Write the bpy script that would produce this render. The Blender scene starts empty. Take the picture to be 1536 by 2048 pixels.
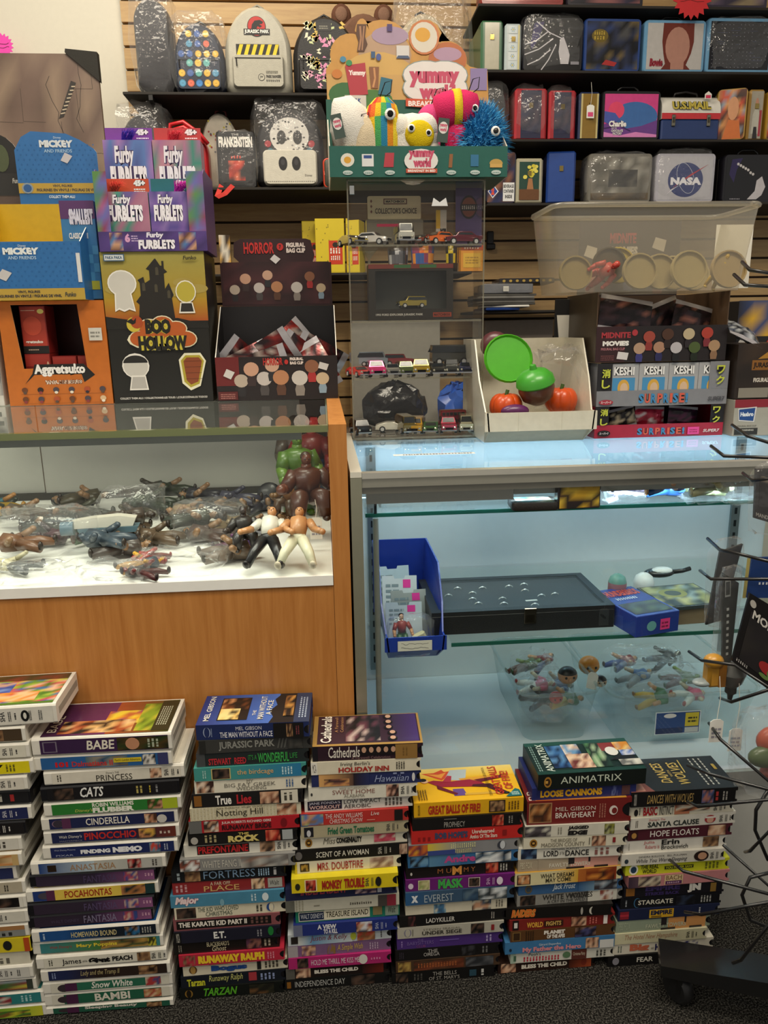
import bpy,bmesh,math,random
from mathutils import Matrix,Vector
rnd=random.Random(7)
R_=math.radians
SC=bpy.context.scene
COL=SC.collection
# camera
F_PX,PITCH,YAW,ROLL,CAM_H=1500.0,13.7,4.4,-1.0,1.19
CR=(Matrix.Rotation(R_(-YAW),3,'Z')@Matrix.Rotation(R_(90-PITCH),3,'X')@Matrix.Rotation(R_(ROLL),3,'Z'))
CP=Vector((0,0,CAM_H))
cam_d=bpy.data.cameras.new('camera');cam=bpy.data.objects.new('camera',cam_d);COL.objects.link(cam)
cam_d.sensor_width=36;cam_d.sensor_height=36;cam_d.sensor_fit='AUTO';cam_d.lens=F_PX/2048*36
cam_d.clip_start=.02
cam.matrix_world=Matrix.Translation(CP)@CR.to_4x4()
SC.camera=cam
# world, room lights, exposure
SC.view_settings.view_transform='Standard';SC.view_settings.look='None'
SC.view_settings.gamma=1.0;SC.view_settings.use_curve_mapping=False
SC.view_settings.exposure=0.1
try:
 SC.cycles.transparent_max_bounces=32;SC.cycles.max_bounces=10
 SC.cycles.sample_clamp_indirect=6
except Exception:pass
wd=bpy.data.worlds.new('room_ambience');SC.world=wd;wd.use_nodes=True
wd.node_tree.nodes['Background'].inputs[0].default_value=(1.0,.95,.87,1)
wd.node_tree.nodes['Background'].inputs[1].default_value=.34
def area(name,loc,rot,sx,sy,power,col):
 l=bpy.data.lights.new(name,'AREA');l.shape='RECTANGLE';l.size=sx;l.size_y=sy
 l.energy=power;l.color=col
 o=bpy.data.objects.new(name,l);COL.objects.link(o);o.location=loc;o.rotation_euler=rot
 return o
WARM=(1.0,.90,.74)
area('ceiling_light',(-.55,1.75,2.95),(0,0,0),1.2,.6,33,WARM)
area('ceiling_light',(.55,.35,2.95),(0,0,0),1.2,.6,44,WARM)
area('ceiling_light',(-1.2,-.6,2.95),(0,0,0),1.2,.6,30,WARM)
# measuring helpers (picture position -> place in the room)
def ray(px,py):return CR@Vector(((px-768)/F_PX,-(py-1024)/F_PX,-1))
def aY(px,py,Y):
 d=ray(px,py);return CP+d*(Y/d.y)
def aZ(px,py,Z):
 d=ray(px,py);return CP+d*((Z-CAM_H)/d.z)
def Xat(px,Y,Z):
 a=[sum(CR[j][i]*q for j,q in((1,Y),(2,Z-CAM_H)))for i in range(3)]
 k=px-768
 return-(F_PX*a[0]+k*a[2])/(F_PX*CR[0][0]+k*CR[0][2])
def Zat(py,X,Y):
 b=[sum(CR[j][i]*q for j,q in((0,X),(1,Y)))for i in range(3)]
 k=py-1024
 return CAM_H+(F_PX*b[1]-k*b[2])/(k*CR[2][2]-F_PX*CR[2][1])
 # materials
_lin={}
def C(h):
 if not isinstance(h,str):return h
 if h in _lin:return _lin[h]
 s=h.lstrip('#')
 if len(s)==3:s=''.join(c*2 for c in s)
 v=tuple(((x/12.92)if x<=.04045 else((x+.055)/1.055)**2.4)for x in(int(s[i:i+2],16)/255 for i in(0,2,4)))
 _lin[h]=v;return v
def nodes(m):
 m.use_nodes=True;nt=m.node_tree;nt.nodes.clear()
 return nt,nt.nodes,nt.links
def VM(name,rough=.5,metal=0,coat=0,bump=0,bscale=200,var=.06,spec=.5,sub=0):
 """painted / printed stuff: colour comes from the mesh, with a little wear and grain"""
 m=bpy.data.materials.new(name);nt,N,L=nodes(m)
 o=N.new('ShaderNodeOutputMaterial');p=N.new('ShaderNodeBsdfPrincipled');L.new(p.outputs[0],o.inputs[0])
 a=N.new('ShaderNodeVertexColor');a.layer_name='Col'
 tc=N.new('ShaderNodeTexCoord')
 nz=N.new('ShaderNodeTexNoise');nz.inputs['Scale'].default_value=60;nz.inputs['Detail'].default_value=4
 L.new(tc.outputs['Object'],nz.inputs['Vector'])
 mr=N.new('ShaderNodeMapRange');mr.inputs[3].default_value=1-var*2;mr.inputs[4].default_value=1+var*2
 L.new(nz.outputs[0],mr.inputs[0])
 mx=N.new('ShaderNodeVectorMath');mx.operation='MULTIPLY'
 L.new(a.outputs[0],mx.inputs[0]);L.new(mr.outputs[0],mx.inputs[1]);L.new(mx.outputs[0],p.inputs['Base Color'])
 p.inputs['Roughness'].default_value=rough;p.inputs['Metallic'].default_value=metal
 p.inputs['Coat Weight'].default_value=coat;p.inputs['Coat Roughness'].default_value=.08
 p.inputs['Specular IOR Level'].default_value=spec
 if sub:p.inputs['Subsurface Weight'].default_value=sub;p.inputs['Subsurface Scale'].default_value=.01
 if bump:
  n2=N.new('ShaderNodeTexNoise');n2.inputs['Scale'].default_value=bscale;n2.inputs['Detail'].default_value=3
  L.new(tc.outputs['Object'],n2.inputs['Vector'])
  b=N.new('ShaderNodeBump');b.inputs['Strength'].default_value=bump;b.inputs['Distance'].default_value=.002
  L.new(n2.outputs[0],b.inputs['Height']);L.new(b.outputs[0],p.inputs['Normal'])
 return m
def grain(name,c1,c2,scl,rough=.4,coat=0,nscale=6,bump=.05):
 m=bpy.data.materials.new(name);nt,N,L=nodes(m)
 o=N.new('ShaderNodeOutputMaterial');p=N.new('ShaderNodeBsdfPrincipled');L.new(p.outputs[0],o.inputs[0])
 tc=N.new('ShaderNodeTexCoord');mp=N.new('ShaderNodeMapping');mp.inputs['Scale'].default_value=scl
 L.new(tc.outputs['Object'],mp.inputs['Vector'])
 n1=N.new('ShaderNodeTexNoise');n1.inputs['Scale'].default_value=nscale;n1.inputs['Detail'].default_value=8;n1.inputs['Roughness'].default_value=.65
 n1.inputs['Distortion'].default_value=.4
 L.new(mp.outputs[0],n1.inputs['Vector'])
 n0=N.new('ShaderNodeTexNoise');n0.inputs['Scale'].default_value=2.2;n0.inputs['Detail'].default_value=3
 L.new(tc.outputs['Object'],n0.inputs['Vector'])
 ad=N.new('ShaderNodeMath');ad.operation='MULTIPLY_ADD';ad.inputs[1].default_value=.35;L.new(n0.outputs[0],ad.inputs[0]);L.new(n1.outputs[0],ad.inputs[2])
 cr=N.new('ShaderNodeValToRGB');e=cr.color_ramp.elements
 e[0].position=.42;e[0].color=(*C(c1),1);e[1].position=.9;e[1].color=(*C(c2),1)
 L.new(ad.outputs[0],cr.inputs[0]);L.new(cr.outputs[0],p.inputs['Base Color'])
 p.inputs['Roughness'].default_value=rough;p.inputs['Coat Weight'].default_value=coat
 b=N.new('ShaderNodeBump');b.inputs['Strength'].default_value=bump;b.inputs['Distance'].default_value=.001
 L.new(n1.outputs[0],b.inputs['Height']);L.new(b.outputs[0],p.inputs['Normal'])
 return m
def clear(name,tint='#ffffff',ior=1.45,rough=.02,haze=0,hazecol='#ffffff',bump=0,bscale=40,boost=1.0,cap=1.0):
 """thin clear sheet: transparent with a Fresnel sheen, optional milky haze"""
 m=bpy.data.materials.new(name);nt,N,L=nodes(m)
 o=N.new('ShaderNodeOutputMaterial')
 t=N.new('ShaderNodeBsdfTransparent');t.inputs[0].default_value=(*C(tint),1)
 g=N.new('ShaderNodeBsdfGlossy');g.inputs['Roughness'].default_value=rough;g.inputs[0].default_value=(1,1,1,1)
 fr=N.new('ShaderNodeFresnel');fr.inputs['IOR'].default_value=ior
 ml=N.new('ShaderNodeMath');ml.operation='MULTIPLY';ml.inputs[1].default_value=boost;ml.use_clamp=True
 L.new(fr.outputs[0],ml.inputs[0])
 mn=N.new('ShaderNodeMath');mn.operation='MINIMUM';mn.inputs[1].default_value=cap;L.new(ml.outputs[0],mn.inputs[0])
 ge=N.new('ShaderNodeNewGeometry');fb=N.new('ShaderNodeMath');fb.operation='SUBTRACT';fb.inputs[0].default_value=1;L.new(ge.outputs['Backfacing'],fb.inputs[1])
 ml=N.new('ShaderNodeMath');ml.operation='MULTIPLY';L.new(mn.outputs[0],ml.inputs[0]);L.new(fb.outputs[0],ml.inputs[1])
 base=t.outputs[0]
 if haze:
  d=N.new('ShaderNodeBsdfDiffuse');d.inputs[0].default_value=(*C(hazecol),1)
  tr=N.new('ShaderNodeBsdfTranslucent');tr.inputs[0].default_value=(*C(hazecol),1)
  m1=N.new('ShaderNodeMixShader');m1.inputs[0].default_value=.5;L.new(d.outputs[0],m1.inputs[1]);L.new(tr.outputs[0],m1.inputs[2])
  m2=N.new('ShaderNodeMixShader');m2.inputs[0].default_value=haze;L.new(t.outputs[0],m2.inputs[1]);L.new(m1.outputs[0],m2.inputs[2])
  base=m2.outputs[0]
 mx=N.new('ShaderNodeMixShader');L.new(ml.outputs[0],mx.inputs[0]);L.new(base,mx.inputs[1]);L.new(g.outputs[0],mx.inputs[2])
 if bump:
  tc=N.new('ShaderNodeTexCoord');n2=N.new('ShaderNodeTexNoise');n2.inputs['Scale'].default_value=bscale;n2.inputs['Detail'].default_value=2
  L.new(tc.outputs['Object'],n2.inputs['Vector'])
  b=N.new('ShaderNodeBump');b.inputs['Strength'].default_value=bump;b.inputs['Distance'].default_value=.01
  L.new(n2.outputs[0],b.inputs['Height']);L.new(b.outputs[0],g.inputs['Normal']);L.new(b.outputs[0],fr.inputs['Normal'])
 L.new(mx.outputs[0],o.inputs[0])
 return m
def emit(name,col,s):
 m=bpy.data.materials.new(name);nt,N,L=nodes(m)
 o=N.new('ShaderNodeOutputMaterial');e=N.new('ShaderNodeEmission');e.inputs[0].default_value=(*C(col),1);e.inputs[1].default_value=s
 L.new(e.outputs[0],o.inputs[0]);return m
MT={'card':VM('printed_card',.42),'gloss':VM('glossy_print',.25,coat=.35),'ink':VM('ink',.45,var=.02),'matte':VM('matte_paint',.75),'plast':VM('moulded_plastic',.32,coat=.1),'black':VM('black_plastic',.4,var=.03),'wire':VM('black_coated_wire',.3,coat=.3),'alu':VM('brushed_aluminium',.35,metal=.75,var=.03),'chrome':VM('chrome',.12,metal=1,var=.02),'lam':VM('white_laminate',.35,var=.02),'paper':VM('paper',.7,var=.03),'fabric':VM('woven_fabric',.85,bump=.5,bscale=600),'leather':VM('faux_leather',.42,bump=.25,bscale=350),'plush':VM('plush_fabric',.95,bump=.8,bscale=500,spec=.2),'foil':VM('foil_wrapper',.22,metal=.35,bump=.25,bscale=90),'tin':VM('lithographed_tin',.3,coat=.25),'toy':VM('toy_plastic',.36,coat=.15),'carpaint':VM('die_cast_paint',.15,metal=.25,coat=.6),'bagblack':VM('black_poly_bag',.18,bump=.8,bscale=60),'wood':grain('cherry_laminate','#ac6c2e','#c98a48',(14,14,.9),.42,nscale=5),'slat':grain('maple_slatwall','#a98458','#c9a873',(1.2,14,14),.42,nscale=5),'glass':clear('clear_glass','#fbfefd',1.5,.01),'glassedge':clear('green_glass_edge','#4f9a86',1.5,.1,haze=.55,hazecol='#3f8f80'),'topedge':clear('olive_glass_edge','#a8b488',1.5,.1,haze=.7,hazecol='#a4ac80'),'acryl':clear('clear_acrylic','#fefefd',1.36,.03,haze=.004),'acryledge':clear('acrylic_edge','#e8e8e0',1.45,.1,haze=.3,hazecol='#c9c4b4'),'bag':clear('clear_poly_bag','#fdfdfd',1.36,.09,haze=.075,bump=.8,bscale=40,boost=1.3,cap=.5),'frost':clear('frosted_tub','#f3efe4',1.45,.22,haze=.2,hazecol='#f4efe2',cap=.3),'cleartub':clear('clear_tub','#eef3f3',1.45,.12,haze=.11,hazecol='#e6eef0',cap=.3),}
# mesh builder
I4=Matrix.Identity(4)
_txt={}
def text_mesh(s,bold=0.0,shear=0.0):
 k=(s,bold,shear)
 if k in _txt:return _txt[k]
 cu=bpy.data.curves.new('t','FONT');cu.body=s;cu.size=1;cu.offset=bold;cu.shear=shear;cu.resolution_u=2
 cu.fill_mode='FRONT'
 ob=bpy.data.objects.new('t',cu)
 me=bpy.data.meshes.new_from_object(ob)
 vs=[(v.co.x,v.co.y)for v in me.vertices];fs=[tuple(p.vertices)for p in me.polygons]
 if not vs:vs=[(0,0),(1,0),(0,1)];fs=[]
 x0=min(v[0]for v in vs);x1=max(v[0]for v in vs);y0=min(v[1]for v in vs);y1=max(v[1]for v in vs)
 vs=[((x-x0)/max(x1-x0,1e-6),(y-y0)/max(y1-y0,1e-6))for x,y in vs]
 bpy.data.objects.remove(ob);bpy.data.curves.remove(cu);bpy.data.meshes.remove(me)
 _txt[k]=(vs,fs,(x1-x0)/max(y1-y0,1e-6));return _txt[k]
class MB:
 def __init__(s):s.v=[];s.f=[];s.c=[];s.m=[]
 def add(s,vs,fs,col,mi=0,M=None):
  k=len(s.v)
  if M is not None:vs=[M@Vector(v)for v in vs]
  s.v.extend([tuple(v)for v in vs])
  per=isinstance(col,list)
  for i,f in enumerate(fs):
   s.f.append(tuple(j+k for j in f));s.c.append(col[i]if per else C(col));s.m.append(mi)
  return s
 def box(s,x0,x1,y0,y1,z0,z1,col,mi=0,M=None,**fc):
  vs=[(x,y,z)for x in(x0,x1)for y in(y0,y1)for z in(z0,z1)]
  fs=[(0,1,3,2),(4,6,7,5),(0,4,5,1),(2,3,7,6),(0,2,6,4),(1,5,7,3)]
  c=[C(fc.get(n,col))for n in 'lrfbdt']
  return s.add(vs,fs,c,mi,M)
 def cbox(s,x0,x1,y0,y1,z0,z1,b,col,mi=0,M=None):
  """box with chamfered edges"""
  vs=[];idx={}
  for ix,x in enumerate((x0,x1)):
   for iy,y in enumerate((y0,y1)):
    for iz,z in enumerate((z0,z1)):
     sx,sy,sz=(1-2*ix),(1-2*iy),(1-2*iz)
     for a,p in enumerate(((x,y+sy*b,z+sz*b),(x+sx*b,y,z+sz*b),(x+sx*b,y+sy*b,z))):
      idx[ix,iy,iz,a]=len(vs);vs.append(p)
  fs=[]
  g=lambda*k:idx[k]
  for i in(0,1):
   q=[g(i,0,0,0),g(i,0,1,0),g(i,1,1,0),g(i,1,0,0)];fs.append(q if i==0 else q[::-1])
   q=[g(0,i,0,1),g(1,i,0,1),g(1,i,1,1),g(0,i,1,1)];fs.append(q if i==0 else q[::-1])
   q=[g(0,0,i,2),g(0,1,i,2),g(1,1,i,2),g(1,0,i,2)];fs.append(q if i==0 else q[::-1])
  for i in(0,1):
   for j in(0,1):
    fs.append([g(i,j,0,0),g(i,j,1,0),g(i,j,1,1),g(i,j,0,1)])
    fs.append([g(i,0,j,0),g(i,1,j,0),g(i,1,j,2),g(i,0,j,2)])
    fs.append([g(0,i,j,1),g(1,i,j,1),g(1,i,j,2),g(0,i,j,2)])
    for k in(0,1):fs.append([g(i,j,k,0),g(i,j,k,1),g(i,j,k,2)])
  return s.add(vs,[tuple(f)for f in fs],col,mi,M)
 def poly(s,pts,col,mi=0,M=None):return s.add(pts,[tuple(range(len(pts)))],col,mi,M)
 def prism(s,out,y0,y1,col,mi=0,M=None,side=None):
  """(x,z) outline (counter-clockwise seen from -y) pushed from y0 (front) to y1"""
  n=len(out)
  vs=[(x,y0,z)for x,z in out]+[(x,y1,z)for x,z in out]
  fs=[tuple(range(n)),tuple(range(2*n-1,n-1,-1))]+[(i,i+n,(i+1)%n+n,(i+1)%n)for i in range(n)]
  return s.add(vs,fs,[C(col)]*2+[C(side or col)]*n,mi,M)
 def tube(s,pts,r,col,n=8,mi=0,M=None,cap=True):
  pts=[Vector(p)for p in pts];rs=r if isinstance(r,(list,tuple))else[r]*len(pts)
  vs=[];fs=[];up=None
  for i,p in enumerate(pts):
   t=(pts[min(i+1,len(pts)-1)]-pts[max(i-1,0)])
   if t.length<1e-9:t=Vector((0,0,1))
   t.normalize()
   if up is None:up=t.orthogonal().normalized()
   else:
    up=(up-t*up.dot(t))
    up=up.normalized()if up.length>1e-6 else t.orthogonal().normalized()
   w=t.cross(up)
   for k in range(n):
    a=2*math.pi*k/n;vs.append(p+(up*math.cos(a)+w*math.sin(a))*rs[i])
  for i in range(len(pts)-1):
   for k in range(n):fs.append((i*n+k,i*n+(k+1)%n,(i+1)*n+(k+1)%n,(i+1)*n+k))
  if cap:fs.append(tuple(range(n-1,-1,-1)));fs.append(tuple(range((len(pts)-1)*n,len(pts)*n)))
  return s.add(vs,fs,col,mi,M)
 def lathe(s,prof,col,n=20,mi=0,M=None,sy=1.0):
  """profile of (r,z), optional list of per-ring colours"""
  vs=[];fs=[];cs=[]
  for r,z in prof:
   for k in range(n):
    a=2*math.pi*k/n;vs.append((r*math.cos(a),r*math.sin(a)*sy,z))
  per=isinstance(col,list)
  for i in range(len(prof)-1):
   for k in range(n):
    fs.append((i*n+k,i*n+(k+1)%n,(i+1)*n+(k+1)%n,(i+1)*n+k));cs.append(C(col[i]if per else col))
  return s.add(vs,fs,cs,mi,M)
 def ell(s,c,r,col,n=14,m=9,mi=0,M=None,top=None):
  """ellipsoid; top = (threshold, colour) recolours faces above a height fraction"""
  if not isinstance(r,(tuple,list)):r=(r,r,r)
  vs=[];fs=[];cs=[]
  for i in range(m+1):
   t=math.pi*i/m
   for k in range(n):
    a=2*math.pi*k/n
    vs.append((c[0]+r[0]*math.sin(t)*math.cos(a),c[1]+r[1]*math.sin(t)*math.sin(a),c[2]-r[2]*math.cos(t)))
  for i in range(m):
   for k in range(n):
    fs.append((i*n+k,i*n+(k+1)%n,(i+1)*n+(k+1)%n,(i+1)*n+k))
    cs.append(C(top[1])if top and(i+.5)/m>top[0]else C(col))
  return s.add(vs,fs,cs,mi,M)
 def build(s,name,mats,parent=None,smooth=False,loc=None,rot=None):
  me=bpy.data.meshes.new(name);me.from_pydata(s.v,[],s.f)
  if not isinstance(mats,(list,tuple)):mats=[mats]
  for m in mats:me.materials.append(MT[m]if isinstance(m,str)else m)
  ca=me.color_attributes.new('Col','FLOAT_COLOR','CORNER')
  buf=[]
  for p in me.polygons:
   c=s.c[p.index]
   if isinstance(c,tuple)and isinstance(c[0],tuple):
    for j in range(p.loop_total):buf.extend((*c[j],1))
   else:buf.extend((*c,1)*p.loop_total)
  ca.data.foreach_set('color',buf)
  if len(mats)>1:me.polygons.foreach_set('material_index',s.m)
  if smooth:
   me.polygons.foreach_set('use_smooth',[True]*len(me.polygons))
   if smooth is not True:
    me.set_sharp_from_angle(angle=R_(smooth))
  o=bpy.data.objects.new(name,me);COL.objects.link(o)
  if parent is not None:o.parent=parent
  if loc is not None:o.location=loc
  if rot is not None:o.rotation_euler=rot
  return o
class Panel:
 """flat print on a face: o = lower left corner, ex / ey = unit directions, w,h = size; u,v run 0..1"""
 def __init__(s,mb,o,ex,ey,w,h,mi=0):
  s.mb=mb;s.o=Vector(o);s.ex=Vector(ex).normalized();s.ey=Vector(ey).normalized();s.n=s.ex.cross(s.ey)
  s.w=w;s.h=h;s.k=1;s.mi=mi
 def P(s,u,v):return s.o+s.ex*(u*s.w)+s.ey*(v*s.h)+s.n*(.00035+.00012*s.k)
 def poly(s,pts,col):s.mb.add([s.P(*p)for p in pts],[tuple(range(len(pts)))],col,s.mi);s.k+=1
 def r(s,u0,v0,u1,v1,col):s.poly([(u0,v0),(u1,v0),(u1,v1),(u0,v1)],col)
 def d(s,u,v,ru,rv,col,n=16,a0=0,a1=360):
  full=a1-a0>=360
  k=n if full else n+1
  s.poly([(u+ru*math.cos(R_(a0+(a1-a0)*i/n)),v+rv*math.sin(R_(a0+(a1-a0)*i/n)))for i in range(k)],col)
 def line(s,pts,wd,col):
  for(a,b),(c,d)in zip(pts[:-1],pts[1:]):
   dx,dy=(c-a)*s.w,(d-b)*s.h;l=math.hypot(dx,dy)or 1
   nx,ny=-dy/l*wd/2/s.w,dx/l*wd/2/s.h
   s.poly([(a+nx,b+ny),(a-nx,b-ny),(c-nx,d-ny),(c+nx,d+ny)],col);s.k-=1
  s.k+=1
 def t(s,st,u0,v0,u1,v1,col,bold=.0,shear=0.0,rot=0,keep=False,out=None,ow=.0):
  """lettering fitted in the given box; rot = 90 reads upwards, 180 upside down"""
  if out:s.t(st,u0,v0,u1,v1,out,bold+(ow or.05),shear,rot,keep)
  vs,fs,asp=text_mesh(st,bold,shear)
  if keep:
   W,H=(u1-u0)*s.w,(v1-v0)*s.h
   if W/H>asp:d=(W-H*asp)/2/s.w;u0+=d;u1-=d
   else:d=(H-W/asp)/2/s.h;v0+=d;v1-=d
  q=[]
  for x,y in vs:
   if rot==90:x,y=1-y,x
   elif rot==180:x,y=1-x,1-y
   elif rot==-90:x,y=y,1-x
   q.append(s.P(u0+x*(u1-u0),v0+y*(v1-v0)))
  s.mb.add(q,fs,col,s.mi);s.k+=1
 def pic(s,u0,v0,u1,v1,pal,nx=8,ny=5,seed=None):
  """soft blotchy photograph-like print from a palette"""
  g=random.Random(seed if seed is not None else rnd.random())
  pc=[C(p)for p in pal]
  gr=[[pc[g.randrange(len(pc))]for _ in range(nx+1)]for _ in range(ny+1)]
  vs=[];fs=[];cs=[]
  for j in range(ny+1):
   for i in range(nx+1):vs.append(s.P(u0+(u1-u0)*i/nx,v0+(v1-v0)*j/ny))
  for j in range(ny):
   for i in range(nx):
    a=j*(nx+1)+i;fs.append((a,a+1,a+nx+2,a+nx+1))
    cs.append((gr[j][i],gr[j][i+1],gr[j+1][i+1],gr[j+1][i]))
  s.mb.add(vs,fs,cs,s.mi);s.k+=1
 def grad(s,u0,v0,u1,v1,c0,c1,vert=False):
  a,b=C(c0),C(c1)
  s.mb.add([s.P(u0,v0),s.P(u1,v0),s.P(u1,v1),s.P(u0,v1)],[(0,1,2,3)],[(a,a,b,b)if vert else(a,b,b,a)],s.mi);s.k+=1
 def bars(s,u0,v0,u1,v1,col,n=3,vert=False):
  """fine print too small to read"""
  g=random.Random(int(u0*977+v0*131+n));q=lambda a,b,c,d:s.mb.add([s.P(a,b),s.P(c,b),s.P(c,d),s.P(a,d)],[(0,1,2,3)],col,s.mi)
  for i in range(n):
   a,b=i/n,(i+.5)/n;t=0
   L=(v1-v0)*s.h if vert else(u1-u0)*s.w;T=((u1-u0)*s.w if vert else(v1-v0)*s.h)/n
   while t<1:
    w=min(1-t,max(.06,T/L*g.uniform(.4,1.3)))
    if vert:q(u0+(u1-u0)*a,v0+(v1-v0)*t,u0+(u1-u0)*b,v0+(v1-v0)*(t+w))
    else:q(u0+(u1-u0)*t,v0+(v1-v0)*a,u0+(u1-u0)*(t+w),v0+(v1-v0)*b)
    t+=w+max(.03,T/L*.22)
  s.k+=1
def thing(name,label,cat,loc=(0,0,0),rz=0,group=None,rot=None):
 o=bpy.data.objects.new(name,None);COL.objects.link(o);o.empty_display_size=.03
 o.location=loc;o.rotation_euler=rot if rot else(0,0,R_(rz))
 o['label']=label;o['category']=cat
 if group:o['group']=group
 return o
def tag(o,label,cat,group=None):
 o['label']=label;o['category']=cat
 if group:o['group']=group
 return o
def struct(o):o['kind']='structure';return o
def rot_to(ax):
 """matrix taking +Z to the given axis"""
 return Vector(ax).to_track_quat('Z','Y').to_matrix().to_4x4()
def TR(x=0,y=0,z=0):return Matrix.Translation((x,y,z))
def RX(a):return Matrix.Rotation(R_(a),4,'X')
def RY(a):return Matrix.Rotation(R_(a),4,'Y')
def RZ(a):return Matrix.Rotation(R_(a),4,'Z')
def SCL(x,y,z):return Matrix.Diagonal((x,y,z,1))
ORD=['first','second','third','fourth','fifth','sixth','seventh','eighth','ninth','tenth','eleventh','twelfth','thirteenth','fourteenth','fifteenth','sixteenth','seventeenth','eighteenth','nineteenth','twentieth','twenty-first','twenty-second','twenty-third']
# the room
WALL_Y=2.80
def floor_mat():
 m=bpy.data.materials.new('black_carpet');nt,N,L=nodes(m)
 o=N.new('ShaderNodeOutputMaterial');p=N.new('ShaderNodeBsdfPrincipled');L.new(p.outputs[0],o.inputs[0])
 tc=N.new('ShaderNodeTexCoord');n1=N.new('ShaderNodeTexNoise');n1.inputs['Scale'].default_value=330;n1.inputs['Detail'].default_value=3
 L.new(tc.outputs['Object'],n1.inputs['Vector'])
 cr=N.new('ShaderNodeValToRGB');e=cr.color_ramp.elements
 e[0].position=.45;e[0].color=(*C('#1a1917'),1);e[1].position=.78;e[1].color=(*C('#7a7770'),1)
 L.new(n1.outputs[0],cr.inputs[0]);L.new(cr.outputs[0],p.inputs['Base Color'])
 p.inputs['Roughness'].default_value=.95;p.inputs['Specular IOR Level'].default_value=.1
 b=N.new('ShaderNodeBump');b.inputs['Strength'].default_value=1;b.inputs['Distance'].default_value=.006
 L.new(n1.outputs[0],b.inputs['Height']);L.new(b.outputs[0],p.inputs['Normal'])
 return m
fl=MB().box(-3,3,-2.5,WALL_Y,-.05,0,'#111').build('floor',floor_mat());struct(fl)
wl=MB().box(-3,3,WALL_Y,WALL_Y+.1,0,3.0,'#d9d4c4').build('wall_back',VM('painted_wall',.7,bump=.05,bscale=120,var=.02));struct(wl)
cl=MB().box(-3,3,-2.5,WALL_Y+.1,3.0,3.05,'#c8c4b8').build('ceiling','matte');struct(cl)
sw_x0=-.605
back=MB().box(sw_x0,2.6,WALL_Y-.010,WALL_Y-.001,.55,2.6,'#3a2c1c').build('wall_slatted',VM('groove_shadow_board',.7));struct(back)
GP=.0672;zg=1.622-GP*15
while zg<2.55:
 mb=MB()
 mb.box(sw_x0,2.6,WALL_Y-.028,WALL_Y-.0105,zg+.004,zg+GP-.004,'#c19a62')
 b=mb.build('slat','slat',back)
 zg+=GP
 # wooden showcase counter (left)
CF=1.262;WT=1.036;WX=.036;WB=2.02
def wood_counter():
 t=thing('display_counter','wooden showcase counter with glass front and top, left of the aluminium case','display case',(0,CF,0))
 D=WB-CF
 zd=.757
 def P(name,mat,*a,**k):
  return MB().box(*a,**k).build(name,mat,t)
 P('front_panel','wood',-1.5,WX-.0305,0,.02,.002,zd-.006,'#a56a30')
 P('end_panel','wood',WX-.03,WX,-.002,D,.002,WT,'#b87a3c')
 P('deck','lam',-1.5,WX-.031,.004,D-.03,zd-.005,zd+.012,'#f4f4ee')
 P('front_lip','lam',-1.5,WX-.031,-.004,.0035,zd-.004,zd+.014,'#f6f6f0')
 P('front_glass','glass',-1.5,WX-.033,.006,.0115,zd+.0125,WT-.0125,'#fff')
 P('top_glass','glass',-1.5,WX-.034,.012,D-.01,WT-.010,WT-.002,'#fff')
 P('top_edge','topedge',-1.5,WX-.031,-.004,.0115,WT-.012,WT-.001,'#7c8a58')
 P('side_edge','topedge',WX-.0335,WX-.0305,.013,D-.01,WT-.011,WT-.001,'#7c8a58')
 for i,(a,b)in enumerate(((-1.5,-.74),(-.735,-.065))):
  P('sliding_door','lam',a,b,D-.022-.006*i,D-.018-.006*i,zd+.03,WT-.02,'#b9b8b0')
 P('door_track','matte',-1.5,WX-.031,D-.034,D-.01,zd+.0125,zd+.03,'#3a3832')
 P('corner_frame','matte',-.064,WX-.031,D-.03,D-.016,zd+.031,WT-.012,'#4a4a42')
 P('rear_panel','wood',-1.5,WX-.031,D-.016,D,.01,zd-.01,'#a56a30')
 lh=MB().box(-1.3,-.04,.014,.032,WT-.026,WT-.013,'#8a8a84').build('lamp_housing','alu',t)
 a=area('case_lamp',(0,0,0),(R_(24),0,0),1.2,.014,1.9,(1.0,.98,.88));a.parent=t;a.location=(-.67,.026,WT-.027)
 return t
WC=wood_counter()
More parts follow.
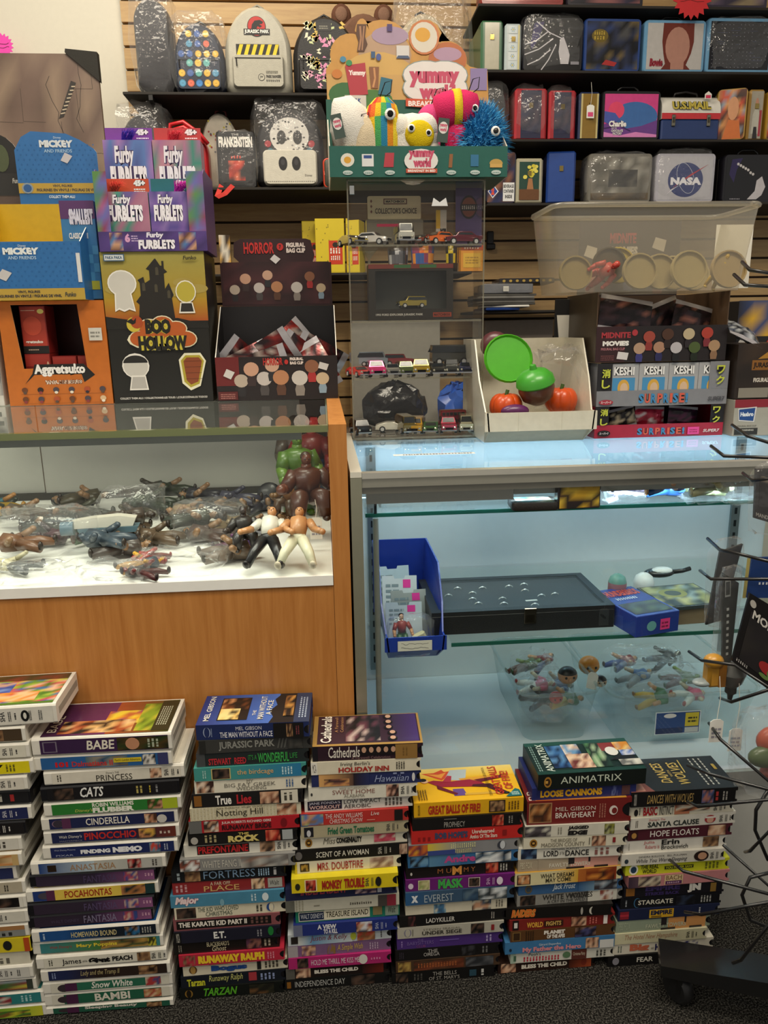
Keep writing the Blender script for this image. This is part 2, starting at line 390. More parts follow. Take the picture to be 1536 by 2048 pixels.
# aluminium glass showcase (right)
AT=.950;AX0=.040;AX1=1.10;AD=.50;DK=.325;S1=.868;S2=.612
def alu_case():
 t=thing('glass_showcase','lit aluminium showcase with glass shelves right of the wooden counter','display case',(0,CF,0))
 def P(name,mat,*a,**k):
  return MB().box(*a,**k).build(name,mat,t)
 P('kick_panel','lam',AX0+.02,AX1,.006,.02,.002,DK-.021,'#c9c9c2')
 P('deck','lam',AX0+.02,AX1,.012,AD-.012,DK-.012,DK,'#b9bfc4')
 P('deck_rail','alu',AX0+.02,AX1,-.004,.0055,DK-.03,DK+.004,'#c8c8c0')
 P('back_panel','lam',AX0+.004,AX1,AD-.011,AD,.002,AT-.012,'#cdd4d9')
 P('back_seam','lam',AX0+.05,AX1,AD-.016,AD-.0115,S2-.14,S2-.132,'#b9c2c4')
 P('corner_post','alu',AX0,AX0+.0195,-.006,.016,.002,AT-.006,'#b4b39c')
 P('corner_cap','lam',AX0,AX0+.0195,-.0055,AD,AT-.0055,AT+.004,'#d8d6c8')
 P('end_panel','lam',AX0,AX0+.003,.0165,AD,.002,AT-.006,'#c7cfd0')
 P('corner_post','alu',AX1,AX1+.02,-.006,.016,.002,AT-.006,'#b4b39c')
 P('end_glass','glass',AX1-.008,AX1-.003,.017,AD-.02,DK+.005,AT-.03,'#fff')
 r=MB()
 r.box(AX0+.02,AX1,-.006,.012,AT-.008,AT+.002,'#e2e0d4')
 r.box(AX0+.02,AX1,-.003,.012,AT-.024,AT-.0082,'#b8b6a8')
 r.box(AX0+.02,AX1,.001,.016,AT-.036,AT-.0242,'#8f8e84')
 r.build('top_rail','alu',t)
 P('top_glass','glass',AX0+.021,AX1,.0125,AD-.002,AT-.004,AT+.002,'#fff')
 P('front_glass','glass',AX0+.022,AX1-.01,.0165,.0205,DK+.006,AT-.038,'#fff')
 for z in(S1,S2):
  xs=AX0+.026 if z==S1 else.222
  g=P('glass_shelf','glass',xs,AX1-.012,.034,AD-.02,z-.0035,z+.0035,'#fff')
  e=MB().box(xs,AX1-.012,.0315,.0338,z-.0035,z+.0035,'#3f8f80').build('shelf_edge','glassedge',g)
 for x in(.105,1.015):
  s=MB();s.box(x-.011,x+.011,AD-.019,AD-.0115,DK+.03,AT-.03,'#7f8a8c')
  k=DK+.05
  while k<AT-.05:
   s.box(x-.003,x+.003,AD-.0202,AD-.0192,k,k+.016,'#2a3032');k+=.032
  s.build('shelf_standard','alu',t)
  for z in(S1,S2):
   MB().prism([(0,0),(.02,.0),(.02,.016),(0,.02)],x-.002,x+.002,'#9aa4a6',M=TR(0,0,z-.026)@Matrix(((0,1,0,0),(-14,0,0,AD-.02),(0,0,1,0),(0,0,0,1)))).build('shelf_bracket','alu',t)
 P('lamp_housing','alu',AX0+.028,.33,.018,.044,AT-.058,AT-.038,'#9b9a92')
 P('lamp_housing','alu',.332,AX1-.03,.022,.044,AT-.050,AT-.038,'#8f8e86')
 a=area('case_lamp',(0,0,0),(R_(38),0,0),1.0,.016,1.3,(.60,.84,1.0));a.parent=t;a.location=(.57,.034,AT-.0595)
 P('rear_lamp_housing','alu',AX0+.03,AX1-.03,AD-.07,AD-.045,AT-.016,AT-.006,'#b8bcbc')
 a=area('case_lamp',(0,0,0),(R_(6),0,0),1.0,.02,1.6,(.50,.80,1.0));a.parent=t;a.location=(.57,AD-.057,AT-.0165)
 p=MB();p.tube([(.084,.03,DK),(.084,.03,S1-.0045)],.0055,'#7b7b74',10);p.build('conduit','plast',t,smooth=40)
 p=MB();p.tube([(.084,.03,S1+.004),(.084,.026,S1+.03),(.072,.03,S1+.034)],.0028,'#15181a',8);p.build('cable','black',t,smooth=True)
 q=MB();pn=Panel(q,(.13,.16,AT+.0021),(1,0,0),(0,1,0),.16,.018);pn.r(0,0,1,1,'#e8e8e4');
 g=random.Random(3);u=.12
 while u<.97:
  w=g.uniform(.012,.03);pn.r(u,.28,u+w,.72,'#30383c');pn.k-=1;u+=w+g.uniform(.01,.02)
 q.build('notice_strip','ink',t)
 return t
AC=alu_case()
# videotapes stacked on the carpet
SK=['#c89878','#8a5a44','#e0b898','#3a2620'];DK4=['#1a1614','#3a302a','#5a4438','#0c0c0e']
BR=['#6a4a34','#8a6848','#2a1c14','#b08a60'];RED=['#8a2018','#c04030','#e08060','#2a0c0a']
BL=['#24487a','#5a88b8','#c8d8e0','#18284a'];WH=['#d8d0c0','#a89c8c','#f0ead8','#6a5c50']
FACE=['#d0a080','#b88060','#e8c8a8','#4a3024']
def t_(s,u0,u1,c,v0=.22,v1=.78,b=.0,sh=0,out=None):return('t',s,u0,u1,v0,v1,c,b,sh,out)
def r_(u0,u1,c,v0=0,v1=1):return('r',u0,u1,v0,v1,c)
def p_(u0,u1,pal,v0=.06,v1=.94):return('p',u0,u1,v0,v1,pal)
def g_(u0,u1,a,b):return('g',u0,u1,a,b)
def b_(u0,u1,c,n=3,v0=.2,v1=.8):return('b',u0,u1,v0,v1,c,n)
def d_(u,ru,c,v=.5,rv=.35):return('d',u,ru,v,rv,c)
SHIELD=[d_(.08,.035,'#a8782c',.5,.36),d_(.08,.024,'#3a2410',.5,.24),r_(.068,.092,'#c89a48',.42,.6)]
def vhs(u,c='#3a3a3a'):return[('v','VHS',u,u+.035,.2,.8,c),('b',u+.06,u+.085,.2,.8,c,2),('b',u+.105,u+.125,.3,.7,c,1)]
def spine_ops(pn,ops):
 for o in ops:
  k=o[0]
  if k=='t':pn.t(o[1],o[2],o[4],o[3],o[5],o[6],o[7],o[8],out=o[9],ow=.035)
  elif k=='v':pn.t(o[1],o[2],o[4],o[3],o[5],o[6],.02,rot=-90)
  elif k=='r':pn.r(o[1],o[3],o[2],o[4],o[5])
  elif k=='p':pn.pic(o[1],o[3],o[2],o[4],o[5],5,3)
  elif k=='g':pn.grad(o[1],0,o[2],1,o[3],o[4])
  elif k=='b':pn.bars(o[1],o[3],o[2],o[4],o[5],o[6],True)
  elif k=='d':pn.d(o[1],o[3],o[2],o[4],o[5])
GRP='videotapes stacked on the carpet'
STK=['leftmost tape stack','second tape stack','third tape stack','fourth tape stack','fifth tape stack','sixth tape stack','rightmost tape stack']
def tape(loc,rz,kind,base,ops,label,W,D,H,top=None,side=None,cover=None):
 nm='videotape'
 t=thing(nm,label,'videotape',loc,rz,GRP)
 mb=MB()
 cov=top or base
 if kind in 'ck':
  sh='#e4e0d4' if kind=='c' else '#15151a'
  out=[(0,.004),(.002,.001),(.005,0),(D,0),(D,H),(.005,H),(.002,H-.001),(0,H-.004)]
  mb.prism([(a,b)for a,b in out],0,W,sh,M=Matrix(((0,1,0,0),(1,0,0,0),(0,0,1,0),(0,0,0,1))))
  for i in range(len(mb.f)):mb.f[i]=mb.f[i][::-1]
  mb.build('shell','plast',t)
  m2=MB();m2.box(.004,W-.0035,.010,D+.0008,H*.3,H*.68,'#2a2824');m2.box(W-.0035,W+.0004,.012,D-.004,H*.32,H*.66,'#3a3630' if kind=='k' else '#9a9488');m2.build('closing_seam','matte',t)
  pr=MB();pn=Panel(pr,(.013 if kind=='c' else.01,0,.0035),(1,0,0),(0,0,1),W-(.019 if kind=='c' else.013),H-.007)
  pn.r(0,0,1,1,base)
  pt=Panel(pr,(.013,.004,H),(1,0,0),(0,1,0),W-.019,D-.008);pt.r(0,0,1,1,cov)
 else:
  x1=W;n=7;r=H*.30
  fr=[(0,0),(x1,0)]
  if kind=='s':
   fr+=[(x1-r*math.sin(math.pi*k/n)*1.15,H/2-r*math.cos(math.pi*k/n))for k in range(n+1)]
  fr+=[(x1,H),(0,H)]
  mb.add([(x,0,z)for x,z in fr],[tuple(range(len(fr)))],base)
  mb.add([(0,0,H),(x1,0,H),(x1,D,H),(0,D,H),(0,0,0),(x1,0,0),(x1,D,0),(0,D,0)],[(0,1,2,3),(4,7,6,5),(0,3,7,4),(3,2,6,7)],[C(cov),C(base),C(side or base),C(base)])
  mb.build('sleeve','card',t)
  cs=MB();cs.cbox(.003,W-.002,.0012,D-.0012,.0012,H-.0012,.0012,'#141316');cs.build('cassette','black',t)
  pr=MB();pn=Panel(pr,(0,0,0),(1,0,0),(0,0,1),W-(H*.36 if kind=='s' else.002),H)
  pt=Panel(pr,(0,0,H),(1,0,0),(0,1,0),W,D)
 if ops or kind in 'ck':spine_ops(pn,ops)
 if cover:cover(pt)
 if side and kind in 'sS' and not isinstance(side,str):pass
 if pr.v:pr.build('printing','gloss' if kind in 'ck' else 'ink',t)
 return t
def stack(si,y_front,z_top,rows,tN=None):
 """rows top to bottom: (left px, kind, colour words, base colour, ops, options)"""
 tot=sum(r[5].get('n',1)if len(r)>5 else 1 for r in rows)
 z=z_top
 for i,r in enumerate(rows):
  opt=r[5]if len(r)>5 else{}
  H=z_top/tot*opt.get('n',1);z-=H
  kind=r[1]
  W=opt.get('w',.225 if kind in 'ck' else.189);D=.116 if kind in 'ck' else.103
  dy=opt.get('dy',rnd.uniform(-.003,.003));Y=y_front+dy
  if 'xr' in opt:x=Xat(opt['xr'],Y,z+H/2)-W
  else:x=Xat(r[0],Y,z+H/2)
  rz=opt.get('rz',rnd.uniform(-.6,.6))
  kd='clamshell tape' if kind in 'ck' else 'videotape box'
  pos='on top of' if i==0 else('at the bottom of' if i==len(rows)-1 else ORD[i]+' down in')
  lab='%s, %s the %s'%(r[2].replace('@',kd),pos,STK[si])
  tape((x,Y,z+.0002),rz,kind,r[3],r[4],lab,W,D,H-.0005,opt.get('top'),opt.get('side'),opt.get('cover'))
  # covers of the uppermost tapes (generic painted scenes, titles kept)
def cov_white(p):
 p.r(0,0,1,1,'#4d7a2c');p.pic(0,.06,1,.8,['#6a9a34','#a8c04a','#3a68a8','#d86a4a','#e8b898','#d8c060','#4a7a2c','#c84858'],16,10,11)
 p.pic(0,.8,1,1,['#5a4a2a','#3a3a22','#7a3a2a'],10,2,2)
 p.pic(.2,.32,.62,.75,['#2c4a98','#4a6ab8','#e0b090','#7a98d0'],6,5,5)
 p.pic(.55,.1,.85,.4,['#e08a3a','#f0b060','#d85a3a','#e8c090'],6,4,8)
def cov_babe(p):
 p.grad(0,0,.5,1,'#3a1c3a','#6a2c5a');p.grad(.5,0,1,1,'#a8502c','#3a4a1c')
 p.pic(.45,.3,.78,.7,['#e8a02c','#f0d040','#c86a3a','#8a3a6a'],6,4,4)
 p.pic(.12,.05,.7,.42,['#c87a4a','#e8c08a','#1c1614','#2a1c1c','#a8502c','#e0b070'],10,4,6)
 p.pic(.72,.05,.86,.9,['#8aa02c','#c8b83a','#5a6a1c'],3,6,7)
 p.r(.86,.03,1,.97,'#2a2e1c');p.bars(.88,.2,.97,.8,'#b8b8a0',5,True)
 p.t('BABE',.03,.1,.10,.6,'#e8dcc8',.01,rot=90)
def cov_man(p):
 p.grad(0,0,.72,1,'#1f3074','#4a70c0');p.r(.70,0,1,1,'#1c1a1c');p.poly([(.64,0),(.72,0),(.72,1),(.66,.8),(.69,.6),(.63,.4),(.67,.2)],'#1c1a1c')
 p.r(.86,0,1,1,'#2c3a58');p.bars(.90,.15,.98,.85,'#a8b4c8',3,True)
 p.t('MEL GIBSON',.05,.12,.10,.95,'#e8e4d8',.01,rot=90)
 p.r(.17,.12,.44,.88,'#1c1410');p.pic(.18,.45,.43,.86,['#1c1410','#6a3a20','#c88a5a','#2a1a12'],6,4,3)
 p.pic(.18,.14,.36,.5,['#f0d890','#e8c070','#1c1410'],5,3,4)
 p.t('THE',.48,.25,.51,.42,'#e8e4d8',.0,rot=90);p.t('MAN WITHOUT',.53,.12,.585,.9,'#e8e4d8',.01,rot=90);p.t('A FACE',.60,.25,.65,.75,'#e8e4d8',.01,rot=90)
 p.pic(.76,.2,.85,.9,['#1c1a1c','#8a5a30','#2a1c14','#c89048'],3,6,9)
def cov_cath(p):
 p.r(0,0,1,1,'#b08a4a');p.r(.04,.06,.98,.98,'#3a2230');p.grad(.7,.06,.97,.98,'#3a2a38','#4a3470')
 p.pic(.3,.12,.62,.95,['#1c181c','#3a2c34','#c8b0a8','#6a3a48','#1a1418'],7,6,12)
 for i,v in enumerate((.88,.70,.52,.34,.16)):
  p.d(.70+.03*(i>2),v,.045,.075,'#1a1416');p.d(.705+.03*(i>2),v+.02,.026,.055,'#d0a488')
 p.t('Cathedrals',.07,.08,.17,.95,'#f0e8dc',.02,rot=90);p.t('A Farewell',.20,.4,.23,.9,'#b8885a',.0,rot=90);p.t('Celebration',.25,.4,.28,.9,'#b8885a',.0,rot=90)
def cov_great(p):
 p.r(0,0,1,1,'#efb81c');p.grad(0,.7,1,1,'#efc030','#f4d87a',True)
 p.poly([(.12,.85),(.3,.62),(.45,.9),(.34,.88),(.32,.95),(.24,.86)],'#d8502c');p.poly([(.16,.84),(.3,.68),(.36,.86),(.28,.8)],'#f0a040')
 p.poly([(.32,.62),(.40,.92),(.56,.92),(.52,.58)],'#b8c4c8');p.poly([(.38,.14),(.50,.14),(.48,.34),(.38,.34)],'#6a4a90')
 p.poly([(.46,.64),(.86,.7),(.86,.64),(.5,.52)],'#e0a030');p.r(.48,.14,.8,.2,'#d8a838')
 p.poly([(.16,.58),(.22,.62),(.36,.56),(.56,.60),(.66,.50),(.70,.42),(.56,.38),(.40,.40),(.26,.42)],'#9c2038')
 p.poly([(.60,.58),(.84,.66),(.88,.70),(.86,.60),(.66,.50)],'#6a1428');p.poly([(.58,.44),(.74,.44),(.88,.16),(.82,.12),(.70,.34),(.56,.38)],'#4a1020')
 p.poly([(.24,.48),(.24,.36),(.40,.16),(.42,.20),(.30,.38)],'#6a1428');p.poly([(.30,.56),(.36,.74),(.40,.72),(.38,.54)],'#b03048')
 p.d(.135,.60,.035,.06,'#e8b890');p.d(.12,.635,.035,.05,'#1a1412');p.d(.86,.14,.03,.03,'#1a1412')
 p.t('DENNIS QUAID IS JERRY LEE LEWIS IN',.70,.08,.735,.92,'#3a2a10',.0,rot=90)
 p.t('GREAT BALLS',.76,.10,.84,.94,'#c0301c',.02,rot=90);p.t('OF FIRE!',.86,.24,.94,.78,'#c0301c',.02,rot=90)
 p.poly([(.84,.02),(.99,.02),(.985,.2),(.95,.24)],'#1f6a6e');p.bars(.9,.06,.97,.16,'#c8e0d8',3)
 p.bars(.05,.05,.14,.34,'#7a5a10',4,True)
def cov_anim(p):
 p.r(0,0,1,1,'#0f2622');p.r(0,.88,1,1,'#1c4a42');p.r(0,0,1,.10,'#123a32')
 p.t('ANIMATRIX',.10,.08,.17,.94,'#dfe8dc',.0,rot=90);p.bars(.03,.1,.07,.9,'#8aa8a0',2,True)
 p.pic(.18,.16,.34,.86,['#18305a','#3a6aa0','#0f1c3a','#5a8ab8'],4,6,2)
 p.pic(.34,.55,.5,.88,['#6a98c0','#e8d8c8','#c8a890','#2a4a78'],4,3,4);p.pic(.34,.12,.56,.56,['#e8ccb0','#d8b090','#9a6a5a','#6a2c2c'],5,4,9)
 p.pic(.56,.12,.72,.88,['#1c3a2c','#5a8a5a','#0f1c18','#a8c098'],4,5,6);p.r(.70,.6,.84,.86,'#8a3030');p.d(.79,.58,.06,.14,'#e8e4dc')
 p.poly([(.72,.3),(.86,.5),(.97,.42),(.97,.3)],'#15151a');p.pic(.84,.6,.99,.86,['#d88a2c','#f0c878','#c8a080'],4,3,7);p.pic(.86,.42,.99,.6,['#3a5aa0','#6a8ad0','#d8d8e0'],3,2,3);p.pic(.8,.12,1,.3,['#e0dcd0','#c8c4b8','#6a6a68'],4,2,5)
def cov_dances(p):
 p.r(0,0,1,1,'#232428');p.poly([(0,0),(.22,0),(.16,.3),(.1,.5),(.02,.9),(0,.9)],'#8a5048');p.pic(.0,.02,.14,.4,['#b07a68','#c89080','#6a3830'],3,4,1)
 p.t('DANCES',.34,.22,.44,.84,'#d8b860',.01,shear=.2,rot=90);p.t('WITH',.46,.4,.485,.6,'#d8b860',rot=90);p.t('WOLVES',.50,.16,.60,.84,'#d8b860',.01,shear=.2,rot=90)
 p.line([(.62,.5),(.635,.9)],.002,'#d8b860')
 for u in(.74,.79,.84):p.bars(u,.1,u+.03,.92,'#c8c4b8',1,True)
 p.r(.92,.55,.95,.72,'#b89838')
 # stacks, top to bottom
E9='#e6e0cc';CR_='#ded6bc'
stack(0,1.142,.612,[(0,'c','white @ with a bright green painted cover','#dcd8cc',[t_('er',.50,.54,'#222',.2,.6,.02,.2),*vhs(.62,'#333'),d_(.80,.03,'#1a1a1a'),d_(.80,.012,'#dcd8cc',.5,.2),b_(.83,.85,'#333',2),b_(.90,.93,'#555',2)],{'xr':111,'cover':cov_white,'w':.235,'n':1.25,'rz':1.5,'dy':-.004}),(0,'c','brown @ with a black cover','#4a3c2c',[p_(.7,.86,BR)],{'xr':52,'top':'#1a1418'}),(0,'c','white @ under a green cover edge','#dedac8',[p_(.62,.78,FACE),*vhs(.82)],{'xr':60,'top':'#2c5a34'}),(0,'c','bright yellow @ with a bat emblem','#e4d31c',[('t','v',.70,.80,.4,.8,'#1a1a18',.08,0,None),d_(.66,.02,'#c86a2c'),b_(.82,.9,'#6a6420',3)],{'xr':67}),(0,'c','white @ with a purple top band','#dcd6c8',[p_(.55,.76,FACE),*vhs(.82)],{'xr':56,'top':'#3a3474'}),(0,'k','black @ with grey and red fine print','#1f1f22',[b_(.6,.82,'#b8b4a8',5),b_(.86,.92,'#a83030',1)],{'xr':62}),(0,'c','navy @ with a red photo','#232a54',[p_(.55,.76,RED),*vhs(.8,'#c8c8d0')],{'xr':63}),(0,'k','black @ with white format mark','#1c1a1c',[p_(.55,.7,DK4),*vhs(.78,'#d8d4cc')],{'xr':52}),(0,'c','white @ with a tan portrait','#d8d4c8',[p_(.45,.66,FACE),b_(.72,.92,'#4a4640',5)],{'xr':43}),(0,'c','tan @ with an orange picture','#c8a870',[p_(.3,.95,['#c87a3a','#8a6a3a','#d8b888','#e0d0b0'])],{'xr':45}),(0,'c','narrow navy @','#283058',[b_(.6,.9,'#a8a8b8',3)],{'xr':34}),(0,'c','beige @ with dark fine print','#b8ae98',[*vhs(.7),b_(.86,.9,'#3a3630',2)],{'xr':51,'top':'#8a8878'}),(0,'c','white @ with two dark photos','#e0dcd0',[p_(.4,.66,DK4),p_(.7,.97,DK4)],{'xr':53}),(0,'c','white @ with a skin toned picture','#d6d2c4',[p_(.4,.68,FACE),*vhs(.74)],{'xr':56}),(0,'c','grey @ under a green and orange edge','#8a8c88',[r_(0,1,'#a8784a',.6,1),r_(0,.6,'#6a9a3c',.6,1),b_(.7,.92,'#2a2c2c',4,.1,.5)],{'xr':57}),(0,'S','yellow @ with a red right end','#d8c428',[b_(.55,.7,'#6a6020',2),d_(.8,.04,'#1c1c1a'),r_(.95,1,'#b84a1c')],{'xr':62}),(0,'S','cream @ with faint grey print','#dcd6c0',[b_(.5,.85,'#6a665a',6,.1,.5)],{'xr':60}),(0,'c','pale grey @ with dark format print','#cfcdc4',[*vhs(.74),b_(.9,.93,'#3a3a3a',2)],{'xr':66}),(0,'c','dark multicoloured @','#3a4038',[p_(.1,.95,['#4a6a3a','#8a3a3a','#2a2a2c','#a8b0b8','#c8c048','#1c1c1c'])],{'xr':72}),(0,'c','teal @ with a pirate red print','#2f7f80',[p_(.45,.76,['#d8c8b8','#8a3038','#2f7f80'],.05,.85),b_(.84,.94,'#a8d0d0',3)],{'xr':88,'w':.23}),(0,'c','green and yellow @','#3f9a34',[g_(.5,1,'#4fa83a','#c8c838'),t_('IS',.44,.50,'#f4f4e8',.4,.9,.04),p_(.6,.9,['#3a7a2c','#c8c838','#7a5a2c'],.1,.7)],{'xr':92,'w':.23}),])
NAVY='#20274f'
stack(1,1.142,.552,[(64,'c','purple @ with a sunset cover','#3a2347',[r_(.02,.13,'#7a7080',.12,.88),r_(.03,.12,'#3a2347',.18,.82),t_('BABE',.36,.58,'#e8e0d0',.2,.85,.02,.1),p_(.6,1,['#1c2416','#2c3a1c','#4a3a1c']),d_(.72,.055,'#c08a68',.5,.42),b_(.84,.94,'#a8b098',3)],{'cover':cov_babe,'n':1.2,'rz':-1}),(66,'c','blue @ with red numerals','#2c5f98',[p_(.35,.68,['#4a6a78','#6a5a48','#2c4a6a','#8a8478']),t_('101',.11,.21,'#c8242c',.15,.6,.06),t_('Dalmatians II',.24,.56,'#c83838',.15,.6,.02),r_(.57,.79,'#d8c030',.35,.72),t_("Patch's London Adventure",.58,.78,'#2a2410',.45,.66),p_(.80,.90,['#e0dcd4','#2a2a2a','#c8c4bc']),r_(.92,1,'#3a3c68')],{'n':1.05,'rz':-1}),(88,'c','white @ with dark serif lettering','#dcd6c6',[b_(.04,.08,'#4a463c',2),t_('Disney’s THE',.42,.52,'#4a463c',.62,.85),t_('PRINCESS',.34,.62,'#3a362e',.05,.6),p_(.76,.85,FACE),*vhs(.87)],{'w':.228}),(82,'k','black @ with white brush-lettered title','#1a191c',[p_(.05,.2,DK4),t_('CATS',.25,.43,'#f0f0ec',.15,.95,.02,.25),b_(.68,.74,'#b8a860',2),b_(.78,.80,'#c8b03a',1),b_(.83,.86,'#8a8a8a',1)],{'n':1.1,'w':.226}),(88,'c','green @ with pale bold capitals','#2f7a34',[t_("Disney's",.18,.32,'#c8c860',.1,.45,0,.2),t_('ROBIN WILLIAMS',.32,.65,'#e8e8d8',.55,.95,.03),t_('FLUBBER',.32,.65,'#f0f0e0',.02,.5,.06),p_(.76,.88,['#c89070','#2a5a1c','#4a3020']),r_(.88,1,'#a8b82c')],{}),(83,'c','navy @ with white storybook capitals',NAVY,[d_(.07,.05,'#8a6a80'),d_(.07,.042,'#3a3440'),r_(.1,.17,'#5a3050'),t_('CINDERELLA',.29,.64,'#ece6dc',.2,.85,.01),p_(.76,.86,FACE),d_(.90,.04,'#c8c4bc',.4,.4)],{}),(88,'c','navy @ with red curled title',NAVY,[t_('Walt Disney’s',.06,.24,'#d8d4d0',.35,.7,0,.2),t_('MASTERPIECE',.06,.24,'#8a8a98',.1,.22),t_('PINOCCHIO',.26,.68,'#c0302c',.15,.85,.03),g_(.68,1,'#3a2434','#6a3024'),p_(.70,.84,['#d8a848','#c88a5a','#3a2a2a']),b_(.87,.97,'#c8b8a8',3,.35,.6)],{}),(86,'c','navy @ with rounded white block letters','#1f2a5c',[t_('Walt Disney Pictures',.03,.2,'#a8b0c8',.6,.8),t_('PIXAR',.04,.18,'#a8b0c8',.12,.28),t_('FINDING',.24,.48,'#f0f0f4',.25,.65,.06),t_('NEMO',.50,.74,'#f0f0f4',.2,.75,.08),p_(.80,.89,['#3a4a6a','#c8483a','#6a8a98']),b_(.92,.96,'#a8b0c8',2)],{}),(62,'c','blue to white @ with rust serif title','#b8b8b0',[g_(0,.45,'#24427e','#b8c8d0'),r_(.07,.14,'#2a1c14',.15,.8),t_('ANASTASIA',.25,.62,'#a88058',.15,.75,.0),p_(.72,.83,['#2a1416','#c8a090','#a83030']),b_(.92,.97,'#4a4640',2)],{}),(60,'k','dark violet @ with faded title','#352a3e',[g_(.5,1,'#352a44','#8a5480'),t_('FANTASIA',.40,.68,'#524468',.1,.8),p_(.74,.86,['#a84858','#c8a898','#3a4a88']),('b',.92,1,.4,.7,'#c898b0',3)],{'w':.212}),(53,'c','yellow @ with brush-painted red title','#dcb93e',[r_(-.01,.19,'#223a78'),d_(.09,.06,'#4a4450'),r_(.1,.17,'#5a2c4a'),r_(.17,.72,'#e2c452'),t_('POCAHONTAS',.25,.64,'#a02c1c',.15,.85,.02),p_(.72,.92,['#b87a4a','#a06a3c','#1c2a2a','#c88a58']),r_(.92,1,'#1f3a3a')],{'w':.222}),(56,'k','dark violet @ and pink right end','#322838',[g_(.5,1,'#322840','#8a5480'),t_('FANTASIA',.42,.70,'#5a4c70',.1,.8),p_(.76,.88,['#a84858','#c8a898','#3a4a88']),b_(.92,1,'#c898b0',3,.4,.7)],{'w':.214}),(57,'k','dark violet @ with grey serif title','#322838',[g_(.5,1,'#322840','#8a5480'),t_('WALT DISNEY',.14,.38,'#4a4058',.3,.6),t_('FANTASIA',.42,.70,'#847c98',.1,.85),p_(.76,.88,['#a84858','#c8a898','#3a4a88']),b_(.92,1,'#c898b0',3,.4,.7)],{'w':.212}),(64,'c','blue and black @ with cream capitals','#1f4f8a',[g_(.2,.6,'#1f4f8a','#16202c'),r_(.6,1,'#16202c'),b_(.03,.06,'#a8c0d8',1),t_('HOMEWARD BOUND',.27,.66,'#d8c890',.2,.75,.01),p_(.73,.86,['#2a6a98','#1a1c1c','#8a6a4a']),b_(.88,.97,'#a8a8a0',4)],{'w':.218}),(66,'c','teal and green @ with yellow title','#3f8488',[g_(0,.5,'#3f8488','#4a7a3c'),p_(.5,.95,['#8a6a3a','#3a4a2a','#b89048','#4a3424']),t_('Walt Disney’s',.08,.26,'#a83a3a',.35,.7,0,.2),t_('Mary Poppins',.30,.64,'#e8d040',.3,.75,.03),p_(.90,.97,['#c8c040','#3a3a1c'])],{}),(73,'c','white @ with black mixed lettering','#dcd8c8',[b_(.04,.08,'#4a4a40',2),t_('James',.15,.31,'#1a1a1a',.1,.8,.01),t_('and the',.32,.36,'#4a4a4a',.35,.6),t_('Giant',.37,.55,'#111',.2,.75,.08),t_('PEACH',.57,.74,'#1a1a1a',.25,.75,.04),p_(.78,.89,BR),*vhs(.9)],{}),(82,'c','navy and brown @ with gold script','#222a50',[g_(.15,.4,'#222a50','#2c211c'),r_(.4,1,'#2c211c'),b_(.03,.07,'#8a98c0',2),t_('Lady and the Tramp II',.27,.60,'#b8a878',.2,.85,.0,.25),p_(.76,.92,BR)],{}),(87,'c','white @ with green title panel and script','#d8d4c4',[r_(.14,.93,'#2c6a52',.08,.92),d_(.11,.055,'#3a3036',.45,.4),r_(.12,.22,'#4a2444',.08,.92),t_('Snow White',.34,.69,'#e8e8dc',.2,.9,.02,.2),p_(.80,.93,['#c8b8a0','#3a4a78','#a83a3a'])],{}),(90,'c','white @ with green panel and block title','#d8d4c4',[r_(.10,.93,'#256048'),d_(.10,.055,'#3a3036'),r_(.12,.22,'#4a2444'),t_('BAMBI',.36,.66,'#e0dccc',.1,.9,.03),p_(.78,.93,['#b88a5a','#d8b890','#a84838'])],{}),(92,'c','green @ with upside-down clipped title','#245a46',[d_(.10,.055,'#3a3036'),r_(.12,.22,'#4a2444'),t_('Sleeping Beauty',.27,.72,'#d8d4c8',.35,1,.04),p_(.80,.93,BR)],{'n':.7}),])
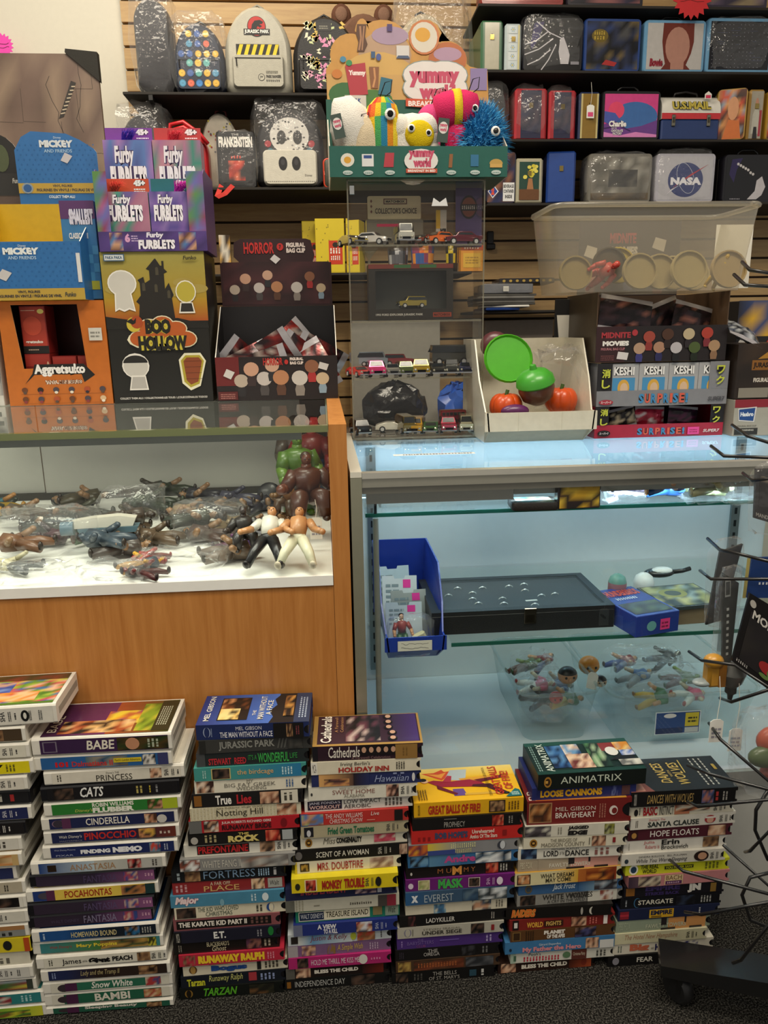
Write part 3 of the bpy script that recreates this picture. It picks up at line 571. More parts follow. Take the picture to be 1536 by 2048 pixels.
stack(2,1.152,.553,[(392,'s','navy @ with night-scene cover','#1f2c5c',[d_(.1,.035,'#98a4c0'),d_(.1,.025,'#1f2c5c'),b_(.14,.155,'#8a98b8',1),t_('MEL GIBSON',.37,.61,'#dcdce4',.6,.85),t_('THE MAN WITHOUT A FACE',.22,.71,'#e4e4ec',.12,.5,.01),r_(.72,1,'#14110f'),p_(.84,.9,BR),b_(.93,.97,'#7a3a40',2)],{'cover':cov_man,'top':'#2c4690','rz':-2.5,'n':1.1}),(398,'s','charcoal @ with grey embossed title','#3a3a38',[r_(0,.06,'#262624'),t_('JURASSIC PARK',.18,.70,'#8a8a84',.15,.85,.03),('t','///',.72,.82,.15,.9,'#585854',.03,0,None),p_(.82,.96,['#3a3a38','#2a2a28','#4a4844'])],{}),(393,'s','dark green @ with red and green capitals','#23292a',[r_(0,.08,'#46484a'),t_('STEWART',.11,.32,'#c03038',.1,.6,.03),t_('REED',.35,.46,'#c03038',.1,.6,.03),t_("IT'S A",.48,.56,'#3a9a4a',.35,.75),t_('WONDERFUL',.57,.86,'#3faa50',.1,.85,.02),t_('LIFE',.87,.94,'#3a9a4a',.35,.75)],{}),(388,'s','teal @ with copper lower-case title','#44948c',[g_(.3,1,'#44948c','#2c7aa8'),b_(.08,.12,'#a8d0c8',2),r_(.16,.34,'#c8b878',.08,.92),p_(.17,.33,DK4,.12,.88),t_('the birdcage',.40,.74,'#d8b078',.25,.75,.01),b_(.82,.93,'#c0e0e8',4)],{}),(389,'s','cream @ with thin grey capitals',E9,[p_(.02,.18,['#3a2420','#c89878','#e8d0b8']),t_('MY',.49,.55,'#8a867a',.68,.92),t_('BIG FAT GREEK',.28,.76,'#7a766c',.38,.68),t_('WEDDING',.39,.67,'#7a766c',.1,.38),b_(.86,.94,'#4a6a98',3)],{}),(384,'s','black @ with white and red title','#1c1a1a',[r_(.02,.09,'#8a5a24',.1,.9),t_('True',.22,.37,'#f0ece4',.15,.85,.03),t_('Lies',.42,.56,'#c02c34',.15,.85,.03),p_(.64,.82,SK),r_(.84,1,'#dcd6c4'),b_(.87,.97,'#4a463c',2)],{'n':1.05}),(380,'S','cream ribbed @ with dark serif title','#d8d0b4',[b_(.0,.95,'#ccc2a2',30,0,1),t_('Julia Roberts  Hugh Grant',.24,.66,'#6a6450',.78,.95),t_('Notting Hill',.24,.66,'#3a3628',.1,.75),p_(.79,.97,FACE)],{}),(378,'s','red @ with grey left end','#b4202a',[r_(0,.12,'#6a6a68'),p_(.14,.28,['#e0d8cc','#3a2a24','#c89878']),t_('JULIA ROBERTS RICHARD GERE',.31,.78,'#f0e8e0',.6,.85,.01),t_('RUNAWAY BRIDE',.31,.78,'#2a1418',.15,.55,.03),d_(.90,.03,'#7a141c')],{}),(376,'s','black @ with pale gold block title','#191716',[d_(.06,.035,'#b0aca4',.4,.3),b_(.16,.29,'#a89a70',3),t_('THE',.48,.58,'#d8c068',.68,.88,.03),t_('ROCK',.38,.68,'#dcc878',.12,.66,.06),p_(.74,.88,RED),r_(.9,1,'#a8acac',.1,.9)],{}),(368,'s','white @ with red on black block title','#e4e0d2',[r_(.12,.60,'#1c1614',.14,.86),t_('PREFONTAINE',.13,.59,'#c8282c',.2,.8,.03),p_(.70,.84,['#8a6a50','#3a2a20','#c8a080']),*vhs(.86)],{'w':.196}),(360,'s','silver grey @ in loose shrink wrap','#8a8986',[p_(0,.18,['#d8d8d4','#3a3634','#8a4a38','#e8e8e4']),t_('WHITE FANG II',.2,.55,'#c8c4b8',.2,.8),p_(.55,.98,['#8a8986','#b8b4ac','#6a6460','#8a6a5a'])],{'w':.2}),(343,'s','black @ with steel blue capitals','#15181c',[b_(.05,.1,'#98a4a8',1),p_(.12,.26,BR),t_('FORTRESS',.29,.76,'#7c98b4',.18,.82,.0),b_(.79,.9,'#a8c8e0',5),b_(.93,.98,'#b8b8b8',1)],{'w':.2}),(345,'S','brick red @ with gold title','#8f2a2c',[b_(.03,.15,'#c8989a',3),t_('A FAR OFF',.34,.52,'#e0d0b0',.6,.88),t_('PLACE',.28,.60,'#d0a868',.12,.58,.01),p_(.71,.83,['#d8b088','#3a2420','#e8d0b0']),r_(.86,.99,'#a8a8a0',.1,.9),t_('Walt',.88,.96,'#2a2a2a',.3,.7,0,.2)],{'w':.196}),(341,'s','light blue @ with red script at left','#4a87a4',[t_('Major',.04,.26,'#f0d8d8',.1,.9,.05,.25,'#9a2c48'),d_(.47,.02,'#7aa8b8',.25,.3),b_(.74,.8,'#c0d8e0',2),d_(.87,.03,'#d8e4e8')],{'w':.2}),(349,'s','cream @ with two-line green-grey title',CR_,[p_(.02,.20,DK4),t_('THE KID WHO LOVED',.22,.60,'#4a5a4c',.52,.9),t_('CHRISTMAS',.29,.54,'#4a5a4c',.12,.48),b_(.77,.84,'#4a4a40',2),d_(.90,.035,'#284a8a'),d_(.91,.022,CR_)],{'w':.196}),(347,'s','black @ framed in dusty pink','#8a5054',[r_(.03,.96,'#15110f',.14,.84),t_('THE KARATE KID PART II',.05,.72,'#ece4d8',.3,.72,.04),b_(.76,.95,'#6a4a44',4,.25,.8)],{}),(348,'s','black-blue @ with two white initials','#1c1c2c',[r_(0,.07,'#141416'),t_('MCA',.025,.055,'#d0ccc0',.1,.9),t_('E.T.',.39,.51,'#e8e8e4',.25,.85,.04),b_(.82,.88,'#8a8a90',2),d_(.955,.028,'#1f7a38',.6,.4)],{}),(347,'s','black @ with cream storybook lettering','#16120f',[b_(.05,.09,'#8a8478',2),t_("BLACKBEARD'S",.33,.55,'#d8cca8',.5,.9,.0),t_('Ghost',.38,.52,'#d8cca8',.08,.5,0,.25),p_(.72,.87,['#5a3448','#8a5a50','#2a1820']),b_(.9,.98,'#a89c88',2)],{}),(358,'s','crimson @ with wavy yellow title','#b82a40',[p_(.04,.16,['#8a6a50','#b82a40','#5a3428']),t_('RUNAWAY RALPH',.19,.85,'#f0c830',.15,.85,.08),b_(.88,.96,'#e08898',3)],{}),(366,'s','cream @ with fat blue title','#dcd4bc',[d_(.1,.04,'#5a3a18'),d_(.1,.026,'#b08a48'),b_(.26,.64,'#8a8470',1,.82,.9),t_('Bogus',.28,.64,'#1f4a90',.15,.75,.08),r_(.74,.78,'#1c1c1c',.1,.9),b_(.82,.97,'#4a4438',4)],{}),(362,'s','dark green @ with half-hidden yellow script','#151a24',[t_('Tarzan',.06,.24,'#c8c830',.1,.75,.04),t_('Runaway Ralph',.28,.62,'#c8c878',.25,.95,0,.2),r_(.68,.76,'#a83840',.2,.95),b_(.8,.96,'#8a98c0',4)],{}),(360,'s','black @ with green slanted title','#101411',[d_(.09,.04,'#8a6828'),d_(.09,.025,'#1a1408'),t_('TARZAN',.24,.58,'#58a828',.2,.9,.03,.3),p_(.7,.95,['#1c1a14','#6a4a2c','#2a2a1c'])],{}),])
stack(3,1.152,.502,[(625,'s','plum @ with a choir on the cover','#2f1a26',[r_(0,.05,'#15121a'),t_('Cathedrals',.15,.45,'#e4dcd0',.2,.95,.01,.1),t_('A Farewell Celebration',.37,.74,'#8a6a68',.05,.24),r_(.45,.79,'#1a1214',.3,1),*[d_(.49+.07*i,.022,'#c89c80',.68,.2)for i in range(5)],r_(.79,1,'#94703a'),b_(.86,.92,'#7a5a2c',2)],{'cover':cov_cath,'n':1.15,'rz':-2,'side':'#1a1418'}),(622,'s','cream @ with red two-word block title','#ded6be',[r_(0,.06,'#ece8dc'),t_('MCA',.015,.05,'#1c1c1c',.15,.85),t_("Irving Berlin's",.28,.56,'#2a2620',.55,.92,0,.1),t_('HOLIDAY INN',.26,.74,'#a83028',.1,.52,.04),b_(.81,.9,'#4a463c',4)],{'rz':-1.5}),(623,'s','navy @ with amber sunset left end','#28305e',[r_(.07,.1,'#d8a868'),g_(.08,.40,'#dca868','#5a4038'),g_(.40,.55,'#2a2024','#28305e'),p_(.12,.36,['#d8a060','#8a5a48','#3a2a2c','#c88a58'],.02,.6),t_('Hawaiian',.60,.93,'#98a4c8',.2,.75,0,.3),b_(.78,.92,'#8a94b8',2,.78,.92),d_(.975,.015,'#d8d8d8')],{'rz':-1.5}),(617,'s','white @ with grey serif lettering','#e2dece',[d_(.03,.01,'#3a3a38',.45,.12),t_('REESE WITHERSPOON',.30,.56,'#a89c8c',.72,.88),t_('SWEET HOME',.23,.64,'#8a5a50',.38,.7,.0),t_('ALABAMA',.34,.54,'#8a8478',.12,.36),p_(.75,.87,['#1c1c1e','#d8a890','#5a3a30']),*vhs(.89)],{'rz':-1.5,'n':1.1}),(609,'s','white @ with a black title block','#e4e2d8',[r_(.03,.36,'#2a2638',.14,.86),t_("JANE FONDA'S",.045,.345,'#d8d4e0',.54,.8,.01),t_('WORKOUT',.045,.345,'#e0b8b0',.2,.5,.02),t_('LOW IMPACT',.38,.74,'#2a2a2a',.52,.84),t_('AEROBIC',.38,.64,'#2a2a2a',.14,.46),b_(.78,.96,'#5a5650',5)],{'cover':lambda p:p.t('LOW IMPACT',.3,.0,.95,.1,'#2a2a2a')}),(601,'s','red @ with blue portrait left end','#b8342e',[r_(0,.07,'#3a5a90'),p_(.01,.22,['#5a7ab0','#c89878','#a8b070','#8a6a50']),t_('THE ANDY WILLIAMS',.24,.60,'#f0d8d0',.52,.9,.0),t_('CHRISTMAS SHOW',.28,.60,'#f0d8d0',.1,.46,.0),t_('Live',.68,.76,'#f0e0d8',.6,.92,0,.2),b_(.64,.80,'#d88878',1,.2,.28),r_(.91,.99,'#1a1616',.05,.95)],{}),(602,'s','tan @ with green condensed title','#b0a688',[r_(.03,.12,'#1c1c24',.1,.9),d_(.075,.02,'#c8c8cc',.4,.28),t_('Fried Green Tomatoes',.26,.71,'#1f6a48',.2,.8,.03),*vhs(.83)],{}),(601,'s','white @ with a pink figure','#e2dcc8',[*[tuple(o)for o in SHIELD],t_('Miss',.22,.34,'#6a665a',.3,.8,0,.3),t_('CONGENIALITY',.35,.60,'#1a1a1a',.3,.78,.05),p_(.72,.93,['#b83a50','#d87888','#e2dcc8','#c8586a'],.2,.85)],{}),(586,'S','black @ with cream serif capitals','#161414',[d_(.05,.03,'#6a6664'),t_('SCENT OF A WOMAN',.20,.66,'#e0dccc',.25,.72,.01),*vhs(.74,'#b8b4a8'),p_(.93,1,['#c8a890','#8a6a58'])],{'w':.205}),(590,'s','cream @ with tall red serif capitals','#e2dabf',[r_(.0,.02,'#d8c020'),r_(.05,.14,'#2a1c14',.15,.85),p_(.06,.13,['#b8903c','#3a2a18'],.22,.78),t_('MRS. DOUBTFIRE',.22,.67,'#a82c30',.15,.82,.01),p_(.74,.97,['#c8a898','#8a6a5c','#d8c8b0','#a88878'])],{}),(583,'s','bright yellow @ with red jungle lettering','#e0c91e',[d_(.06,.025,'#2a2a18',.45,.25),r_(.13,.25,'#f0e8b8',.08,.92),p_(.14,.24,RED,.12,.88),t_('MONKEY',.30,.50,'#a82820',.15,.8,.05),t_('TROUBLE',.52,.72,'#a82820',.15,.85,.05),*vhs(.73),d_(.86,.03,'#1c1c1a')],{'top':'#e6d42a','dy':-.012,'n':1.2}),(571,'s','navy @ with clipped red slanted title','#262c50',[t_('INDEPENDENT',.14,.58,'#c04858',.4,1,.03,.2),p_(.65,.85,['#262c50','#d8b8b8','#4a3048'],.2,.95),r_(.86,.9,'#c8c8d0',.2,.8)],{'w':.2}),(571,'S','white @ in clear plastic','#c8c5b4',[r_(0,.08,'#6a6a60'),b_(.09,.17,'#a8a490',3,0,1),b_(.25,.35,'#8a8678',1,.4,.5),b_(.57,.77,'#4a463c',10,.32,.52),r_(.82,.9,'#4a4440'),r_(.9,.98,'#8a2c3c')],{'w':.205,'top':'#a8a898'}),(591,'S','green @ with cream title panel','#1f7a60',[r_(.03,.28,'#e0dcc8',.1,.85),r_(.037,.273,'#1f2c48',.16,.79),t_('WALT DISNEY’S',.05,.265,'#d0d4dc',.3,.68),r_(.28,.72,'#e0dac0',.1,.95),t_('TREASURE ISLAND',.295,.705,'#2a2418',.3,.75,.01,.1),r_(.75,.84,'#8a7a50',.2,.9),r_(.87,1,'#8a9a88',.1,.9),t_('Walt',.9,.97,'#1c1c1c',.3,.8,0,.2)],{'n':1.1}),(587,'s','royal blue @ with white stacked title','#24327a',[r_(.0,.09,'#6a708a'),t_('A VIEW',.24,.43,'#e8e8ec',.5,.92,.04),t_('TO A KILL',.30,.44,'#e8e8ec',.08,.5,.04),p_(.63,.79,['#1c1c24','#c89878','#8a2c38','#d8d8dc']),*vhs(.82,'#a8b0d0')],{}),(576,'s','sky blue and white @ with maroon script','#c8d0d4',[g_(.1,.25,'#d8dad4','#6a9ac0'),g_(.25,.65,'#6a9ac0','#d0d8d8'),r_(.03,.10,'#2a2420',.18,.82),t_('Justin & Kelly',.22,.60,'#8a3a48',.2,.8,.0,.3),d_(.66,.03,'#b8c040'),p_(.70,.88,['#b88058','#c04838','#8a5a3a']),b_(.94,.96,'#4a4a4a',1)],{}),(576,'s','mauve @ with gold script title','#7a5a80',[r_(0,.10,'#a8a0a4'),p_(.14,.28,['#d8a888','#6a4438','#8a6a80']),p_(.40,.48,['#8a6a38','#7a5a80']),t_('A Simple Wish',.50,.76,'#c8a85a',.15,.85,.01,.2),b_(.83,.93,'#b8a0b8',4)],{}),(577,'s','magenta @ with white hand lettering','#b0286c',[p_(.09,.20,DK4),t_('HOLD ME THRILL ME KISS ME',.23,.72,'#e8d0dc',.25,.75),d_(.76,.045,'#d8d4cc',.5,.45),b_(.84,.95,'#d888b0',4,.4,.6)],{}),(572,'s','near-black @ with white wide capitals','#1f1513',[r_(0,.09,'#5a5852'),p_(.10,.25,SK),t_('BLESS THE CHILD',.29,.74,'#e4dcd0',.35,.7,.06),g_(.78,1,'#2a1614','#6a2418')],{}),(570,'s','black @ with narrow silver capitals','#151515',[r_(.02,.06,'#8a5a20',.2,.8),t_('INDEPENDENCE DAY',.10,.60,'#b8b8b4',.25,.78,.0),p_(.66,.9,DK4)],{'w':.194}),])
stack(4,1.150,.379,[(828,'S','golden yellow @ with a dancing man cover','#e2ac1a',[t_('ORION',.035,.055,'#3a2a10',.1,.9),t_('GREAT BALLS OF FIRE!',.13,.61,'#b02c1c',.15,.8,.04),('r',.69,.84,.08,.92,'#2a1c14'),p_(.70,.83,BR,.14,.86),b_(.87,.98,'#6a4a10',4)],{'cover':cov_great,'n':1.15,'rz':-.4,'w':.196}),(825,'s','black @ with red face at right end','#161313',[t_('PROPHECY',.30,.50,'#a8a49c',.15,.6),b_(.3,.54,'#6a6660',1,.8,.88),p_(.76,.87,RED),b_(.92,.97,'#8a8680',2)],{'w':.196}),(823,'s','scarlet @ with blue shaded capitals','#c22a26',[b_(.06,.2,'#8a1c1c',3,.2,.5),t_("BOB HOPE'S",.22,.53,'#3a4a6a',.3,.8,.05),t_('Unrehearsed',.57,.78,'#f0e0d0',.55,.85,.02),t_('Antics Of The Stars',.55,.81,'#f0e0d0',.18,.48,.02),r_(.86,.9,'#8a1c1c',.3,.7)],{'w':.2,'n':1.1}),(817,'s','silver and yellow @ with orange left photo','#8a8a8c',[p_(0,.18,['#c86a2c','#5a3048','#e0a030','#8a3a3a']),g_(.18,.45,'#d8c038','#9a9a98'),r_(.18,.45,'#3a4a8a',0,.4),b_(.40,.64,'#d8d49c',12,.5,.9),b_(.44,.60,'#c8c48c',9,.1,.42),d_(.88,.04,'#3a3c48'),d_(.89,.025,'#c8ccd0')],{'w':.2}),(816,'s','blue @ with pink title in torn wrap','#356a9a',[p_(.02,.19,['#4a7aa8','#1c2430','#6a98b8']),g_(.2,.5,'#5a88a8','#3a6a9a'),t_('Andre',.34,.64,'#c04a8a',.25,.85,.05),p_(.64,.98,['#24405a','#c8ccd0','#1c242c','#e8ecec','#8a98a0'])],{'w':.2}),(812,'s','black @ with spaced copper capitals','#181312',[d_(.05,.01,'#c8c4bc',.4,.14),t_('M U',.30,.43,'#a8683c',.3,.7),t_('M',.44,.53,'#e09848',.1,.85,.03),t_('M Y',.55,.66,'#a8683c',.3,.7),p_(.76,.88,RED),b_(.9,.98,'#b8b4ac',3)],{'w':.2}),(811,'s','violet @ with neon green title','#6a2070',[d_(.05,.025,'#e0d0e0',.45,.25),r_(.12,.23,'#e0dcb8',.08,.92),p_(.125,.225,['#c8c490','#8a9a5a','#a8a070'],.12,.88),t_('MASK',.31,.55,'#46b050',.08,.92,.05),t_('THE',.33,.39,'#46b050',.85,.98),r_(.60,.71,'#e8dccc',.1,.9),p_(.605,.705,DK4,.14,.86),*vhs(.77,'#d0a8d0'),d_(.90,.03,'#e8dce8')],{'w':.2}),(811,'s','slate blue @ with thin grey capitals','#3a5570',[g_(0,.3,'#2a5a8a','#3a5570'),t_('X',.055,.12,'#e0e4e8',.2,.75,.12),t_('EVEREST',.18,.46,'#a8b4bc',.15,.75,.0),p_(.55,.75,['#3a5570','#5a7080','#2c4258']),p_(.70,.98,['#c8d0d4','#4a5458','#e0e4e4','#2a3034'])],{'w':.2,'n':1.1}),(811,'S','cream @ with a seated man at right','#d6cfb8',[p_(.28,.40,['#4a7aa0','#8ab0c0','#d6cfb8','#3a5a78'],.0,.8),p_(.66,.85,['#d6cfb8','#3a3430','#c89878','#4a5a6a'],.02,.9),b_(.9,.98,'#6a665a',3)],{'w':.188}),(799,'s','plain black @ with small white capitals','#141313',[p_(.08,.16,['#141313','#5a3030','#2a1c1c']),t_('LADYKILLER',.26,.54,'#d8d4cc',.25,.65,.01),b_(.9,.94,'#a8a49c',2)],{'w':.198}),(795,'s','pale grey @ with framed dark capitals','#b4b0a2',[d_(.1,.035,'#7a7890'),d_(.1,.025,'#b4b0a2'),b_(.145,.16,'#5a584c',1),t_('STEVEN SEAGAL',.25,.62,'#6a675a',.62,.78),t_('UNDER SIEGE',.24,.63,'#2f2c26',.22,.56,.02),p_(.72,.85,DK4),r_(.92,.95,'#8a2428',.25,.75)],{'w':.198}),(794,'s','purple @ with faint lilac print','#4a2f78',[b_(.04,.07,'#8a70b0',1),t_('THE',.2,.26,'#7a62a4',.65,.85),t_('BABYSITTERS',.1,.36,'#7a62a4',.35,.65),t_('CLUB',.19,.28,'#8a4a80',.08,.3),b_(.42,.8,'#6a54a0',1,.55,.66),b_(.88,.95,'#a898c8',2)],{'w':.198}),(791,'s','black @ with a pale fading three-letter word','#151314',[b_(.04,.09,'#3a3440',3),t_('THE',.32,.42,'#a8a4a0',.6,.9,.01),t_('OMEGA',.28,.44,'#a8a4a0',.28,.62,.01),p_(.66,.8,['#1c1c1e','#3a3a3e','#151314']),b_(.87,.94,'#6a6a6a',2)],{'w':.196}),(792,'s','brown @ with dim orange title','#4a3626',[p_(.02,.15,['#b89a50','#3a2a1c','#8a6a38']),p_(.18,.68,['#5a2c1c','#7a4028','#4a3626','#3a2a20']),b_(.22,.62,'#a05830',14,.3,.7),p_(.7,.98,['#3a3c40','#5a5c60','#2a2c30'])],{'w':.196}),(784,'s','black @ with two-line serif title','#121111',[p_(.04,.16,DK4),b_(.22,.32,'#4a4844',3),t_('THE BELLS',.41,.65,'#a8a49c',.5,.85),t_("OF ST. MARY'S",.37,.68,'#a8a49c',.1,.42),r_(.78,.85,'#2a4a5a',.2,.8),b_(.9,.95,'#c8c8c4',1)],{'w':.196}),])
stack(5,1.150,.424,[(1076,'S','dark green @ with collage cover','#0f1714',[*[('d',.09+0*o[1],o[2],o[3],o[4],o[5])if o[0]=='d' else o for o in SHIELD],t_('ANIMATRIX',.21,.78,'#ccd6c4',.35,.8,.0)],{'cover':cov_anim,'rz':0,'n':1.25,'w':.196,'dy':-.004}),(1064,'S','royal blue @ with fat yellow capitals','#242c66',[t_('LOOSE CANNONS',.08,.68,'#e0a824',.2,.8,.06),p_(.77,.83,['#242c66','#5a6494']),r_(.87,.95,'#5a3a3c',.1,.9)],{'rz':-1}),(1054,'s','double-width dark red @ with portrait','#74201f',[r_(.02,.26,'#a8805a',.08,.92),p_(.03,.25,['#a86a38','#6a3a20','#c8905a','#3a2418'],.12,.88),t_('MEL GIBSON',.30,.72,'#d8c8b8',.55,.72,.0),t_('BRAVEHEART',.30,.72,'#ece0d4',.25,.48,.01),b_(.76,.84,'#a86a5a',3),d_(.91,.045,'#e0d4cc',.5,.2),d_(.92,.028,'#74201f',.48,.13)],{'n':2,'side':'#4a1c20','cover':lambda p:(p.grad(.08,0,.95,1,'#b85a28','#c89030'),p.t('BR',.02,.02,.09,.3,'#e0d0c0',rot=90)),'rz':-2}),(1050,'s','white @ with heavy black italic stack','#d4d0c0',[p_(0,.26,['#3a3438','#5a5458','#d4d0c0','#2a2628']),b_(.33,.38,'#8a8678',2),t_('JAGGED',.43,.64,'#1c1a1a',.5,.88,.06,.15),t_('EDGE',.43,.63,'#1c1a1a',.08,.48,.08,.1),p_(.80,.90,['#8a8a3a','#3a3a2a','#a8a878'])],{'rz':-2,'side':'#b8b4a0'}),(1047,'s','cream @ with grey two-line serif title','#dcd6c0',[*[('d',o[1]+.02,o[2]*1.1,o[3],o[4],o[5])if o[0]=='d' else('r',o[1]+.02,o[2]+.02,o[3],o[4],o[5])for o in SHIELD],t_('THE BRIDGES OF',.27,.54,'#6a6456',.52,.82),t_('MADISON COUNTY',.18,.62,'#6a6456',.12,.48),b_(.66,.68,'#5a564a',1),p_(.69,.83,SK),r_(.90,.93,'#8a2428',.3,.75)],{'rz':-2,'top':'#4a463a'}),(1036,'s','white @ with large black dance title','#e0ddd0',[p_(.03,.19,['#2a3a5a','#5a7a9a','#1c2438']),t_('MICHAEL FLATLEY',.34,.62,'#4a4a48',.74,.88),t_('LORD',.26,.41,'#1c1c1c',.2,.7,.02),t_('OF THE',.42,.47,'#1c1c1c',.3,.6),t_('DANCE',.48,.72,'#1c1c1c',.2,.7,.02),b_(.78,.95,'#8a5a54',3)],{'rz':-2}),(1036,'s','taupe @ with pink brick drawing','#a89a84',[g_(.2,.5,'#a89a84','#b8a890'),r_(.52,1,'#dca090'),('t','PBS FOX',.02,.14,.25,.8,'#cfc4a8',.02,0,None),t_('FAWLTY TOWERS',.31,.72,'#e0d8c4',.2,.55,.02),r_(.5,.56,'#2a2426',.4,1),r_(.70,.72,'#2a2426',.5,1),r_(.48,.66,'#2a2426',0,.16),r_(.76,.9,'#2a2426',0,.16)],{'w':.196,'n':1.05}),(1030,'s','pale yellow @ turning orange','#dcd2a4',[g_(.35,.62,'#dcd2a4','#d8a838'),g_(.62,1,'#b86a2c','#8a3418'),r_(.02,.15,'#3a241a',.12,.88),p_(.03,.14,['#c88a58','#5a3020','#e0c098'],.16,.84),t_('WHAT DREAMS',.25,.58,'#3a3424',.5,.85,.01),t_('MAY COME',.30,.55,'#3a3424',.15,.48,.01),p_(.7,.98,['#a85a24','#d88a3a','#3a2018','#7a3418'])],{'w':.2,'n':1.15,'top':'#c8983c'}),(1037,'s','mid blue @ with white icy script','#3a618e',[*[('d',o[1]+.02,o[2],o[3],o[4],'#6a5a3a' if i==0 else '#3a4a5a')for i,o in enumerate(SHIELD[:2])],t_('Jack Frost',.34,.57,'#dce8f0',.2,.85,.01,.35),g_(.6,.8,'#3a618e','#7a9ab0'),p_(.76,.99,['#2a2a30','#8a98a4','#3a3438','#c8ccd0'])],{'w':.196}),(1034,'s','grey and white @ with dark wolf title','#8e8c86',[p_(.03,.18,DK4),t_('WHITE WOLVES',.25,.74,'#34322f',.42,.9,.02),t_('A CRY IN THE WILD II',.30,.70,'#34322f',.1,.38),r_(.70,.99,'#cfccc0'),t_('WOLVES',.52,.745,'#34322f',.42,.9,.02),p_(.82,.95,['#c8a890','#8a4a40','#d8d0c8'])],{'w':.2}),(1012,'s','black @ with gold-orange adventure lettering','#14110f',[t_('RAIDERS',.05,.29,'#d8702c',.15,.9,.05,.25,'#e0b858'),d_(.74,.012,'#a8a49c'),d_(.84,.028,'#c8c4b8'),d_(.85,.018,'#14110f')],{'w':.2,'rz':-2}),(1019,'s','brick red @ with yellow and black words','#7e2420',[r_(.03,.09,'#1c1614',.05,.95),r_(.045,.078,'#e0dcd4',.25,.75),t_('WORLD',.17,.33,'#e0a840',.2,.7,.04),r_(.34,.53,'#3a1c14',.2,.75),t_('FIGHTS',.36,.51,'#d8b060',.28,.68,.03),p_(.61,.76,SK),b_(.79,.88,'#c86a60',3),t_('1',.93,.97,'#f0e8e0',.1,.9,.1)],{'w':.2}),(1021,'s','brown @ with chunky white stack title','#5c3c20',[r_(.02,.10,'#8a6a3a',.1,.9),r_(.028,.092,'#3a2614',.16,.84),b_(.15,.24,'#3a2614',4,.05,.95),t_('PLANET',.33,.54,'#ece4d8',.52,.88,.08),t_('OF THE APES',.36,.54,'#ece4d8',.12,.48,.06),p_(.64,.85,['#1c1c34','#4a4a78','#2a1c1c','#8a6a5a'])],{'w':.2}),(1010,'S','light blue @ with pink clipped title','#3f78a8',[d_(.05,.012,'#1c2c40',.35,.14),t_('Gérard Depardieu',.31,.51,'#e0e8ec',.5,.75),t_('My Father the Hero',.16,.70,'#e09098',.0,.5,.05),p_(.74,.86,SK),r_(.87,1,'#d8d8d4',0,.7)],{'w':.21,'n':1.1}),(1021,'s','white @ with red lettering and holly','#d4d2c6',[r_(.0,.05,'#a8bca8'),b_(.03,.08,'#4a6a54',1),t_("Pooh's",.18,.30,'#3a4a54',.62,.9),b_(.13,.50,'#b82840',12,.12,.55),d_(.56,.04,'#5a7a58',.5,.3),r_(.61,.76,'#5a2c24',.05,.95),t_('Christmas Party',.625,.745,'#d8c8b0',.3,.7),b_(.86,.97,'#4a4a44',3)],{'w':.2}),(996,'s','brown-black @ with rust right end','#2a1812',[p_(.03,.19,SK),t_('BLESS THE CHILD',.25,.74,'#ece4d4',.3,.7,.06),g_(.76,1,'#4a2014','#a84a28'),d_(.92,.03,'#7a2c1c')],{}),])
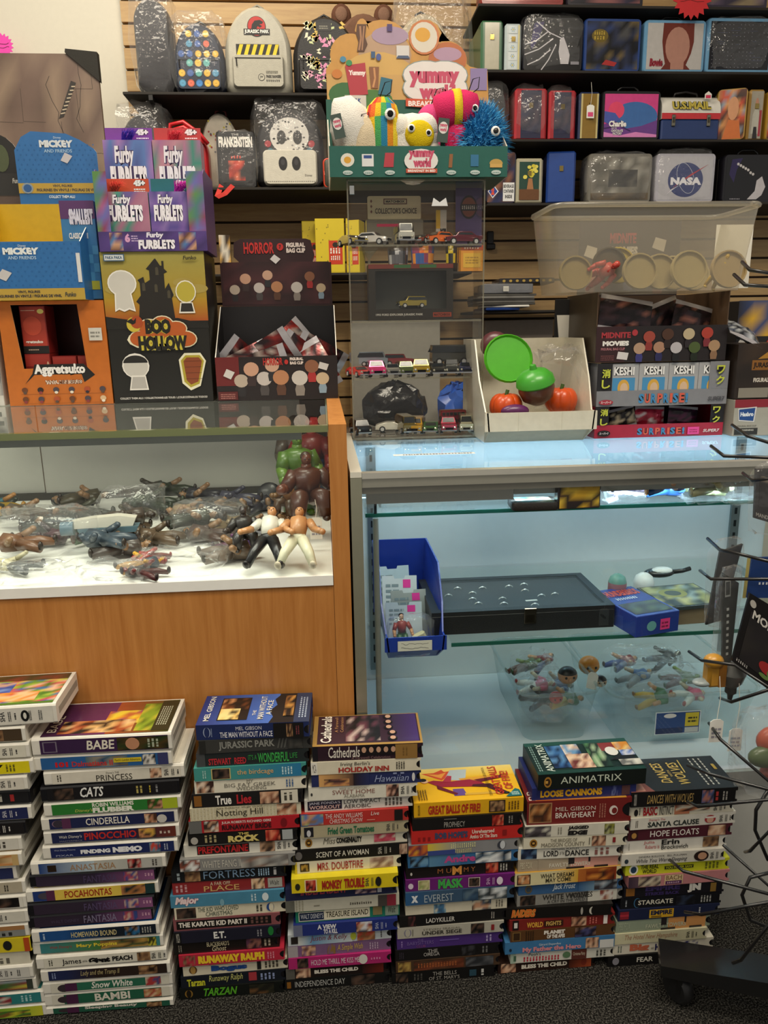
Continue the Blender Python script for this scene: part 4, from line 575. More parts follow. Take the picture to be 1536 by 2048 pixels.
stack(6,1.150,.376,[(1262,'s','black @ with gold hand lettering','#131213',[t_('ORION',.03,.055,'#c8c4bc',.1,.9),t_('DANCES WITH WOLVES',.16,.62,'#c0a060',.2,.78,.0,.25),p_(.70,.82,['#4a5a88','#b87868','#2a2a3a']),b_(.84,.89,'#b83a38',1),b_(.91,.97,'#a8a49c',2)],{'cover':cov_dances,'rz':-1,'n':1.25,'w':.197,'dy':-.003}),(1258,'s','cream @ with red and black narrow title','#dcd6c2',[d_(.07,.02,'#1c1c1c',.4,.3),b_(.10,.12,'#6a665a',1),t_('BASIC',.14,.28,'#a82028',.1,.85,.04),t_('INSTINCT',.30,.44,'#2a2a28',.1,.85,.0),('r',.45,.60,.08,.92,'#c07a5a'),p_(.46,.80,['#c8845a','#2a1814','#8a4a34','#dcd6c2'],.3,.85),*vhs(.84)],{'w':.197}),(1261,'s','white @ with striped festive title','#dedace',[b_(.05,.08,'#5a564c',2),t_("Disney's The",.18,.34,'#b84048',.62,.88,0,.1),t_('SANTA CLAUSE',.17,.68,'#26302c',.15,.6,.03),d_(.79,.055,'#a82c34'),d_(.79,.035,'#d8a890',.45,.28),r_(.74,.84,'#f0ece4',.6,.74),*vhs(.88)],{'w':.199,'top':'#d8d4c4'}),(1256,'s','maroon @ with widely spaced capitals','#501e2a',[r_(.02,.10,'#3a1a1c',.1,.9),d_(.06,.025,'#b88a48',.45,.25),t_('HOPE FLOATS',.22,.71,'#ece4dc',.25,.78,.01),p_(.80,.98,FACE)],{'w':.197}),(1247,'s','white @ with typewriter title','#dedad0',[b_(.05,.07,'#a8a498',1),t_('Julia',.20,.31,'#b84048',.6,.9),t_('Roberts is',.22,.36,'#b84048',.2,.55),t_('Erin',.38,.56,'#1c1c1c',.5,.95,.03),t_('Brockovich',.38,.65,'#1c1c1c',.08,.46,.01),p_(.80,.96,BR)],{'w':.197}),(1243,'s','white @ with thin script title','#d8d4c8',[d_(.05,.02,'#2c3a44',.4,.2),t_('SANDRA BULLOCK   BILL PULLMAN',.17,.65,'#4a4844',.64,.8),t_('While You Were Sleeping',.15,.66,'#3c3c48',.1,.55,0,.3),d_(.80,.075,'#2a1a16',.5,.46),d_(.81,.045,'#c89878',.5,.32),*vhs(.89)],{'w':.197}),(1251,'s','lime yellow @ with round badge at left','#cfd22a',[d_(.08,.045,'#f0f0e0',.5,.45),d_(.08,.03,'#24405a',.5,.3),t_('THE REAL',.15,.33,'#2a2c14',.52,.88,.02),t_('WORLD',.17,.31,'#2a2c14',.12,.48,.02),r_(.39,.68,'#2a2c18',.38,.66),t_('YOU NEVER SAW',.40,.67,'#cfd22a',.42,.62,.02),b_(.80,.95,'#6a6c20',4)],{'w':.199}),(1257,'s','dusty pink @ with tan title plate','#c48284',[g_(0,.1,'#3a2c3c','#5a4450'),p_(.10,.33,['#b8a890','#3a2c30','#d8ccb4','#5a4848']),r_(.37,.56,'#dcc294',.1,.95),t_('BACH',.385,.545,'#6a4a28',.5,.9,.0),r_(.38,.55,'#5a2c5a',.12,.42),b_(.40,.53,'#d8b8c8',7,.2,.34)],{'w':.195}),(1248,'s','black @ with dim violet block letters','#17151c',[r_(.02,.11,'#8a5a24',.15,.85),t_('EMPIRE',.22,.58,'#3a2c60',.5,.95,.05),t_('STRIKES BACK',.22,.58,'#3a2c60',.1,.4,.05),t_('JN',.66,.80,'#d8d4cc',.15,.95,.1),r_(.90,.96,'#8a6a30',.1,.9)],{'w':.193}),(1241,'s','black @ with title by a blue ring','#121318',[b_(.05,.08,'#8a8e94',1),d_(.17,.035,'#3a6a90',.5,.45),d_(.175,.03,'#121318',.5,.4),t_('STARGATE',.18,.54,'#d8d4c4',.3,.72,.02),p_(.57,.77,['#121318','#2a3448','#1c1c24']),b_(.83,.95,'#a8a8a4',4)],{'w':.195}),(1236,'s','midnight blue @ with yellow stamped block','#1f2644',[r_(.02,.11,'#8a2430',.15,.85),r_(.02,.11,'#b03040',.4,.6),r_(.32,.57,'#d8a828',.12,.88),t_('EMPIRE',.335,.555,'#1f2644',.38,.8,.05),b_(.34,.55,'#7a5c20',1,.18,.3),b_(.83,.86,'#c8c8cc',1)],{'w':.197}),(1232,'s','sage green @ with orange brick drawing','#94a08a',[r_(.58,1,'#d89a5c'),t_('PBS FOX',.03,.16,'#aab49c',.2,.85,.02),t_('FAWLTY TOWERS',.33,.78,'#c8ccb0',.2,.55,.02),r_(.5,.56,'#2a2426',.4,1),r_(.76,.78,'#2a2426',.5,1),r_(.50,.66,'#2a2426',0,.16),r_(.82,.96,'#2a2426',0,.16)],{'w':.185,'n':1.1,'side':'#a8b09c'}),(1224,'s','cream @ with thin terracotta script','#d2cdaa',[t_('The Hotel New Hampshire',.14,.72,'#b08468',.25,.85,0,.35),*vhs(.82,'#3a3a2c')],{'w':.185}),(1224,'s','white @ with orange and navy mixed title','#dcd6c4',[b_(.06,.11,'#6a7468',2),t_('Big',.18,.38,'#c86a4c',.1,.9,.06),t_('AND',.40,.43,'#4a4a4a',.3,.5),t_('HAIRY',.44,.67,'#2c2c58',.2,.8,.05),p_(.70,.88,['#2c2c68','#dcd6c4','#3a3a78'],.2,.85)],{'w':.199}),(1216,'s','black @ partly behind the rack base','#121112',[d_(.08,.035,'#8a8890'),t_('FEAR',.30,.47,'#dcd8cc',.3,.75,.02)],{'w':.195}),])
# shared shape helpers
def rrect(x0,x1,z0,z1,r,n=4):
 pts=[]
 for cx,cz,a in((x1-r,z0+r,-90),(x1-r,z1-r,0),(x0+r,z1-r,90),(x0+r,z0+r,180)):
  for i in range(n+1):
   t=R_(a+90*i/n);pts.append((cx+r*math.cos(t),cz+r*math.sin(t)))
 return pts
def arch(x0,x1,z0,z1,r=.012,n=10,k=.5):
 """flat-bottomed shape with a domed top; k = share of the height taken by the dome"""
 c=(x0+x1)/2;h=(z1-z0)*k;w=(x1-x0)/2
 pts=[(x0+r,z0),(x1-r,z0),(x1,z0+r)]
 pts+=[(c+w*math.cos(R_(180*i/n)),z1-h+h*math.sin(R_(180*i/n)))for i in range(n+1)]
 pts+=[(x0,z0+r)]
 return pts
def pillow(mb,out,y0,y1,col,lay=((0,.86),(.08,.95),(.25,1),(.75,1),(1,.92)),mi=0,M=None):
 n=len(out);cx=sum(p[0]for p in out)/n;cz=sum(p[1]for p in out)/n
 vs=[];fs=[]
 for t,k in lay:
  for x,z in out:vs.append((cx+(x-cx)*k,y0+(y1-y0)*t,cz+(z-cz)*k))
 for j in range(len(lay)-1):
  for i in range(n):fs.append((j*n+i,(j+1)*n+i,(j+1)*n+(i+1)%n,j*n+(i+1)%n))
 fs.append(tuple(range(n)));fs.append(tuple(range((len(lay)-1)*n,len(lay)*n))[::-1])
 mb.add(vs,fs,col,mi,M);return mb
def wrap_film(name,parent,x0,x1,y0,y1,z0,z1,amp=.008,seed=0,n=9,mat='bag',p=.45):
 """crumpled clear film around something"""
 g=random.Random(seed);mb=MB();vs=[];fs=[];m=n
 cx,cy,cz=(x0+x1)/2,(y0+y1)/2,(z0+z1)/2
 sp=lambda v:math.copysign(abs(v)**p,v)
 for i in range(m+1):
  t=math.pi*i/m
  for k in range(2*n):
   a=math.pi*k/n
   q=amp if 0<i<m else 0
   vs.append((cx+(x1-x0)/2*sp(math.sin(t))*sp(math.cos(a))+g.uniform(-q,q),cy+(y1-y0)/2*sp(math.sin(t))*sp(math.sin(a))+g.uniform(-q,q),cz-(z1-z0)/2*sp(math.cos(t))+g.uniform(-q,q)))
 for i in range(m):
  for k in range(2*n):
   fs.append((i*2*n+k,i*2*n+(k+1)%(2*n),(i+1)*2*n+(k+1)%(2*n),(i+1)*2*n+k))
 mb.add(vs,fs,'#fff')
 return mb.build(name,mat,parent,smooth=40)
def price_tag(parent,p,w=.014,h=.016,col='#e8e6e0',rz=25,nrm=(0,-1,0)):
 mb=MB();c,s=math.cos(R_(rz)),math.sin(R_(rz))
 pn=Panel(mb,Vector(p),(c,0,s),(-s,0,c),w,h);pn.k=14;pn.r(0,0,1,1,col);pn.bars(.15,.2,.85,.7,'#b8b6b4' if col!='#ff4fb0' else '#8a2060',3)
 return mb.build('price_sticker','paper',parent)
def span(px0,px1,py0,py1,Y):
 """world extent of a picture rectangle standing at depth Y"""
 zm=Zat((py0+py1)/2,0,Y);xm=Xat((px0+px1)/2,Y,zm)
 z1,z0=Zat(py0,xm,Y),Zat(py1,xm,Y)
 return Xat(px0,Y,(z0+z1)/2),Xat(px1,Y,(z0+z1)/2),z0,z1
 # wall shelves
SF=2.50
def shelf(name,label,x0,x1,z,d=.27,col='#241f1a',th=.008,mat='matte',brk=()):
 t=thing(name,label,'shelf',(0,SF,z))
 MB().cbox(x0,x1,0,d,-th,-.0003,.001,col).build('board',mat,t)
 for x in brk:
  m=MB();m.prism([(0,0),(.0,-.014),(d-.02,-.06),(d-.001,-.06),(d-.001,0)],x-.006,x+.006,'#1c1a1a',M=Matrix(((0,1,0,0),(1,0,0,0),(0,0,1,-th-.0005),(0,0,0,1))));m.build('bracket','black',t)
 return t
ZL1=Zat(184,-.3,SF);ZL2=Zat(374,-.1,SF);ZL3=Zat(545,.1,SF)
ZR0=Zat(10,.9,SF);ZR1=Zat(141,.9,SF);ZR2=Zat(278,.9,SF);ZR3=Zat(405,.9,SF);ZR4=Zat(622,.5,SF)
XL0=Xat(245,SF,ZL1);XR0=Xat(956,SF,ZR1)
shelf('wall_shelf','upper dark shelf under the mini backpacks',XL0,XR0-.01,ZL1,brk=(XL0+.08,))
shelf('wall_shelf','second dark shelf below the boxy grey backpack',XL0+.02,XR0+.03,ZL2,brk=(XL0+.1,),d=.26)
shelf('wall_shelf','shelf holding the yellow boxes and drinking glasses',XL0+.2,.49,ZL3,d=.26)
shelf('wall_shelf','topmost shelf above the lunchboxes, red starburst on its edge',XR0,2.2,ZR0,d=.26)
shelf('wall_shelf','dark shelf holding the uppermost full row of lunchboxes',XR0,2.2,ZR1,d=.26)
shelf('wall_shelf','dark shelf holding the mail lunchbox row',XR0+.01,2.2,ZR2,d=.26)
shelf('wall_shelf','dark shelf holding the lowest lunchbox row',XR0+.035,2.2,ZR3,d=.26)
shelf('wall_shelf','low shelf stacked with grey and blue printed matter',.5,1.5,ZR4,d=.26)
ZLOW=Zat(868,.35,SF)
shelf('wall_shelf','lowest shelf seen behind the acrylic toy car case',-.3,1.3,ZLOW,d=.26,col='#6a5c50')
# lunchboxes
GLB='tin lunchboxes on the wall shelves'
def lunchbox(px0,px1,py0,zs,rim,paint,label,handle='#1a1818',Y=None,d=.075,r=.012,rz=0,film=False,inset=.05,cat='lunchbox',tilt=0,seed=1):
 Y=Y or SF+.02
 zm=zs+.08;x0,x1=Xat(px0,Y,zm),Xat(px1,Y,zm);z1=Zat(py0,(x0+x1)/2,Y);w=x1-x0;h=z1-zs-.0005
 t=thing('lunchbox',label,cat,((x0+x1)/2,Y,zs+.0004),rz,GLB)
 mb=MB();pillow(mb,rrect(-w/2,w/2,0,h,r),0,d,rim,((0,.97),(.05,.99),(.12,1),(.88,1),(.95,.99),(1,.97)));mb.build('tin_body','tin',t,smooth=35)
 mb=MB()
 mb.box(-w/2-.0008,w/2+.0008,d*.48,d*.52,.01,h-.01,'#2a2624');mb.build('seam','tin',t)
 pr=MB();k=inset*w;pn=Panel(pr,(-w/2+k,0,k),(1,0,0),(0,0,1),w-2*k,h-2*k);paint(pn);pr.build('picture_panel','gloss',t)
 if handle:
  m=MB();m.tube([(-.034,d/2,h),(-.032,d/2,h+.012),(-.02,d/2,h+.019),(.02,d/2,h+.019),(.032,d/2,h+.012),(.034,d/2,h)],.004,handle,8);m.build('handle','plast',t,smooth=True)
 if film:wrap_film('plastic_wrap',t,-w/2-.008,w/2+.008,-.008,d+.008,.0005,h+(.018 if handle else.01),.0055,seed,10)
 return t
def endbox(px0,px1,py0,zs,rim,paint,label,d=.2,film=False,Y=None,rz=0,handle=True,seed=1):
 """lunchbox standing with its narrow end to the front"""
 Y=Y or SF+.02
 x0,x1=Xat(px0,Y,zs+.08),Xat(px1,Y,zs+.08);z1=Zat(py0,(x0+x1)/2,Y);w=x1-x0;h=z1-zs-.0005
 t=thing('lunchbox',label,'lunchbox',((x0+x1)/2,Y,zs+.0004),rz,GLB)
 mb=MB();mb.cbox(-w/2,w/2,0,d,0,h,.006,rim);mb.build('tin_body','tin',t)
 pr=MB();pn=Panel(pr,(-w/2+.006,0,.006),(1,0,0),(0,0,1),w-.012,h-.012);paint(pn);pr.build('end_print','gloss',t)
 if handle:
  m=MB();m.tube([(0,.06,h),(0,.062,h+.012),(0,.075,h+.018),(0,.12,h+.018),(0,.133,h+.012),(0,.135,h)],.004,'#1a1818',8);m.build('handle','plast',t,smooth=True)
 m=MB();m.box(-.006,.006,-.003,.0,h*.62,h*.72,'#b8a060');m.build('latch','chrome',t)
 if film:wrap_film('plastic_wrap',t,-w/2-.006,w/2+.006,-.008,d,.0005,h+.022,.005,seed,9)
 return t
def pt_green(p):p.r(.1,0,.9,1,'#a8a28c');p.r(.12,.02,.88,.98,'#b4ae98');p.r(.46,.66,.54,.76,'#2a2824')
def pt_floral(p):
 p.r(0,0,1,1,'#c4cccc')
 for i,v in enumerate((.1,.3,.5,.7,.9)):
  p.r(.12,v-.085,.8,v+.085,'#d4dada' if i%2 else '#ccd6d8')
  for a in range(6):p.d(.46+.13*math.cos(a*1.05),v+.04*math.sin(a*1.05),.05,.016,'#9ab0b8');p.k-=1
  p.d(.46,v,.06,.02,'#c8b860')
 p.r(.86,0,1,1,'#cfc68c')
def pt_streak(p):
 p.r(0,0,1,1,'#121115');p.poly([(.1,.5),(.16,.92),(.34,.95),(.24,.6),(.12,.4)],'#2c2258')
 for a,b,c,d in((.0,.3,.5,.62),(.05,.1,.45,.4),(.2,.95,.66,.62),(.0,.5,.4,.75),(.3,.0,.55,.5)):p.line([(a,b),((a+c)/2,(b+d)/2-.05),(c,d)],.003,'#d0ccd0')
 p.poly([(.64,.12),(.78,.12),(.8,.3),(.74,.5),(.68,.66),(.62,.6),(.6,.36)],'#c8c4c8');p.r(.8,.1,.98,.18,'#121115');p.r(.82,.11,.97,.17,'#8a8890')
def pt_night(p):
 p.pic(0,0,1,1,['#161a2c','#2a3048','#4a4a4c','#1c1c20','#6a5a3a','#2c3c6a','#101014'],9,7,5)
 p.d(.25,.70,.16,.14,'#6a5a24');p.bars(.14,.72,.36,.8,'#b89c3c',5,True);p.bars(.14,.62,.36,.69,'#b89c3c',4,True);p.poly([(.3,.1),(.55,.06),(.6,.14),(.38,.2)],'#a83030')
def pt_portrait(p):
 p.r(0,0,1,1,'#b9b5b2');p.poly([(.27,0),(.34,.12),(.30,.35),(.27,.6),(.28,1),(.83,1),(.84,.6),(.80,.35),(.72,.1),(.8,0)],'#6a2c22')
 p.d(.55,.5,.22,.42,'#b08070',20);p.r(.44,.0,.68,.2,'#b08070');p.t('Bowie',.06,.06,.30,.24,'#8a2434',.08,.1)
def pt_dots(p):
 p.r(0,0,1,1,'#14151d');g=random.Random(4)
 for i in range(15):
  for j in range(12):
   if g.random()<.62:p.d(.05+i*.064,.05+j*.08,.006,.007,'#a8a8b4',5);p.k-=1
 for i in range(12):a,b=g.uniform(.1,.8),g.uniform(.1,.9);p.line([(a,b),(a+g.uniform(.05,.2),b)],.0012,'#2c3458');p.k-=1
def pt_pinkblue(p):
 p.r(0,0,1,1,'#d04486');p.d(.58,.48,.42,.34,'#3f6aa8',24);p.d(.22,.62,.15,.2,'#e0486c');p.poly([(0,.3),(.2,.38),(.42,.2),(.7,.26),(1,.4),(1,0),(0,0)],'#6a3c88')
 p.poly([(0,.12),(.3,.04),(.6,.12),(1,.06),(1,0),(0,0)],'#d884c0');p.line([(0,.2),(.3,.26),(.5,.14)],.004,'#3a2058');p.poly([(0,.6),(.2,.56),(.3,.4),(.1,.3),(0,.35)],'#4a5aa8')
 p.t('Charlie',.09,.24,.42,.38,'#f0ece8',.05,0,out='#3a2458',ow=.09);p.t('AND THE',.14,.19,.24,.225,'#f0ece8');p.t('CHOCOLATE',.14,.12,.36,.175,'#f0ece8',.03,out='#3a2458');p.t('FACTORY',.17,.05,.34,.11,'#f0ece8',.03,out='#3a2458')
def pt_nasa(p):
 p.r(0,0,1,1,'#bab8be');g=random.Random(8)
 p.d(.5,.46,.33,.40,'#26346e',36)
 for i in range(18):p.d(.5+g.uniform(-.26,.26),.46+g.uniform(-.32,.32),.004,.005,'#c8ccd8',5);p.k-=1
 p.k+=1
 for a in range(26):
  t0,t1=R_(a*360/26),R_((a+1)*360/26);f=lambda t:(.5+.26*math.cos(t)*.5-.22*math.sin(t)*.5,.5+.34*math.sin(t)+.1*math.cos(t));p.line([f(t0),f(t1)],.0012,'#c8ccd8');p.k-=1
 p.k+=1
 p.poly([(.16,.14),(.3,.3),(.92,.82),(.60,.60),(.36,.38)],'#b0303c');p.poly([(.14,.1),(.3,.26),(.4,.34),(.24,.24)],'#d8d8e0')
 p.t('NASA',.22,.34,.80,.52,'#eceaf0',.07)
def pt_grey(p):p.pic(0,0,1,1,['#8a867c','#6a665c','#a8a498','#5a564c','#7a7468'],8,6,3);p.pic(.3,.3,.8,.7,['#3a3834','#5a564e','#2a2826'],5,3,4);p.r(.4,.03,.9,.1,'#c0ac78');p.pic(0,.0,1,.16,['#4a4238','#6a5c48'],6,1,6)
def pt_profile(p):
 p.r(0,0,1,1,'#100f14');p.poly([(.06,.6),(.1,.95),(.3,.98),(.2,.7),(.16,.4)],'#2a2050')
 for i in range(7):p.d(.22+.05*i,.84-.035*i-(.03 if i>4 else 0),.026,.035,'#c8c4c4',8)
 p.poly([(.44,.0),(.62,.0),(.72,.1),(.78,.3),(.70,.55),(.6,.45),(.58,.2)],'#c4c0c4');p.bars(.1,.0,.3,.05,'#8a8890',1)
def pt_redblue(p):p.r(0,0,1,1,'#2a2a44');p.r(.0,0,.14,1,'#a02c34');p.r(.86,0,1,1,'#a02c34');p.pic(.16,.1,.84,.9,['#2a2c48','#3a3448','#24243a','#4a3c48'],4,6,2)
def pt_gold(p):p.r(0,0,1,1,'#8a6c2c');p.r(.0,0,.1,1,'#c8b880');p.r(.9,0,1,1,'#c8b880');p.r(.47,.5,.53,.8,'#4a3818')
def pt_warm(p):p.pic(0,0,1,1,['#3a241c','#b8703c','#8a9aa8','#d89a58','#5a3020','#c84a28'],6,7,6);p.d(.55,.62,.2,.24,'#d0946a');p.poly([(.2,0),(.9,0),(.8,.36),(.4,.4)],'#c86a2c')
def pt_pale(p):p.r(0,0,1,1,'#a8a090');p.d(.5,.74,.14,.12,'#c08a70');p.poly([(.15,.1),(.85,.1),(.8,.5),(.65,.62),(.35,.62),(.2,.5)],'#c0bcae');p.r(.75,.05,.95,.6,'#a83a44');p.poly([(.3,0),(.7,0),(.6,.25),(.35,.25)],'#2a2624')
def pt_baseball(p):p.pic(0,0,1,1,['#1c1c3a','#4a2c24','#2a3058','#8a5a40'],5,6,9);p.poly([(.2,.08),(.42,.22),(.2,.38),(.02,.22)],'#e8e8ec');p.poly([(.2,.11),(.38,.22),(.2,.35),(.05,.22)],'#2c4a9a');p.t('2',.14,.15,.26,.3,'#e05038',.1);p.r(.58,.02,1,.4,'#e8e8e8');p.t('BEVERAGE',.6,.29,.98,.36,'#1a1a1a',.03);p.t('CONTAINER',.6,.19,.98,.26,'#1a1a1a',.03);p.t('INSIDE',.66,.08,.92,.15,'#1a1a1a',.03)
def pt_flower(p):p.r(0,0,1,1,'#b4ae94');p.r(.08,.04,.92,.96,'#24463a');g=random.Random(2);[p.d(.3+g.random()*.5,.58+g.random()*.28,.09,.045,'#d8c83c' if i%2 else '#e4d860',7)for i in range(14)];p.poly([(.4,.3),(.68,.3),(.62,.56),(.46,.56)],'#a8744a');p.r(.08,.04,.92,.3,'#6a4424')
def pt_blank(c):return lambda p:p.r(0,0,1,1,c)
def pt_rowtop(c):return lambda p:p.pic(0,0,1,1,c,5,5)
lunchbox(962,1130,-70,ZR0,'#8a2c28',pt_rowtop(['#8a2c28','#a83a30']),'red lunchbox on the topmost shelf, cut by the frame')
lunchbox(1135,1290,-70,ZR0,'#2a2830',pt_rowtop(['#3a3448','#2a2830','#8a5a5a']),'dark lunchbox on the topmost shelf, middle of three')
lunchbox(1395,1540,-70,ZR0,'#3a3444',pt_rowtop(['#6a5a70','#3a3444','#8a7a60']),'purple-grey lunchbox on the topmost shelf, far right')
endbox(962,1006,40,ZR1,'#3f6a4a',pt_green,'green-edged beige lunchbox end at left of the upper row')
endbox(1010,1043,46,ZR1,'#b8c4c6',pt_floral,'pale lunchbox end with flower squares, beside the green-edged one')
lunchbox(1046,1166,34,ZR1,'#1a1820',pt_streak,'black lunchbox with white streaks and face in film, upper row',film=True,seed=3,inset=.03)
lunchbox(1168,1282,36,ZR1,'#24407e',pt_night,'blue-rimmed lunchbox with a murky night picture',handle=None)
lunchbox(1288,1411,39,ZR1,'#6a9cc0',pt_portrait,'light blue lunchbox with a red-haired portrait')
lunchbox(1413,1546,35,ZR1,'#6a9cc0',pt_dots,'light blue lunchbox with a dotted dark panel in film',film=True,seed=5,handle=None)
endbox(1030,1094,176,ZR2,'#b03038',pt_redblue,'red and navy lunchbox end in film, left of its twin',film=True,seed=6)
endbox(1098,1152,180,ZR2,'#b03038',pt_redblue,'red and navy lunchbox end in film, right of its twin',film=True,seed=7)
gb=endbox(1158,1200,183,ZR2,'#2a3454',pt_gold,'gold lunchbox end with a hanging white tag')
def string_tag(parent,p,L=.03,w=.014,h=.02,pink=True,lab='hang_tag'):
 m=MB();m.tube([(p[0],p[1],p[2]),(p[0]+.003,p[1]-.003,p[2]-L*.5),(p[0],p[1]-.004,p[2]-L)],.0006,'#e8e4d8',5)
 o=m.build('tag_string','paper',parent)
 m=MB();pts=[(-w/2,-h),(w/2,-h),(w/2,-.004),(w*.25,0),(-w*.25,0),(-w/2,-.004)]
 m.prism(pts,-.0004,.0004,'#eceae2',M=TR(p[0],p[1]-.0045,p[2]-L));pn=Panel(m,(p[0]-w/2,p[1]-.005,p[2]-L-h),(1,0,0),(0,0,1),w,h)
 if pink:pn.r(.15,.12,.85,.45,'#d8487c')
 else:pn.bars(.15,.2,.85,.7,'#9a98a4',3)
 return m.build(lab,'paper',parent)
string_tag(gb,(0,-.004,.165),.065,.024,.038)
lunchbox(1203,1321,181,ZR2,'#171518',pt_pinkblue,'black-rimmed lunchbox with a pink and blue picture')
lunchbox(1436,1490,176,ZR2,'#b08a34',pt_warm,'gold-rimmed lunchbox with an orange robed portrait, turned aside',handle=None,rz=-18)
endbox(1497,1528,178,ZR2,'#b08a4a',pt_pale,'narrow lunchbox end with a grey-shirted figure at right',handle=False)
lunchbox(1534,1600,180,ZR2,'#b08a34',pt_warm,'gold-edged lunchbox cut by the right frame edge',handle=None)
lunchbox(972,1032,302,ZR3,'#1f2038',pt_baseball,'dark lunchbox with a blue diamond badge and black-on-white notice',handle=None)
endbox(1031,1086,316,ZR3,'#b4ae94',pt_flower,'cream-framed lunchbox end with yellow flowers')
endbox(1094,1150,302,ZR3,'#22418a',pt_blank('#25468f'),'plain blue lunchbox end in the lowest row',rz=-8)
lunchbox(1176,1304,306,ZR3,'#7a766c',pt_grey,'grey scenic lunchbox in crumpled film',film=True,seed=9,handle=None)
lunchbox(1312,1430,306,ZR3,'#b4b2bc',pt_nasa,'white lunchbox with round blue space emblem in film',film=True,seed=10)
lunchbox(1446,1560,308,ZR3,'#17151c',pt_profile,'black lunchbox with a white profile face, lowest row')
def mailbox():
 Y=SF+.02;x0,x1=Xat(1324,Y,ZR2+.08),Xat(1441,Y,ZR2+.08);w=x1-x0;h=Zat(187,(x0+x1)/2,Y)-ZR2
 t=thing('lunchbox','domed lunchbox painted as a white, red and blue mailbox','lunchbox',((x0+x1)/2,Y,ZR2+.0004),0,GLB)
 hb=h*.46;d=.1
 MB().cbox(-w/2,w/2,0,d,0,hb,.005,'#263a6c').build('tin_body','tin',t)
 m=MB();n=12;sec=[(0,hb+.0005),(0,h*.62)]+[(d/2-d/2*math.cos(R_(180*i/n)),h*.62+(h*.38)*math.sin(R_(180*i/n)))for i in range(1,n)]+[(d,h*.62),(d,hb+.0005)]
 m.prism(sec,-w/2,w/2,'#dedad0',M=Matrix(((0,1,0,0),(1,0,0,0),(0,0,1,0),(0,0,0,1))));m.f=[f[::-1]for f in m.f];m.build('domed_lid','tin',t,smooth=40)
 pr=MB();pn=Panel(pr,(-w/2,0,hb),(1,0,0),(0,0,1),w,h*.16);pn.r(0,0,1,.8,'#c43038');pr.build('red_band','tin',t)
 pr=MB();v0=Vector((0,-.0,h*.64));pn=Panel(pr,(-w*.33,.001,h*.645),(1,0,0),(0,.36,1),w*.66,h*.2);pn.k=40;pn.t('U.S.MAIL',0,0,1,1,'#b8a648',.045,out='#1c2410',ow=.075);pr.build('lettering','ink',t)
 for s in(-.3,.3):
  m=MB();m.cbox(s*w-.006,s*w+.006,-.005,0,hb-.022,hb+.012,.0015,'#9a9484');m.box(s*w-.003,s*w+.003,-.007,-.005,hb-.012,hb+.004,'#6a6456');m.build('latch','chrome',t)
 m=MB();m.tube([(-.04,d/2,h-.001),(-.036,d/2,h+.012),(0,d/2,h+.018),(.036,d/2,h+.012),(.04,d/2,h-.001)],.004,'#1c1818',8);m.build('handle','plast',t,smooth=True)
 m=MB();m.prism([(-.011,0),(.011,0),(.011,.014),(0,.022),(-.011,.014)],-.003,-.0022,'#e8e4da',M=TR(w*.26,0,h*.88));Panel(m,(w*.26-.008,-.003,h*.88+.002),(1,0,0),(0,0,1),.016,.009).r(0,0,1,1,'#d0385c');m.build('price_tag','paper',t)
mailbox()
x0,x1,z0,z1=span(955,1014,166,277,SF+.02)
t=thing('soft_case','black soft lunch case in film behind the blue furry toy','lunchbox',((x0+x1)/2,SF+.02,ZR2+.0004));m=MB();pillow(m,arch(-(x1-x0)/2,(x1-x0)/2,0,z1-ZR2-.005,k=.3),0,.1,'#1d1b1d');m.build('body','leather',t,smooth=35)
m=MB();m.tube([(-.02,.05,z1-ZR2-.006),(-.016,.05,z1-ZR2+.006),(.016,.05,z1-ZR2+.006),(.02,.05,z1-ZR2-.006)],.003,'#141214');m.build('handle','black',t,smooth=True)
wrap_film('plastic_wrap',t,-(x1-x0)/2-.006,(x1-x0)/2+.006,-.008,.11,.0005,z1-ZR2+.014,.006,21,8)
